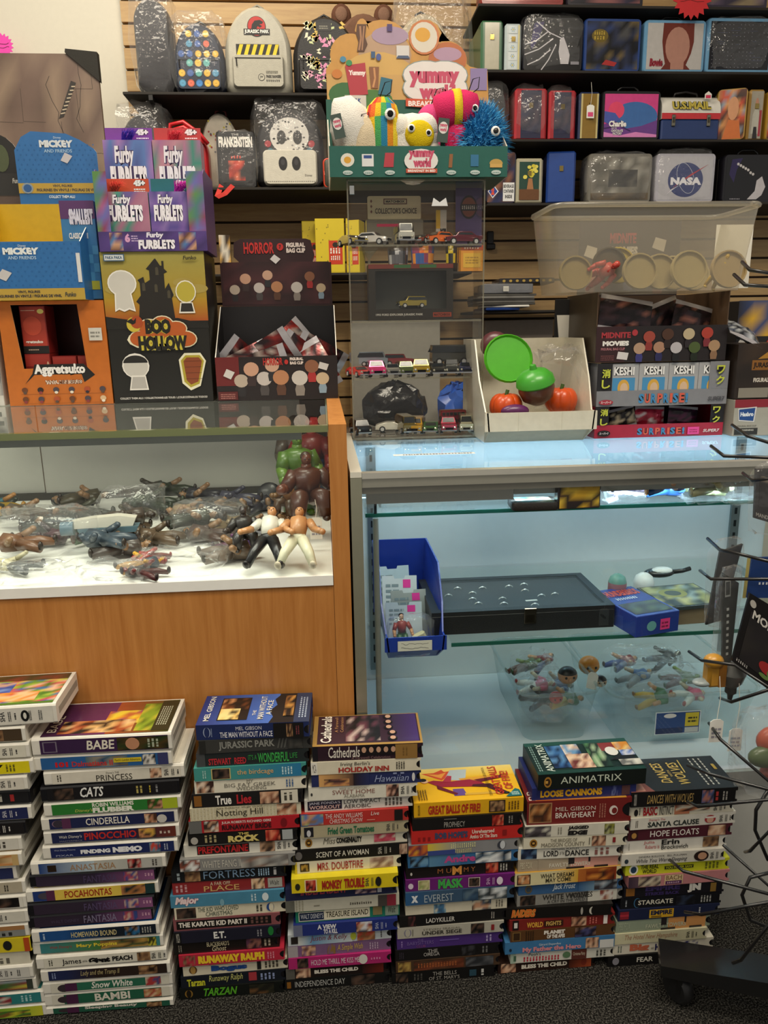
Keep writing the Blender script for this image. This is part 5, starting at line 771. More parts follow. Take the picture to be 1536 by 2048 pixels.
# mini backpacks
GBP='mini backpacks on the wall shelves'
def backpack(px0,px1,py0,zs,col,label,paint=None,pocket=None,pk=(.1,.08,.9,.45),d=.10,k=.55,film=False,trim=None,Y=None,seed=1,mat='leather',ppaint=None,zip_=True,strap=True):
 Y=Y or SF+.03
 x0,x1=Xat(px0,Y,zs+.1),Xat(px1,Y,zs+.1);z1=Zat(py0,(x0+x1)/2,Y);w=x1-x0;h=z1-zs-.001
 t=thing('mini_backpack',label,'backpack',((x0+x1)/2,Y,zs+.0004),0,GBP)
 m=MB();pillow(m,arch(-w/2,w/2,0,h,.02,14,k),0,d,col);m.build('body',mat,t,smooth=40)
 m=MB();out=arch(-w/2,w/2,0,h,.02,18,k);m.tube([(x*.985,d*.3,z*.985+.002)for x,z in out[2:-1]],.0022,trim or '#1c1a1a',6);m.build('piping',mat,t,smooth=True)
 if pocket:
  a,b,c,e=pk;m=MB();pillow(m,rrect(-w/2+a*w,-w/2+c*w,b*h,e*h,.012),-.016,.004,pocket,((0,.94),(.3,.985),(1,1)));o=m.build('front_pocket',mat,t,smooth=40)
  if zip_:
   m=MB();m.tube([(-w/2+(a+.05)*w,-.0165,(e-.045)*h),(-w/2+(c-.05)*w,-.0165,(e-.045)*h)],.0012,'#2a2826',6);m.tube([(-w/2+(a+.07)*w,-.018,(e-.045)*h),(-w/2+(a+.075)*w,-.0185,(e-.045)*h-.022)],.0018,'#1c1a1a',6);m.build('zip','black',o)
  if ppaint:
   pr=MB();pn=Panel(pr,(-w/2+(a+.03)*w,-.016,(b+.02)*h),(1,0,0),(0,0,1),(c-a-.06)*w,(e-b-.04)*h);ppaint(pn);pr.build('pocket_print','ink',t)
 if strap:
  m=MB();m.tube([(-.018,d*.8,h-.004),(-.016,d*.8,h+.018),(0,d*.8,h+.026),(.016,d*.8,h+.018),(.018,d*.8,h-.004)],.0035,trim or '#1c1a1a',8);m.build('top_loop',mat,t,smooth=True)
 if paint:
  pr=MB();pn=Panel(pr,(-w/2*.84,0,h*.075),(1,0,0),(0,0,1),w*.84,h*.84);paint(pn);pr.build('front_print','ink',t)
 if film:wrap_film('plastic_wrap',t,-w/2-.01,w/2+.01,-.026,d+.01,.0006,h+.03,.009,seed,10)
 return t
def pt_discs(rows,cols,cl,r=.07,seed=2,v0=0,v1=1):
 def f(p):
  g=random.Random(seed)
  for j in range(rows):
   for i in range(cols):
    u=(i+.5)/cols;v=v0+(v1-v0)*(j+.5)/rows
    if v>.7 and abs(u-.5)>.36:continue
    c=g.choice(cl);p.d(u,v,r,r*p.w/p.h,c,12);p.k-=1
    p.k+=1;p.d(u,v,r*.72,r*.72*p.w/p.h,tuple(min(1,q*1.25+.02)for q in C(c)),10);p.k-=1
    p.k+=1;p.d(u-.014,v,.008,.008*p.w/p.h,'#3a3428',5);p.d(u+.014,v,.008,.008*p.w/p.h,'#3a3428',5);p.k-=3
  p.k+=4
 return f
BUT=['#d8a838','#c8604a','#4a88a8','#3a7ab8','#5aa09a','#d8b04a','#3a5a98']
backpack(270,344,-8,ZL1,'#37363a','tall charcoal bag shrouded in clear film, left end of shelf',d=.12,k=.25,film=True,seed=12,strap=False)
backpack(346,448,42,ZL1,'#232c40','navy mini backpack covered in coloured buttons',pt_discs(3,5,BUT,.075,2,.50,.98),'#232c40',(.06,.05,.94,.50),ppaint=pt_discs(3,5,BUT,.082,7),film=True,seed=13)
def pt_jp(p):
 p.d(.5,.815,.165,.165*p.w/p.h,'#1a1616',28);p.d(.5,.82,.152,.152*p.w/p.h,'#b8302c',28)
 p.poly([(.40,.76),(.42,.84),(.47,.89),(.56,.90),(.62,.875),(.60,.85),(.55,.845),(.60,.82),(.56,.80),(.52,.82),(.50,.79),(.55,.74),(.47,.75)],'#1a1616')
 p.r(.27,.705,.73,.785,'#1a1616');p.t('JURASSIC PARK',.285,.715,.715,.775,'#f0ece4',.035)
 p.r(.12,.425,.88,.585,'#1c1a14')
 for i in range(6):u=.12+.127*i;p.poly([(u,.43),(u+.065,.43),(min(u+.13,.88),.58),(min(u+.065,.88),.58)],'#d8c020')
def pt_ranger(p):p.d(.56,.28,.07,.07*p.w/p.h,'#2a2826',18);p.d(.56,.28,.058,.058*p.w/p.h,'#b8b4a4',18);p.t('JW',.525,.23,.595,.33,'#2a2826',.05);p.t('PARK RANGER',.66,.26,.97,.36,'#2a2826',.04);p.bars(.66,.14,.95,.2,'#2a2826',7,True);p.bars(.66,.42,.9,.52,'#6a685c',2)
backpack(449,583,8,ZL1,'#b5b1a2','pale grey backpack with round red emblem and hazard stripe',pt_jp,'#aeaa9b',(.11,.07,.89,.44),ppaint=pt_ranger,trim='#8a877a',seed=14)
def pt_butter(p):
 g=random.Random(5)
 for i in range(34):
  u,v=g.uniform(.04,.96),g.uniform(.02,.96)
  if v>.7 and abs(u-.5)>.34:continue
  a=g.uniform(0,6.28);s=g.uniform(.05,.085);c=g.choice(['#d88ab0','#e0dcc0','#d8b85a','#c8d09a','#e0a0b8'])
  for sg in(1,-1):
   q=[(0,0),(.9,.55*sg),(.5,1.0*sg),(-.3,.6*sg),(-.8,.5*sg)]
   p.poly([(u+s*(x*math.cos(a)-y*math.sin(a)),v+s*p.w/p.h*(x*math.sin(a)+y*math.cos(a)))for x,y in q],c);p.k-=1
 p.k+=1
def pt_butter2(p):pt_butter(p);p.r(.34,.86,.62,.98,'#2c2a28');p.bars(.4,.89,.56,.95,'#8a8678',2)
backpack(586,716,28,ZL1,'#1d1b1c','black backpack scattered with pastel butterflies',pt_butter2,'#1d1b1c',(.08,.05,.92,.46),ppaint=pt_butter,seed=15)
def eared():
 Y=SF+.145;x0,x1=Xat(682,Y,ZL1+.15),Xat(775,Y,ZL1+.15);z1=Zat(22,(x0+x1)/2,Y);w=x1-x0;h=z1-ZL1
 t=thing('mini_backpack','brown backpack with round ears behind the cardboard header','backpack',((x0+x1)/2,Y,ZL1+.0004),0,GBP)
 m=MB();pillow(m,arch(-w/2-.02,w/2+.02,0,h,.02,14,.5),0,.09,'#7a5a48');m.build('body','plush',t,smooth=40)
 for s in(-1,1):
  m=MB();m.ell((s*w*.46,.05,h+.002),(.032,.014,.036),'#6a4838',14,9);m.ell((s*w*.46,.038,h+.004),(.02,.006,.022),'#8a6a58',12,7);m.build('ear','plush',t,smooth=True)
eared()
backpack(792,905,22,ZL1,'#b8aa90','cream backpack in a billowing clear bag',None,'#a89a80',(.12,.06,.88,.46),film=False,seed=16,Y=SF+.035)
t=[o for o in COL.objects if o.get('label','').startswith('cream backpack')][0];wrap_film('plastic_wrap',t,-.095,.15,-.03,.13,.0006,.33,.02,16,9)
backpack(240,338,224,ZL2,'#262428','black backpack in clear film above the toy cartons',film=True,seed=17,k=.5)
def bow_bag():
 Y=SF+.03;x0,x1,z0,z1=span(332,425,226,374,Y)
 t=thing('handbag','glossy red bow-shaped bag between the black and polka-dot packs','bag',((x0+x1)/2,Y,ZL2+.0004));h=z1-ZL2
 m=MB();pillow(m,arch(-.055,.055,0,h*.8,.01,10,.4),.01,.08,'#b02026');m.build('body','plast',t,smooth=40)
 for k,s in enumerate((1,.74,.48)):
  m=MB();m.tube([(-.058*s,-.0,h*.62),(-.05*s,-.004,h*.62+.048*s),(-.012,-.004,h*.62+.056*s),(.034*s,-.002,h*.62+.024*s),(.058*s,0,h*.62-.005)],.0062,'#c8262c',8);m.build('bow_loop','plast',t,smooth=True)
bow_bag()
def pt_polka(p):
 g=random.Random(6)
 for i in range(26):p.d(g.uniform(.1,.9),g.uniform(.5,.96),.03,.03*p.w/p.h,g.choice(['#c8b83a','#8a8a90','#a83a34','#6a6a70']),8);p.k-=1
 p.k+=1;p.d(.72,.62,.25,.2,'#a01c22',18)
backpack(402,480,222,ZL2,'#d8d0bc','white spotted backpack with a red round patch',pt_polka,None,trim='#6a1c1c',seed=18,k=.5,Y=SF+.09)
def pt_frank(p):
 p.t('THE',.4,.93,.6,.965,'#d8d4cc');p.t('FRANKENSTEIN',.05,.72,.95,.91,'#e8e4dc',.05);p.r(.08,.08,.9,.62,'#2a2829')
 p.bars(.36,.52,.66,.57,'#d05040',4,True);p.pic(.28,.12,.72,.48,['#c84030','#2a2829','#e07050','#a03020'],4,4,3)
def flat_pack():
 Y=SF+.015;x0,x1,z0,z1=span(434,511,262,372,Y);w=x1-x0;h=z1-ZL2
 t=thing('wallet_bag','flat black bag with tall white lettering and red patch in film','bag',((x0+x1)/2,Y,ZL2+.0004))
 m=MB();pillow(m,rrect(-w/2,w/2,0,h,.008),0,.03,'#1a191b',((0,.97),(.2,1),(.8,1),(1,.97)));m.build('body','leather',t,smooth=35)
 pr=MB();pt_frank(Panel(pr,(-w/2+.002,0,.002),(1,0,0),(0,0,1),w-.004,h-.004));pr.build('print','ink',t)
 wrap_film('plastic_wrap',t,-w/2-.006,w/2+.008,-.006,.036,.0006,h+.005,.004,19,9)
 m=MB();pts=[(-w/2+.01,-.012,.006),(-w/2-.006,-.02,-.03),(-w/2+.02,-.022,-.02),(-w/2+.045,-.02,.004)]
 m.add([Vector(p)+Vector((dx,0,dz))for p in pts for dx,dz in((-.006,.004),(.006,-.004))],[(0,1,3,2),(2,3,5,4),(4,5,7,6)],'#d84038');m.build('ribbon','fabric',t)
flat_pack()
def pt_swirl(p):
 p.d(.5,.66,.34,.26,'#cfcbc4',24);g=random.Random(9)
 for i in range(34):
  a,b=g.uniform(.2,.8),g.uniform(.45,.9);p.d(a,b,.022,.014,g.choice(['#2a2828','#4a4848','#8a8886']),7);p.k-=1
 p.k+=1
 for s in(-1,1):p.d(.5+s*.14,.64,.08,.1,'#2a2828',12);p.d(.5+s*.38,.55,.06,.05,'#a02c34',8);p.d(.5+s*.34,.46,.05,.03,'#3a6a78',8)
def skull_pack():
 t=backpack(512,648,208,ZL2,'#1e1c1f','black backpack with white filigree and a small white bag on it',pt_swirl,film=True,seed=20,k=.5,d=.09)
 w=.2;m=MB();pillow(m,rrect(-.082,.082,.006,.105,.014),-.035,-.006,'#cfcabb',((0,.95),(.2,1),(1,1)));o=m.build('small_bag','leather',t,smooth=35)
 pr=MB();pn=Panel(pr,(-.078,-.035,.01),(1,0,0),(0,0,1),.156,.09)
 for u in(.36,.62):pn.d(u,.62,.085,.22,'#232124',18);pn.d(u,.66,.04,.1,'#3a383c',10)
 for i in range(26):pn.r(.02+i*.037,.045,.04+i*.037,.06,'#3a3838');pn.k-=1
 pn.k+=1;pn.t('Disney',.78,.2,.92,.28,'#4a4844');pr.build('print','ink',o)
skull_pack()
x0,x1,z0,z1=span(650,690,325,374,SF+.02)
t=thing('pouch','small red-orange pouch behind the acrylic case corner','bag',((x0+x1)/2,SF+.02,ZL2+.0004));m=MB();pillow(m,rrect(-.035,.035,0,.085,.012),0,.03,'#3a3a2c');m.build('body','leather',t,smooth=35)
m=MB();m.tube([(p[0],.004,p[1])for p in rrect(-.034,.034,.002,.084,.012)]+[(-.034,.004,.05)],.003,'#d8482c',6);m.build('piping','plast',t,smooth=True)
# items on the lower shelves
def dbox(name,label,cat,px0,px1,py0,zs,Y,d,col,paint=None,rz=0,group=None,mat='card',topc=None):
 x0,x1=Xat(px0,Y,zs+.05),Xat(px1,Y,zs+.05);h=Zat(py0,(x0+x1)/2,Y)-zs-.0004;w=x1-x0
 t=thing(name,label,cat,((x0+x1)/2,Y,zs+.0004),rz,group)
 m=MB();m.cbox(-w/2,w/2,0,d,0,h,.0012,col);m.build('carton',mat,t)
 if paint:pr=MB();paint(Panel(pr,(-w/2,0,0),(1,0,0),(0,0,1),w,h));pr.build('printing','ink',t)
 return t
def pt_yel(p):
 p.r(.02,.02,.98,.98,'#d8c028');g=random.Random(3)
 for i in range(16):p.d(g.uniform(.05,.6),g.uniform(.1,.95),.02,.015,'#8a7a20',6);p.k-=1
 p.k+=1;p.r(.45,.16,.92,.60,'#c83a1c');p.d(.68,.52,.1,.05,'#2a2018');p.bars(.5,.36,.88,.46,'#f0ece0',4,True);p.bars(.52,.24,.86,.32,'#f0ece0',5,True)
dbox('candy_box','bright yellow carton with red square, front of its group','box',632,690,437,ZL3,SF+.02,.06,'#d8c028',pt_yel,group='yellow cartons on the shelf')
dbox('candy_box','yellow carton set back at the left of its group','box',606,640,442,ZL3,SF+.09,.06,'#cfb624',pt_yel,group='yellow cartons on the shelf')
dbox('candy_box','yellow carton seen through the acrylic case edge','box',692,720,440,ZL3,SF+.03,.06,'#cfb624',pt_yel,rz=-20,group='yellow cartons on the shelf')
def goblet(px,lab):
 Y=SF+.06;x=Xat(px,Y,ZL3+.05);t=thing('goblet',lab,'glass',(x,Y,ZL3+.0004));m=MB();m.lathe([(.0,0),(.03,.001),(.006,.008),(.004,.045),(.012,.055),(.03,.075),(.034,.105),(.03,.105),(.024,.075),(.0,.06)],'#d8d8d8',18);m.build('bowl','acryledge',t,smooth=True)
goblet(738,'clear stemmed goblet behind the acrylic case')
def cup(px,lab,pal,h=.085,r=.035):
 Y=SF+.07;x=Xat(px,Y,ZL3+.05);t=thing('tumbler',lab,'cup',(x,Y,ZL3+.0004));m=MB();n=16;g=random.Random(px)
 m.lathe([(0,0),(r*.85,.0),(r*.9,h*.33),(r*.95,h*.66),(r,h),(r*.94,h),(r*.82,.004)],'#888',n);m.c=[C(g.choice(pal))for _ in m.f];m.build('cup','gloss',t,smooth=True)
cup(796,'silver patterned tumbler behind the acrylic case',['#a8a8ac','#5a5a60','#d8d8dc','#2a2a2e'])
cup(845,'orange and blue painted tumbler behind the acrylic case',['#d86a2c','#3a5a98','#e09038','#8a3a5a'],.09,.04)
cup(904,'black and yellow tumbler behind the acrylic case',['#1c1c1e','#2a2a2c','#c8b020','#1c1c1e'],.09,.022)
dbox('snack_carton','orange-yellow carton behind the right side of the acrylic case','box',922,966,490,ZL3,SF+.02,.05,'#d8902c',lambda p:(p.r(0,.8,1,1,'#b84a24'),p.bars(.15,.86,.85,.94,'#f0e8d8',6,True),p.r(.1,.15,.9,.7,'#dcae38'),p.bars(.2,.3,.8,.6,'#a8802c',3)))
dbox('mug_card','dark figurine card on the shelf left of the horror display','card',440,462,470,ZL3,SF+.05,.02,'#8a6a3a',lambda p:p.pic(0,0,1,1,['#c89a48','#3a2a1c','#d8d0c0','#5a4a38'],3,5,4))
t=thing('display_hook','black plastic clip on the slatwall right of the acrylic case','hook',(Xat(980,2.76,1.5),2.77,Zat(500,.6,2.76)));m=MB();m.cbox(-.012,.012,-.02,.0,0,.062,.003,'#151415');m.cbox(-.016,.016,-.03,-.02,.0,.02,.003,'#151415');m.build('clip','black',t)
def slabs():
 Y=SF-.01
 spec=[('folded_shirt','blue folded plastic-wrapped cloth under the papers','cloth',972,1040,6,'#2a4a98','foil',3),('paper_sheaf','white loose sheets sticking out of the pile','papers',966,1058,5,'#dcdad2','paper',-6),('magazine_pile','grey magazines piled beneath the wrapped pack','magazines',962,1072,26,'#55524e','gloss',4),('wrapped_pack','film-wrapped grey pack lying on the magazines','package',968,1066,22,'#74767c','card',0),('patterned_pouch','dark pouch with gold pattern topmost of the pile','package',1000,1108,12,'#26242a','leather',-4)]
 z=ZR4
 for nm,lab,cat,a,b,hm,col,mat,rz in spec:
  h=hm*.001*1.35;x0,x1=Xat(a,Y,z),Xat(b,Y,z);w=x1-x0
  t=thing(nm,lab,cat,((x0+x1)/2,Y,z+.0006),rz);m=MB()
  if nm=='magazine_pile':
   for k in range(5):MB().cbox(-w/2+rnd.uniform(0,.006),w/2+rnd.uniform(-.004,.008),0,.19,h*k/5,h*(k+1)/5-.0006,.0008,['#4a4844','#6a6864','#3a3836','#8a8884','#5a5854'][k]).build('magazine',mat,t)
  else:
   m.cbox(-w/2,w/2,0,.17,0,h,min(.002,h*.3),col);m.build('pack',mat,t)
   if nm=='wrapped_pack':wrap_film('plastic_wrap',t,-w/2-.006,w/2+.01,-.006,.18,.0002,h+.005,.003,4,9);price_tag(t,(-.02,-.008,.006),.018,.016,'#d8d6cc',0)
   if nm=='patterned_pouch':
    pr=MB();pn=Panel(pr,(-w/2,0,0),(1,0,0),(0,0,1),w,h);[pn.d(.08+.12*i,.5,.03,.25,'#b89a4a',8)for i in range(8)];pr.build('gold_pattern','ink',t)
  z+=h+.001
slabs()
dbox('dark_folder','black folder with a white sheet behind the white bin','folder',1104,1152,598,AT+.004,1.742,.008,'#1b1b1d',lambda p:p.poly([(.06,.88),(.62,.88),(.6,.3),(.42,.3)],'#d8d6d0'))
def lump(name,lab,cat,px,py,rx,ry,rz_,col,mat,seed=1,Y=SF+.085,zs=None):
 x=Xat(px,Y,zs);t=thing(name,lab,cat,(x,Y,zs+.0005));g=random.Random(seed)
 m=MB();m.ell((0,0,rz_),(rx,ry,rz_),col,18,12);m.v=[(a+g.uniform(-1,1)*.012,b+g.uniform(-1,1)*.012,max(0,c+g.uniform(-1,1)*.012))for a,b,c in m.v];m.build('crumpled_sack',mat,t,smooth=30)
 return t
lump('sack','crumpled glossy black sack behind the lowest toy cars','bag',790,820,.11,.06,.085,'#1b1b1e','bagblack',3,zs=ZLOW)
lump('sack','bright blue plastic sack behind the lowest toy cars','bag',912,800,.065,.06,.08,'#2458b8','plast',5,zs=ZLOW)
dbox('storage_box','pale grey storage box on the lowest wall shelf','box',706,880,640,ZLOW,SF+.2,.04,'#b4b0a4')
dbox('storage_box','taupe storage box behind the white bin','box',968,1100,640,ZLOW,SF+.1,.12,'#8a7f74')
# red and pink starburst price signs
def starburst(lab,px,py,Y,r,col,n=18):
 p=aY(px,py,Y);t=thing('starburst_sign',lab,'sign',p);m=MB()
 m.prism([((r if i%2 else r*.78)*math.cos(math.pi*i/n),(r if i%2 else r*.78)*math.sin(math.pi*i/n))for i in range(2*n)],-.0006,.0006,col);m.build('card','paper',t)
 pr=MB();pn=Panel(pr,(-r*.6,-.0006,-r*.3),(1,0,0),(0,0,1),r*1.2,r*.6);g=random.Random(px)
 for k in range(2):pn.line([(i/7,.25+.5*k+g.uniform(-.12,.12))for i in range(8)],.0016,'#7a1c4c' if 'pink' in lab else '#7a1418')
 pr.build('marker_scribble','ink',t)
starburst('red starburst price sign on the top shelf edge',1385,-6,SF-.004,.062,'#c8262c')
starburst('hot pink starburst price sign on the white wall',4,91,2.74,.036,'#e848b0')
# big poster leaning on the white wall (figure omitted, backdrop and placard kept)
def poster():
 Y=2.55;x1=Xat(200,Y,1.9);z1=Zat(108,x1,Y);x0=x1-.62;z0=1.05-.2
 t=thing('poster_board','large brown cracked-brick poster board with black corner guard','poster',(x1,Y,0),0)
 tm=thing
 m=MB();m.box(-.62,0,0,.012,z0,z1,'#6a564a');m.build('board','card',t)
 pr=MB();pn=Panel(pr,(-.62,0,z0),(1,0,0),(0,0,1),.62,z1-z0);pn.pic(0,0,1,1,['#6e5a4e','#7a6658','#5c4a40','#84705e','#665248'],14,16,3)
 g=random.Random(12)
 for j in range(12):
  v=.06+j*.078;u=0
  while u<1:
   w=g.uniform(.1,.2)
   if g.random()<.6:pn.line([(u,v),(u+w,v+g.uniform(-.004,.004))],.0014,'#43352c');pn.k-=1
   if g.random()<.5:pn.line([(u,v),(u+g.uniform(-.008,.008),v+.078)],.0014,'#43352c');pn.k-=1
   u+=w
 for k in range(9):
  u,v=g.uniform(.45,.98),g.uniform(.5,.98);pts=[(u,v)]
  for i in range(6):u+=g.uniform(-.03,.03);v-=g.uniform(.015,.04);pts.append((u,v))
  pn.line(pts,.0018,'#3a2e28');pn.k-=1
 pn.k+=2
 h=z1-z0;q=lambda px,py:((Xat(px,Y,Zat(py,x1,Y))-(x1-.62))/.62,(Zat(py,x1,Y)-z0)/h)
 a,b,c,d=q(40,312),q(120,345),q(112,400),q(32,372);pn.poly([d,c,b,a],'#4a443e');pn.k+=1
 e0=q(36,310);pn.t('Holly',*q(46,343),*q(78,322),'#cfc8bc',.02);pn.t('003',*q(38,362),*q(74,337),'#d8d2c8',.05)
 pn.poly([q(118,238),q(128,234),q(152,166),q(142,162)],'#2a2420')
 for i in range(8):k=i/8;a=q(122+24*k,228-62*k);b=q(131+22*k,226-60*k);pn.line([a,b],.003,'#b8a890');pn.k-=1
 pr.build('printing','ink',t)
 m=MB();m.prism([(-.09,z1+.002),(.003,z1-.075),(.003,z1+.004),(-.088,z1+.012)],-.006,.018,'#26241f');m.build('corner_guard','fabric',t)
poster()
# display cartons on the wooden counter
CT=WT-.0015
YB=1.77
def tray(t,w,d,hf,hb,th,col,inner,mat='card',back=True):
 """open display tray: low front, sides rising to a tall back; x centred, front at y 0"""
 MB().box(-w/2,w/2,0,th,0,hf,inner,f=col,l=col,r=col,d=col).build('front_panel',mat,t)
 for s in(-1,1):
  m=MB();x=s*(w/2-th/2)
  pts=[(th,0),(d,0),(d,hb),(d*.9,hb),(th,hf)]
  m.prism(pts,x-th/2,x+th/2,inner,M=Matrix(((0,1,0,0),(1,0,0,0),(0,0,1,0),(0,0,0,1))),side='#e8e4d8');m.f=[f[::-1]for f in m.f]
  m.c[0 if s<0 else 1]=C(col);m.build('side_panel',mat,t)
 MB().box(-w/2+th,w/2-th,th,d-th,0,th,inner).build('base',mat,t)
 if back:MB().box(-w/2+th,w/2-th,d-th,d,0,hb,inner).build('back_panel',mat,t)
 # tall ghost-village carton
def carton_boo():
 x0,x1=-.4775,-.253;w=x1-x0;h=1.3635-CT
 t=thing('toy_carton','tall yellow and black carton with a haunted house and orange title','box',((x0+x1)/2,YB,CT+.0004))
 m=MB();m.cbox(-w/2,w/2,0,.17,0,h,.0012,'#1b1914');m.build('carton','card',t)
 pr=MB();p=Panel(pr,(-w/2,0,0),(1,0,0),(0,0,1),w,h)
 p.grad(0,.70,1,1,'#a88a24','#a39a4c',True);p.grad(0,.55,1,.70,'#a8501c','#b08c22',True);p.poly([(0,.50),(1,.5),(1,.52),(.7,.57),(.3,.555),(0,.585)],'#1b1914')
 for u,v,r in((.78,.80,.1),(.9,.76,.12),(.7,.74,.08),(.12,.76,.1)):p.d(u,v,r,.03,'#a89448',14)
 p.poly([(.32,.54),(.34,.66),(.31,.68),(.36,.72),(.36,.80),(.34,.82),(.40,.84),(.41,.80),(.46,.82),(.46,.88),(.43,.89),(.52,.955),(.53,.955),(.57,.91),(.585,.91),(.585,.94),(.605,.94),(.605,.89),(.635,.87),(.60,.86),(.60,.76),(.64,.80),(.68,.72),(.66,.70),(.68,.54)],'#211d18')
 for u,v in((.38,.75),(.52,.85),(.50,.74),(.62,.70)):p.r(u,v,u+.03,v+.04,'#4a4434');p.d(u+.015,v+.04,.015,.012,'#4a4434',10)
 [(p.d(.19,.80,.14-k,.085-k*.7,c,20),p.poly([(.10+k,.615+k),(.14,.63+k),(.19,.615+k),(.24,.63+k),(.30-k,.615+k),(.27-k,.74),(.11+k,.74)],c))for k,c in((0,'#f0ece4'),(.012,'#cfcbc2'))]
 p.d(.80,.74,.10,.075,'#e8e4d8');p.d(.80,.74,.09,.067,'#b8a83c');p.poly([(.72,.60),(.88,.60),(.86,.67),(.74,.67)],'#e8e4d8');p.poly([(.735,.61),(.865,.61),(.85,.665),(.75,.665)],'#2a2824')
 p.d(.25,.255,.135,.085,'#e8e4dc');p.d(.25,.25,.12,.074,'#c8c4bc');p.d(.25,.275,.12,.05,'#221f1c',18,0,180);p.poly([(.17,.09),(.36,.09),(.34,.19),(.2,.19)],'#e8e4dc');p.poly([(.185,.1),(.345,.1),(.33,.18),(.21,.18)],'#b4b0aa')
 p.poly([(.70,.13),(.78,.08),(.88,.11),(.95,.28),(.90,.335),(.74,.335),(.68,.29)],'#e8e4c8');p.poly([(.72,.14),(.78,.10),(.87,.125),(.93,.28),(.89,.32),(.75,.32),(.70,.285)],'#b0a030');p.poly([(.745,.15),(.785,.12),(.86,.14),(.91,.28),(.88,.305),(.76,.305),(.725,.28)],'#8a4422')
 for v in(.16,.20,.24,.28):p.line([(.74,v),(.90,v)],.0008,'#4a2410');p.k-=1
 p.k+=1
 for u,v,a,b in((.32,.435,.10,.05),(.42,.51,.11,.05),(.55,.53,.1,.05),(.68,.5,.1,.045),(.76,.43,.11,.05),(.5,.43,.28,.065)):p.d(u,v,a*1.1,b*1.15,'#e8e0c0',16)
 for u,v,a,b in((.32,.435,.10,.05),(.42,.51,.11,.05),(.55,.53,.1,.05),(.68,.5,.1,.045),(.76,.43,.11,.05),(.5,.43,.28,.065)):p.d(u,v,a,b,'#b85a22',16)
 p.d(.27,.53,.07,.05,'#c8b43c');p.d(.30,.545,.06,.042,'#a8481c');p.poly([(.20,.55),(.25,.57),(.27,.555),(.30,.575),(.29,.54),(.26,.53)],'#1b1914')
 p.t('BOO',.38,.465,.63,.565,'#1c1a10',.07,out='#c8b83c',ow=.13);p.t('HOLLOW',.30,.355,.78,.455,'#1c1a10',.07,out='#c8b83c',ow=.13)
 p.t('COLLECT THEM ALL! / COLLECTIONNE-LES TOUS! / ¡COLECCIÓNALOS TODOS!',.07,.025,.94,.045,'#e8e4dc',.02)
 p.r(.04,.94,.24,.985,'#3a5a78');p.r(.05,.946,.23,.979,'#d8dcdc');p.t('PAKA PAKA',.06,.953,.22,.973,'#3a5a78',.04);p.t('Funko',.80,.945,.93,.97,'#2a2818',.03,.15)
 pr.build('printing','ink',t)
carton_boo()
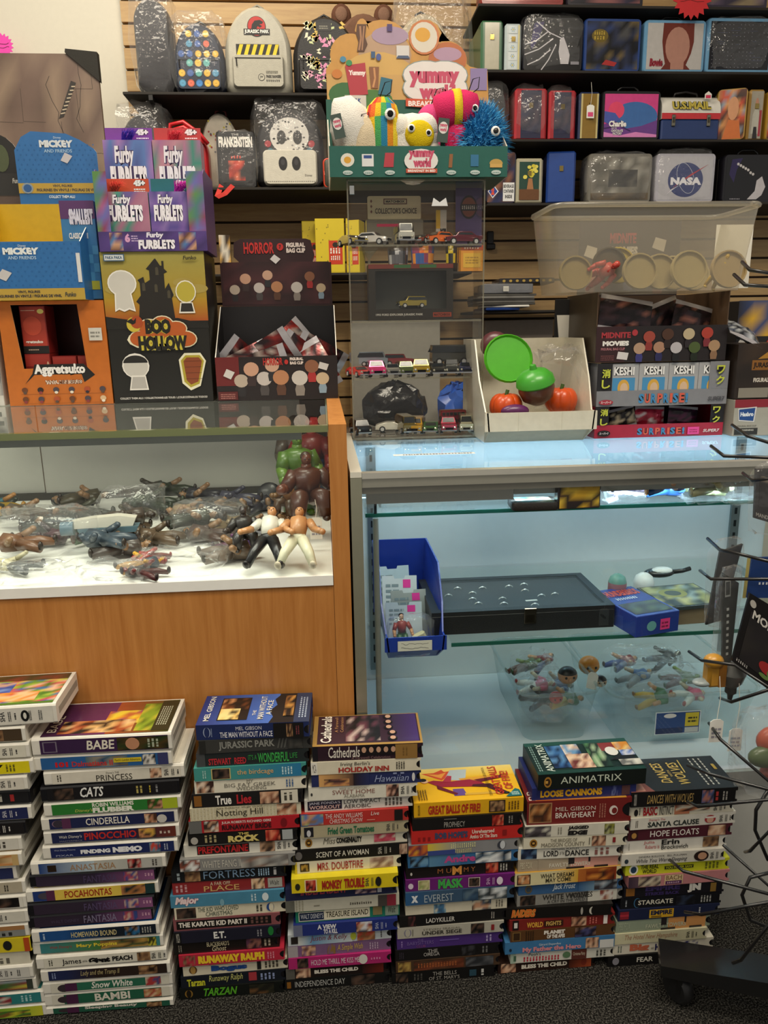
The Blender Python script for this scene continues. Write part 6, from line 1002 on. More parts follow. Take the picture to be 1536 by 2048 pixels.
# orange carton with a cut-out window and little red cartons inside
def carton_orange():
 x0,x1=-.708,-.4795;w=x1-x0;h=Zat(602,-.6,YB)-CT;d=.16;th=.002
 t=thing('toy_carton','orange carton with cut-out window under the blue and yellow tray','box',((x0+x1)/2,YB,CT+.0004))
 wx0,wx1,wz0,wz1=-w/2+.028,w/2-.05,h*.36,h*.965
 m=MB();o='#c0681c'
 q=[(-w/2,0),(w/2,0),(w/2,h),(-w/2,h)];i_=[(wx0+.012,wz0),(wx1,wz0),(wx1-.008,wz1),(wx0,wz1)]
 for y in(0,th):m.add([(x,y,z)for x,z in q+i_],[(0,1,5,4),(1,2,6,5),(2,3,7,6),(3,0,4,7)],o)
 m.add([(x,y,z)for y in(0,th)for x,z in i_],[(0,1,5,4),(1,2,6,5),(2,3,7,6),(3,0,4,7)],'#d8b88a');m.build('window_front','card',t)
 for s in(-1,1):MB().box(min(s*w/2,s*(w/2-th)),max(s*w/2,s*(w/2-th)),th,d,0,h,'#5a1c14',**({'l':o}if s<0 else{'r':o})).build('side_panel','card',t)
 MB().box(-w/2+th,w/2-th,d-th,d,0,h,'#4a1512').build('back_panel','card',t);MB().box(-w/2+th,w/2-th,th,d-th,0,th,'#5a1c14').build('base','card',t)
 MB().box(-w/2+th,w/2-th,th,d-th,h-th,h,'#5a1c14',t=o).build('top_panel','card',t)
 pr=MB();p=Panel(pr,(-w/2,0,0),(1,0,0),(0,0,1),w,h)
 p.poly([(.17,.21),(.25,.31),(.28,.40),(.75,.40),(.85,.29),(.74,.22),(.72,.30),(.27,.30)],'#161412')
 p.t('Aggretsuko',.27,.28,.76,.40,'#f0ece8',.05,0,out='#161412',ow=.14);p.t('VINYL MINI SERIES',.36,.205,.72,.245,'#8a4a1c',.02,out='#f0e8d8',ow=.1)
 g=random.Random(3)
 for v in(.14,.05):
  p.line([(.12,v-.03),(.94,v-.03)],.0006,'#8a4a14')
  for i in range(6):p.d(.16+i*.15,v+.012,.03,.026,g.choice(['#d8b890','#6a3a1c','#2a1c18','#a84a24','#4a4048']),10);p.d(.16+i*.15,v-.014,.018,.014,g.choice(['#e8dcc8','#5a4438','#2a2430','#8a3434']),8)
 p.r(.835,.62,.96,.74,'#d0cdc4');p.bars(.85,.65,.94,.72,'#8a8880',2);pr.build('printing','ink',t)
 def mini(nm,lab,xa,xb,ya,za,zb,face):
  b=thing('blind_carton',lab,'box',((x0+x1)/2+xa,YB+ya,CT+.0008+za));ww,hh=xb-xa,zb-za
  MB().cbox(0,ww,0,.06,0,hh,.0008,'#8a2420').build('carton','card',b)
  q=MB();pp=Panel(q,(0,0,0),(1,0,0),(0,0,1),ww,hh)
  if face:
   pp.r(.04,.14,.96,.97,'#b03a28');pp.r(0,0,1,.16,'#1c1614');pp.line([(.06,.9),(.6,.9)],.0012,'#e8c8b0');pp.d(.82,.88,.13,.05,'#e8d878');pp.d(.45,.58,.36,.2,'#c84a30');pp.t('gretsuko',.12,.2,.8,.28,'#f0e8e0',.04);pp.bars(.2,.07,.6,.11,'#c8a890',1)
  else:pp.r(.03,.75,.97,.98,'#a83428');pp.bars(.3,.4,.8,.6,'#d8a898',1);pp.d(.9,.75,.05,.1,'#e0b090')
  q.build('printing','ink',b)
 mini('a','red blind carton standing upright in the orange window',wx0+.006,wx0+.062,.03,h*.50,h*.96,True)
 mini('b','orange blind carton under the upright red one',wx0+.006,wx0+.062,.028,th,h*.5-.0008,False)
 mini('c','low red blind carton, middle of the orange window',wx0+.064,wx0+.118,.034,th,h*.47,False)
 mini('d','low red blind carton, right side of the orange window',wx0+.120,wx1+.012,.036,th,h*.47,False)
 return CT+h
ZOR=carton_orange()
# blue and yellow tray with tall header
def tray_blue():
 x0,x1=-.742,-.508;w=x1-x0;z=ZOR+.0012;hf=Zat(483,-.6,YB-.03)-z;hb=Zat(404,-.6,YB+.13)-z
 t=thing('display_tray','blue tray with yellow inside and tall arched header','display box',((x0+x1)/2,YB-.03,z),0)
 d=.19;tray(t,w,d,hf,hb,.002,'#2a6aa8','#c8a41e')
 hz=Zat(263,-.57,YB+.16)-z;xo=.024
 m=MB();out=[(-.086+xo,hb),(.104+xo-.006,hb),(.104+xo-.006,hz-.045)]+[(.092+xo-.03*k,hz-.045+.045*math.sin(R_(90*(k+.4)/3.4)))for k in(0,1,2)]+[(-.045+xo,hz),(-.068+xo,hz-.012),(-.086+xo,hz-.04)]
 m.prism(out,d-.002,d,'#2a6aa8',side='#e8e4d8');m.build('header_card','card',t)
 pr=MB();p=Panel(pr,(-w/2,0,0),(1,0,0),(0,0,1),w,hf)
 def dots(p,u0,u1,v0,v1,n=16,m_=10):
  for i in range(n):
   for j in range(m_):p.d(u0+(u1-u0)*(i+.5*(j%2)+.25)/n,v0+(v1-v0)*(j+.5)/m_,.009,.009*p.w/p.h,'#2462a0',6);p.k-=1
  p.k+=1
 p.r(0,0,1,.2,'#b8983c');dots(p,0,1,.22,1)
 p.t('Disney',.45,.90,.52,.95,'#dce8f0');p.t('MICKEY',.31,.78,.63,.90,'#e4e8e8',.07);p.t('AND FRIENDS',.35,.70,.60,.755,'#b8d4e8',.01)
 p.t('VINYL FIGURES',.40,.12,.60,.165,'#2a2c3a',.03);p.t('FIGURINES EN VINYLE / FIGURAS DE VINIL',.22,.045,.79,.095,'#2a2c3a',.03);p.d(.115,.13,.055,.1,'#8a98a0',16);p.d(.115,.13,.04,.075,'#2c5a94',14);p.t('?',.10,.09,.13,.17,'#d8dce0',.05);p.t('Funko',.82,.05,.92,.13,'#4a4a40',.03,.15)
 p.poly([(.23,.40),(.31,.33),(.37,.47),(.29,.54)],'#c8c4c4');p.r(.955,.30,.99,.8,'#d8d8d8');pr.build('printing','ink',t)
 pr=MB();p=Panel(pr,(-.086+xo,d-.002,hb),(1,0,0),(0,0,1),.184,hz-hb)
 dots(p,.02,.98,.32,.85,14,8);p.t('Disney',.49,.89,.58,.93,'#c8dcec');p.t('MICKEY',.31,.78,.72,.88,'#d4dade',.07);p.t('AND FRIENDS',.36,.71,.70,.755,'#a8c8e0',.01)
 p.r(0,.15,1,.29,'#b8983c');p.t('VINYL FIGURES',.42,.235,.66,.27,'#2a2c3a',.03);p.t('FIGURINES EN VINYLE / FIGURAS DE VINIL',.22,.175,.98,.215,'#2a2c3a',.03);p.d(.11,.22,.07,.075,'#8a98a0',16);p.d(.11,.22,.05,.055,'#2c5a94',14);p.t('COLLECT THEM ALL!',.36,.08,.68,.12,'#dce8f0',.03)
 p.poly([(.55,.60),(.63,.56),(.70,.66),(.61,.71)],'#c4c0c4');pr.build('header_print','ink',t)
 xs0,xs1=Xat(133,YB+.03,z+.06),Xat(201,YB+.03,z+.06);ww=xs1-xs0;hh=Zat(400,xs0,YB+.03)-z-.004
 b=thing('blind_carton','small blue checked carton inside the yellow tray','box',(xs0,YB+.03,z+.0026),0);MB().cbox(0,ww,0,.055,0,hh,.0008,'#3a7ab0').build('carton','card',b)
 q=MB();pp=Panel(q,(0,0,0),(1,0,0),(0,0,1),ww,hh);pp.r(0,.82,1,1,'#5a3468')
 for i in range(6):
  for j in range(5):
   if(i+j)%2:pp.r(i/6,.1+j*.09,(i+1)/6,.1+(j+1)*.09,'#4a90c0');pp.k-=1
 pp.k+=1;pp.t('SMALLEST',.25,.76,.95,.92,'#d8d8ec',.08,out='#2a2c58',ow=.13);pp.t('CLASSIC MINI',.2,.62,.75,.68,'#e8ecf0',.03);pp.r(.15,.1,.95,.19,'#b8b83c');q.build('printing','ink',b)
tray_blue()
# black header card at the far left, in front of the poster
x0,x1,z0,z1=span(-70,48,266,392,1.98)
t=thing('header_card','black rounded header card with small white logo at left edge','display box',((x0+x1)/2,1.98,CT+.0004));w=x1-x0
MB().cbox(-w/2,w/2,-.0,.03,0,z0-CT,.001,'#5c4a40').build('carton','card',t)
m=MB();m.prism(arch(-w/2,w/2,z0-CT+.0005,z1-CT,.002,12,.6),0,.002,'#1d1b1a',side='#d8d4cc');m.build('card','card',t)
pr=MB();pn=Panel(pr,(-w/2,0,z0-CT),(1,0,0),(0,0,1),w,z1-z0);pn.r(0,.0,1,.36,'#2a2826');pn.t('Funko',.77,.2,.93,.28,'#c8c4bc',.03,.15);pn.d(.62,.6,.14,.22,'#4a5236');pr.build('printing','ink',t)
dbox('toy_carton','white and black carton cut by the left frame edge','box',-90,4,596,CT,YB+.01,.1,'#cfccc4',lambda p:(p.r(0,.55,1,1,'#2a2628'),p.pic(.6,.1,1,.5,['#cfccc4','#8a8684','#3a3638'],3,3,2),p.bars(.7,.05,.95,.4,'#4a4848',4)))
# purple tray of fluffy-topped cartons on the haunted carton
def tray_purple():
 z=1.3642;Y=YB-.005;x0,x1=-.474,-.243;w=x1-x0;d=.155
 t=thing('display_tray','purple printed tray packed with fuzzy-topped toy cartons','display box',((x0+x1)/2,Y,z));hf=Zat(463,-.36,Y)-z;hs=Zat(335,-.36,Y)-z
 MB().box(-w/2,w/2,0,.0015,0,hf,'#4a3470').build('front_panel','card',t);MB().box(-w/2+.002,w/2-.002,.002,d,0,.0015,'#4a3470').build('base','card',t);MB().box(-w/2+.002,w/2-.002,d-.0015,d,.002,hs,'#4a3470').build('back_panel','card',t)
 for s in(-1,1):
  m=MB();x=s*(w/2-.00075);m.prism([(.0016,0),(d,0),(d,hs),(.02,hs),(.0016,hs*.92)],x-.00075,x+.00075,'#5a3c78',M=Matrix(((0,1,0,0),(1,0,0,0),(0,0,1,0),(0,0,0,1))));m.build('side_panel','card',t)
  xa,xb=(-w/2,-w/2+.028)if s<0 else(w/2-.036,w/2);m=MB();m.box(xa,xb,-.0012,0,hf*.0+.001,hs*.95,'#6a4a80');q=m.build('front_wing','card',t)
  pr=MB();p=Panel(pr,(xa,-.0012,.001),(1,0,0),(0,0,1),xb-xa,hs*.95);p.pic(0,0,1,1,['#7a5a98','#4a7a78','#a85a88','#5a8a4a','#6a6ab0','#8a3a58'],2,7,4+s);pr.build('wing_print','ink',t)
 pr=MB();p=Panel(pr,(-w/2,-.0004,0),(1,0,0),(0,0,1),w,hf);p.k=9;p.pic(0,0,1,1,['#3f2c68','#4a3478','#382860','#553c84'],8,2,3);p.pic(.10,.05,.22,.95,['#6a4434','#4a7ab0','#c89878','#4a3478'],3,3,2);p.pic(.74,.05,.9,.95,['#6a4434','#4a7ab0','#c89878','#4a3478'],3,3,6)
 p.t('Furby',.44,.62,.60,.95,'#e8e4f0',.05,.1);p.t('FURBLETS',.36,.1,.70,.58,'#f0ecf4',.06,.05,out='#2a1c4c',ow=.12);p.t('6',.24,.45,.29,.9,'#d8a0c8',.06);p.bars(.30,.5,.36,.85,'#c8b0d8',3);pr.build('printing','ink',t)
 def fz(lab,xa,xb,ya,zb,zt,c,top,tuft):
  b=thing('toy_carton',lab,'box',((x0+x1)/2+xa,Y+ya,z+zb));ww,hh=xb-xa,zt-zb
  MB().cbox(0,ww,0,.05,0,hh,.001,c[0]).build('carton','card',b)
  fl=MB().box(.001,ww-.001,.024,.026,hh,hh+.03,top);fl.build('top_flap','card',b)
  q=MB();p=Panel(q,(0,0,0),(1,0,0),(0,0,1),ww,hh);p.pic(0,0,1,1,c,6,5,int(xa*999)+int(zb*99));p.t('Furby',.22,.76,.62,.95,'#f0ecf4',.04,.1,out='#3a2858',ow=.1);p.t('FURBLETS',.1,.5,.86,.78,'#f4f0f8',.06,.05,out='#3a2858',ow=.13)
  p2=Panel(q,(.001,.024,hh),(1,0,0),(0,0,1),ww-.002,.03);p2.t('45+',.66,.5,.92,.92,'#f0ecf0',.08,out='#2a1c30',ow=.14);p2.bars(.66,.1,.92,.4,'#f0ecf0',2);q.build('printing','ink',b)
  g=random.Random(int(xa*1000));f=MB()
  for i in range(70):
   u=ww*(tuft[1]+g.uniform(-.1,.1));p0=Vector((u,.02+g.uniform(-.004,0),hh+.002));dx=g.uniform(.0,.03)*tuft[2];f.tube([p0,p0+Vector((dx*.5,-.008,g.uniform(.01,.02))),p0+Vector((dx,-.012-g.uniform(0,.006),g.uniform(.006,.026)))],[.0006,.0005,.0001],tuft[0],3,cap=False)
  o=f.build('fuzzy_tuft','plush',b);o['kind']='stuff'
 Z=lambda py:Zat(py,-.36,Y+.03)-z
 zf=Z(386);zb=Zat(281,-.36,Y+.09)-z
 A=['#8a6ab0','#5a7ab8','#6a5aa0','#a87ab8','#4a5a98'];B=['#3f8a7a','#a86a88','#6a5a98','#4a9a80','#b07890'];D=['#5a4a98','#7a5aa8','#4a4488','#8a70b0']
 fz('fuzzy-topped violet carton, back row left, under a purple flap',-w/2+.006,-.004,.085,.0018,zb,A,'#7a3a98',('#4a3ab8',.45,1))
 fz('fuzzy-topped rose-green carton, back row right, under a red flap',-.002,w/2-.012,.085,.0018,zb,['#b07890','#3f8a7a','#a86a98','#c08898'],'#b8383a',('#e04858',.4,1))
 fz('fuzzy-topped teal carton, front row left, under an orange flap',-w/2+.012,-.006,.012,.0018,zf,B,'#c84a2c',('#e8584c',.2,1))
 fz('fuzzy-topped indigo carton, front row right, under a teal flap',-.004,w/2-.038,.012,.0018,zf,D,'#1f6a72',('#e03cc0',.72,1.4))
tray_purple()
# horror tray with header and foil packs
def blob_row(p,cells):
 for u,v,r,c1,c2 in cells:k=r*p.w/p.h;p.poly([(u-r*.5,v-k*2.2),(u+r*.5,v-k*2.2),(u+r*.62,v-k*1.4),(u+r*.4,v-k*.7),(u-r*.4,v-k*.7),(u-r*.62,v-k*1.4)],c2);p.d(u,v,r,k*.92,c1,16)
def tray_horror():
 Y=YB-.01;x0,x1=-.243,.0335;w=x1-x0;d=.17
 t=thing('display_tray','black and maroon display tray of foil packs, red dripping title','display box',((x0+x1)/2,Y,CT+.0004));hf=Zat(713,-.1,Y)-CT;hb=Zat(612,-.1,Y+.15)-CT
 tray(t,w,d,hf,hb,.002,'#231a1a','#1c191b')
 hz=Zat(477,-.1,Y+.16)-CT;hm=Zat(525,-.1,Y+.16)-CT
 m=MB();s=w/2-.004;out=[(-s,hb+.0004),(s,hb+.0004),(s,hm),(s-.045,hm),(s-.04,hm+.016),(s-.048,hz-.004),(s-.06,hz),(-s+.052,hz),(-s+.036,hz-.008),(-s+.034,hm+.014),(-s+.046,hm+.002),(-s,hm)]
 m.prism(out,d-.002,d,'#351b1e',side='#c8c0b8');m.build('header_card','card',t)
 cells=[(.12,.36,.075,'#b8a898','#2a2628'),(.22,.62,.08,'#c89a80','#3a2a2a'),(.34,.40,.08,'#c4bab4','#4a4444'),(.42,.70,.075,'#c8a088','#2a2a2e'),(.5,.42,.085,'#b8805a','#5a3a2a'),(.68,.40,.085,'#c8c0b8','#8a8078'),(.80,.66,.075,'#8a5a40','#a82c2c'),(.90,.38,.07,'#c8b090','#8aa0b0')]
 pr=MB();p=Panel(pr,(-s,d-.002,hb),(1,0,0),(0,0,1),2*s,hz-hb);p.pic(.02,.03,.98,.66,['#3a1c20','#4a2428','#2c1618'],8,5,2);blob_row(p,[(u,v*.62+.03,r*.62,a,b)for u,v,r,a,b in cells])
 p.t('HORROR',.22,.78,.49,.95,'#c42c28',.03,0);p.d(.545,.88,.03,.055,'#c42c28',14);p.t('7',.535,.85,.555,.91,'#351b1e',.06);p.t('FIGURAL',.60,.87,.77,.94,'#e8d8d0',.06);p.t('BAG CLIP',.60,.79,.77,.86,'#e8d8d0',.06);p.poly([(.45,.70),(.50,.63),(.545,.70),(.49,.77)],'#d8d4d4');pr.build('header_print','ink',t)
 pr=MB();p=Panel(pr,(-w/2,0,0),(1,0,0),(0,0,1),w,hf);p.r(0,.35,.19,1,'#6a1c1c');blob_row(p,[(u*.86+.1,v*1.0+.1,r*.78,a,b)for u,v,r,a,b in cells])
 p.t('HORROR',.39,.80,.55,.97,'#b82c28',.03);p.d(.58,.87,.016,.055,'#b82c28',12);p.t('FIGURAL',.61,.90,.72,.97,'#e0d0c8',.06);p.t('BAG CLIP',.61,.81,.72,.88,'#e0d0c8',.06);p.r(.01,.03,.17,.22,'#5a1c1c');p.bars(.03,.06,.15,.19,'#a87068',3)
 p.poly([(.06,.58),(.12,.50),(.155,.66),(.09,.74)],'#d0ccc8');p.poly([(.84,.72),(.91,.66),(.93,.80),(.855,.86)],'#d0ccc8');pr.build('printing','ink',t)
 g=random.Random(21)
 spots=[(-.07,.05,.075,62,-25),(-.015,.06,.10,58,20),(.05,.07,.09,-52,10),(.085,.05,.07,-30,-15),(-.03,.035,.07,72,5),(.03,.105,.12,50,-20),(-.085,.10,.08,-50,15),(.095,.10,.09,-60,5)];wh=['at the left front','in the middle','right of the middle','at the right front','low in front','topmost, slanting','at the left back','at the right back']
 for i,(x,y,z,ry,rx)in enumerate(spots):foil_pack(((x0+x1)/2+x,Y+y,CT+z),(R_(rx),R_(ry),R_(g.uniform(-20,20))),i,'crinkled dark red foil pack in the horror tray, '+wh[i],'foil packs in the horror tray',.085,.125)
def foil_pack(loc,rot,seed,lab,grp,w=.075,h=.1,pal=('#2a1c1e','#8a2c28','#a89890','#2a2428','#5a2020','#6a1c1c','#3a2a2c')):
 g=random.Random(seed);t=thing('foil_pack',lab,'foil pack',loc,0,grp,rot);n,k=8,8;m=MB();vs=[];fs=[];cs=[];pc=[C(p)for p in pal];vc=[[[g.choice(pc)for _ in range(n+1)]for _ in range(k+1)]for _ in range(2)]
 for sd in(-1,1):
  for j in range(k+1):
   for i in range(n+1):
    u,v=i/n,j/k;e=min(1,4*min(u,1-u))*min(1,4*min(v,1-v));vs.append(((u-.5)*w,sd*(.0006+.008*e)+g.uniform(-.0015,.0015)*e,(v-.5)*h))
 N=(n+1)*(k+1)
 for s in(0,1):
  for j in range(k):
   for i in range(n):
    a=s*N+j*(n+1)+i;f=(a,a+1,a+n+2,a+n+1);fs.append(f if s==0 else f[::-1]);cs.append(C('#b4b0b4')if j in(0,k-1)else tuple(vc[s][q[1]][q[0]]for q in((i,j),(i+1,j),(i+1,j+1),(i,j+1)))if s==0 else pc[0])
 m.add(vs,fs,cs);m.build('wrapper','foil',t,smooth=30);return t
tray_horror()
# acrylic tower of toy cars
ACX0,ACX1,ACY0,ACY1=.0615,.349,1.645,1.745;ACZ=AT+.0035;ACT=1.488
LV=[ACZ+.006,1.0867,1.2076,1.362]
def tower():
 t=thing('acrylic_case','clear acrylic tower of toy cars standing on the glass showcase','display case',(0,ACY0,ACZ));d=ACY1-ACY0;h=ACT-ACZ;k=.004
 P=lambda nm,mt,*a:MB().box(*a,'#fff').build(nm,mt,t)
 P('base','acryl',ACX0,ACX1,0,d,0,.006);P('top','acryl',ACX0,ACX1,0,d,h-.005,h)
 P('side_wall','acryl',ACX0,ACX0+k,0,d,.0062,h-.0052);P('side_wall','acryl',ACX1-k,ACX1,0,d,.0062,h-.0052)
 P('back_wall','acryl',ACX0+k,ACX1-k,d-k,d,.0062,h-.0052);P('door','acryl',ACX0+k+.001,ACX1-k-.001,.001,.004,.008,h-.007)
 for z in LV[1:]:
  s=P('shelf','acryl',ACX0+k,ACX1-k,.006,d-k,z-ACZ-.004,z-ACZ);MB().box(ACX0+k,ACX1-k,.0052,.006,z-ACZ-.004,z-ACZ,'#ccc').build('shelf_edge','acryledge',s)
 for x in(ACX0,ACX1-.003):P('edge_strip','acryledge',x,x+.003,-.0006,-.0001,0,h)
 P('edge_strip','acryledge',ACX0,ACX1,-.0006,-.0001,0,.004);P('edge_strip','acryledge',ACX0,ACX1,-.0006,-.0001,h-.004,h)
 m=MB();m.cbox(ACX0+.006,ACX0+.016,-.004,-.0007,h-.03,h-.012,.001,'#d8d8d4');m.build('lock','chrome',t)
 m=MB();pn=Panel(m,(ACX0+.175,.0008,h-.052),(1,0,0),(0,0,1),.034,.016);pn.poly([(0,0),(.12,1),(.5,.45),(.88,1),(1,0)],'#d8d8d8');m.build('label_scrap','paper',t)
tower()
GC='toy cars in the acrylic tower'
def car(loc,rz,col,label,kind='sedan',roof=None,sc=1.0):
 t=thing('toy_car',label,'toy car',loc,rz,GC);t.scale=(sc,sc,sc)
 w=.0135
 prof={'sedan':[(-.033,.006),(.033,.006),(.034,.013),(.016,.016),(.009,.0225),(-.014,.0225),(-.022,.016),(-.033,.015)],'suv':[(-.033,.006),(.033,.006),(.034,.016),(.017,.0175),(.012,.027),(-.030,.027),(-.033,.016)],'van':[(-.033,.006),(.033,.006),(.034,.018),(.028,.020),(.024,.033),(-.032,.033),(-.033,.016)],'sport':[(-.034,.005),(.034,.005),(.035,.010),(.014,.013),(.002,.0185),(-.014,.0185),(-.030,.014),(-.034,.012)],'truck':[(-.034,.007),(.034,.007),(.034,.018),(.020,.0195),(.016,.029),(.0,.029),(-.001,.019),(-.034,.019)]}[kind]
 M=Matrix(((0,1,0,0),(-1,0,0,0),(0,0,1,0),(0,0,0,1)))
 m=MB();body=[p for p in prof];n=len(body);vs=[];fs=[]
 for x,k in((-w,.93),(-w*.96,1),(w*.96,1),(w,.93)):
  for a,b in body:vs.append((a*(k if k<1 else 1),x*(.80 if b>.019 else 1),.006+(b-.006)*(k if k<1 else 1)))
 for j in range(3):
  for i in range(n):fs.append((j*n+i,j*n+(i+1)%n,(j+1)*n+(i+1)%n,(j+1)*n+i))
 fs.append(tuple(range(n))[::-1]);fs.append(tuple(range(3*n,4*n)));m.add(vs,fs,col,0,M)
 if roof:
  for i,f in enumerate(m.f):
   if sum(m.v[j][2]for j in f)/len(f)>.021:m.c[i]=C(roof)
 m.build('body','carpaint',t,smooth=35)
 top=max(b for a,b in body);g=MB();hi=[p for p in body if p[1]>top-.001];fx=max(p[0]for p in hi)
 low=[p for p in body if p[0]>fx and p[1]<top-.001 and p[1]>.011];lx=min(low,key=lambda p:p[0])if low else(fx+.004,.015)
 ff=lambda a,b,x:(M@Vector((a+.0006,x,b+.0006)))
 a0=(fx+(lx[0]-fx)*.12,top-(top-lx[1])*.12);a1=(fx+(lx[0]-fx)*.9,top-(top-lx[1])*.9)
 g.add([ff(*a0,-w*.68),ff(*a0,w*.68),ff(*a1,w*.78),ff(*a1,-w*.78)],[(0,1,2,3)],'#1a2026')
 for s in(-1,1):g.add([M@Vector((q,s*(w*.97),b))for q,b in((fx-.002,top-.002),(lx[0]-.003,lx[1]+.001),(min(p[0]for p in hi)-.004,lx[1]+.001),(min(p[0]for p in hi)+.001,top-.002))],[(0,1,2,3)],'#1a2026')
 g.build('windows','gloss',t)
 f=MB();y=-.0352;f.box(-w*.5,w*.5,y-.0004,y+.002,.008,.0115,'#2a2a2c')
 for s in(-1,1):f.ell((s*w*.72,y+.0006,.0115),(.0022,.0012,.002),'#e8e4d0',8,5)
 f.box(-w*.95,w*.95,y-.0008,y+.0024,.0052,.0076,'#b8b8b8');f.build('front_trim','chrome',t)
 for sx in(-1,1):
  for a in(-.021,.021):
   wh=MB();wh.lathe([(0,-.0028),(.0035,-.0028),(.0035,-.0024),(.0058,-.0024),(.006,0),(.0058,.0024),(.0035,.0024),(.0035,.0028),(0,.0028)],['#b0b0b0','#b0b0b0','#151515','#151515','#151515','#151515','#b0b0b0','#b0b0b0'],14,M=TR(sx*(w-.001),a,.006)@RY(90));wh.build('wheel','plast',t,smooth=35)
 return t
def cars(lv,y,items):
 z=LV[lv]+.0006
 for px,col,kind,lab,*o in items:
  rz=o[0]if o else rnd.uniform(-6,6);sc=1.22*(o[1]if len(o)>1 else 1.0);roof=o[2]if len(o)>2 else None
  car((Xat(px,y-.034,z+.012),y,z),rz,col,lab,kind,roof,sc)
YF=1.692
cars(0,YF,[(722,'#1b1b1e','suv','black toy car at the left of the bottom level',12),(815,'#6a5a24','van','olive-gold toy car on the bottom level',8),(836,'#c8961c','suv','orange-yellow toy van on the bottom level',-14,1.05),(866,'#4a7a4a','sport','low green toy car on the bottom level',-10),(900,'#a81c3c','suv','crimson toy car under the red bus',-4,1.05),(936,'#c8c4a4','van','cream boxy toy jeep at the right of the bottom level',-6,.95)])
cars(0,YF+.03,[(790,'#d0ccbc','sport','white sports toy car seen side-on at the bottom level',84)])
cars(1,YF,[(720,'#c8342c','sport','red sports toy car, left end of the second level',20),(753,'#e02a78','suv','hot pink toy coupe on the second level',4,1.08),(786,'#8a8a84','sedan','silver toy saloon on the second level',3),(812,'#5a6a30','suv','olive toy wagon on the second level',6),(845,'#a88a18','suv','mustard yellow toy car facing front on the second level',-4,1.12),(878,'#3a3a34','sedan','charcoal toy car on the second level',0),(907,'#2a2c24','truck','dark toy pickup on the second level',-5),(938,'#1f2a58','sedan','navy toy car, right end of the second level',-8)])
cars(3,YF,[(706,'#c8b45c','sport','pale gold toy car, left end of the top level',24),(745,'#d0ccc8','sedan','silver and red toy car on the top level',62),(811,'#c0beb4','van','white toy van with red stripe on the top level',2,1.05,'#d8d6cc'),(849,'#8a3a24','sport','russet toy car on the top level',-30),(884,'#d8641c','sedan','orange toy coupe on the top level',-58),(930,'#5a1c2a','sedan','maroon toy car before the purple card',-80)])
o=[q for q in COL.objects if q.get('label','').startswith('clear acrylic tower')][0]
MB().box(ACX0+.006,ACX1-.006,.068,.094,LV[1]-ACZ+.0004,LV[1]-ACZ+.021,'#fff').build('riser','acryl',o)
LV.append(LV[1]+.0215)
cars(4,1.727,[(748,'#8a949c','van','grey-blue toy van on the riser behind the pink coupe',88,.8),(800,'#8a2c30','suv','red toy wagon on the riser',86,.8),(905,'#3a3a36','van','black and gold toy truck on the riser',92,1.1,'#3a3a36')])
def bus(px,lv,y,col,label):
 z=LV[lv]+.0006;t=thing('toy_bus',label,'toy bus',(Xat(px,y,z+.02),y,z),4);m=MB();m.cbox(-.03,.03,-.012,.012,.006,.046,.002,col);m.build('body','carpaint',t)
 w=MB()
 for r in(.018,.034):
  for i in range(6):w.box(-.027+i*.009,-.0195+i*.009,-.0126,-.012,r,r+.007,'#1c2024')
 o=w.build('window_row','gloss',t);o['kind']='stuff'
 for s in(-1,1):
  for x in(-.02,.018):MB().lathe([(0,-.002),(.006,-.002),(.006,.002),(0,.002)],'#151515',12,M=TR(x,s*.0105,.0062)@RX(90)).build('wheel','plast',t)
bus(905,0,YF+.035,'#8a1c2c','dark red double-deck toy bus on the bottom level')
def tbox(name,label,cat,px0,px1,py0,lv,Y,d,col,paint,rz=0,glassy=False):
 z=LV[lv]+.0006;x0,x1=Xat(px0,Y,z+.03),Xat(px1,Y,z+.03);h=Zat(py0,(x0+x1)/2,Y)-z;w=x1-x0;t=thing(name,label,cat,((x0+x1)/2,Y,z),rz)
 return t,w,h
def boxed():
 t,w,h=tbox('boxed_vehicle','dark window box with a small gold off-road car, third level','boxed toy',738,906,528,2,1.653,.05,'#000',None);d=.05
 m=MB();wx,z0,z1=w*.42,h*.2,h*.88
 q=[(-w/2,0),(w/2,0),(w/2,h),(-w/2,h)];i_=[(-wx,z0),(wx,z0),(wx,z1),(-wx,z1)]
 m.add([(x,0,z)for x,z in q+i_],[(0,1,5,4),(1,2,6,5),(2,3,7,6),(3,0,4,7)],'#26221e')
 m.add([(x,y,z)for y in(0,d)for x,z in q],[(0,4,5,1),(1,5,6,2),(2,6,7,3),(3,7,4,0),(7,6,5,4)],[C('#26221e'),C('#2a3a24'),C('#5a2420'),C('#2a2420'),C('#3a3c38')]);m.build('carton','card',t)
 MB().box(-wx,wx,.0008,.0012,z0,z1,'#fff').build('window','acryl',t)
 pr=MB();p=Panel(pr,(-w/2,0,0),(1,0,0),(0,0,1),w,h);p.t('1993 FORD EXPLORER JURASSIC PARK',.08,.07,.64,.12,'#b8b4ac',.02);p.r(.76,.05,.98,.13,'#8a3420');p.t('MATCHBOX',.77,.065,.97,.115,'#3a1810',.05);p.r(0,.92,1,1,'#6a2c24');p.r(.3,.93,.5,.99,'#2f5a34');p.r(.6,.93,.8,.99,'#2f5a34');pr.build('printing','ink',t)
 c=car(t.location+Vector((.004,.026,z0+.002)),-78,'#8a7a2c','small gold off-road toy inside the dark window box','suv',None,.92)
boxed()
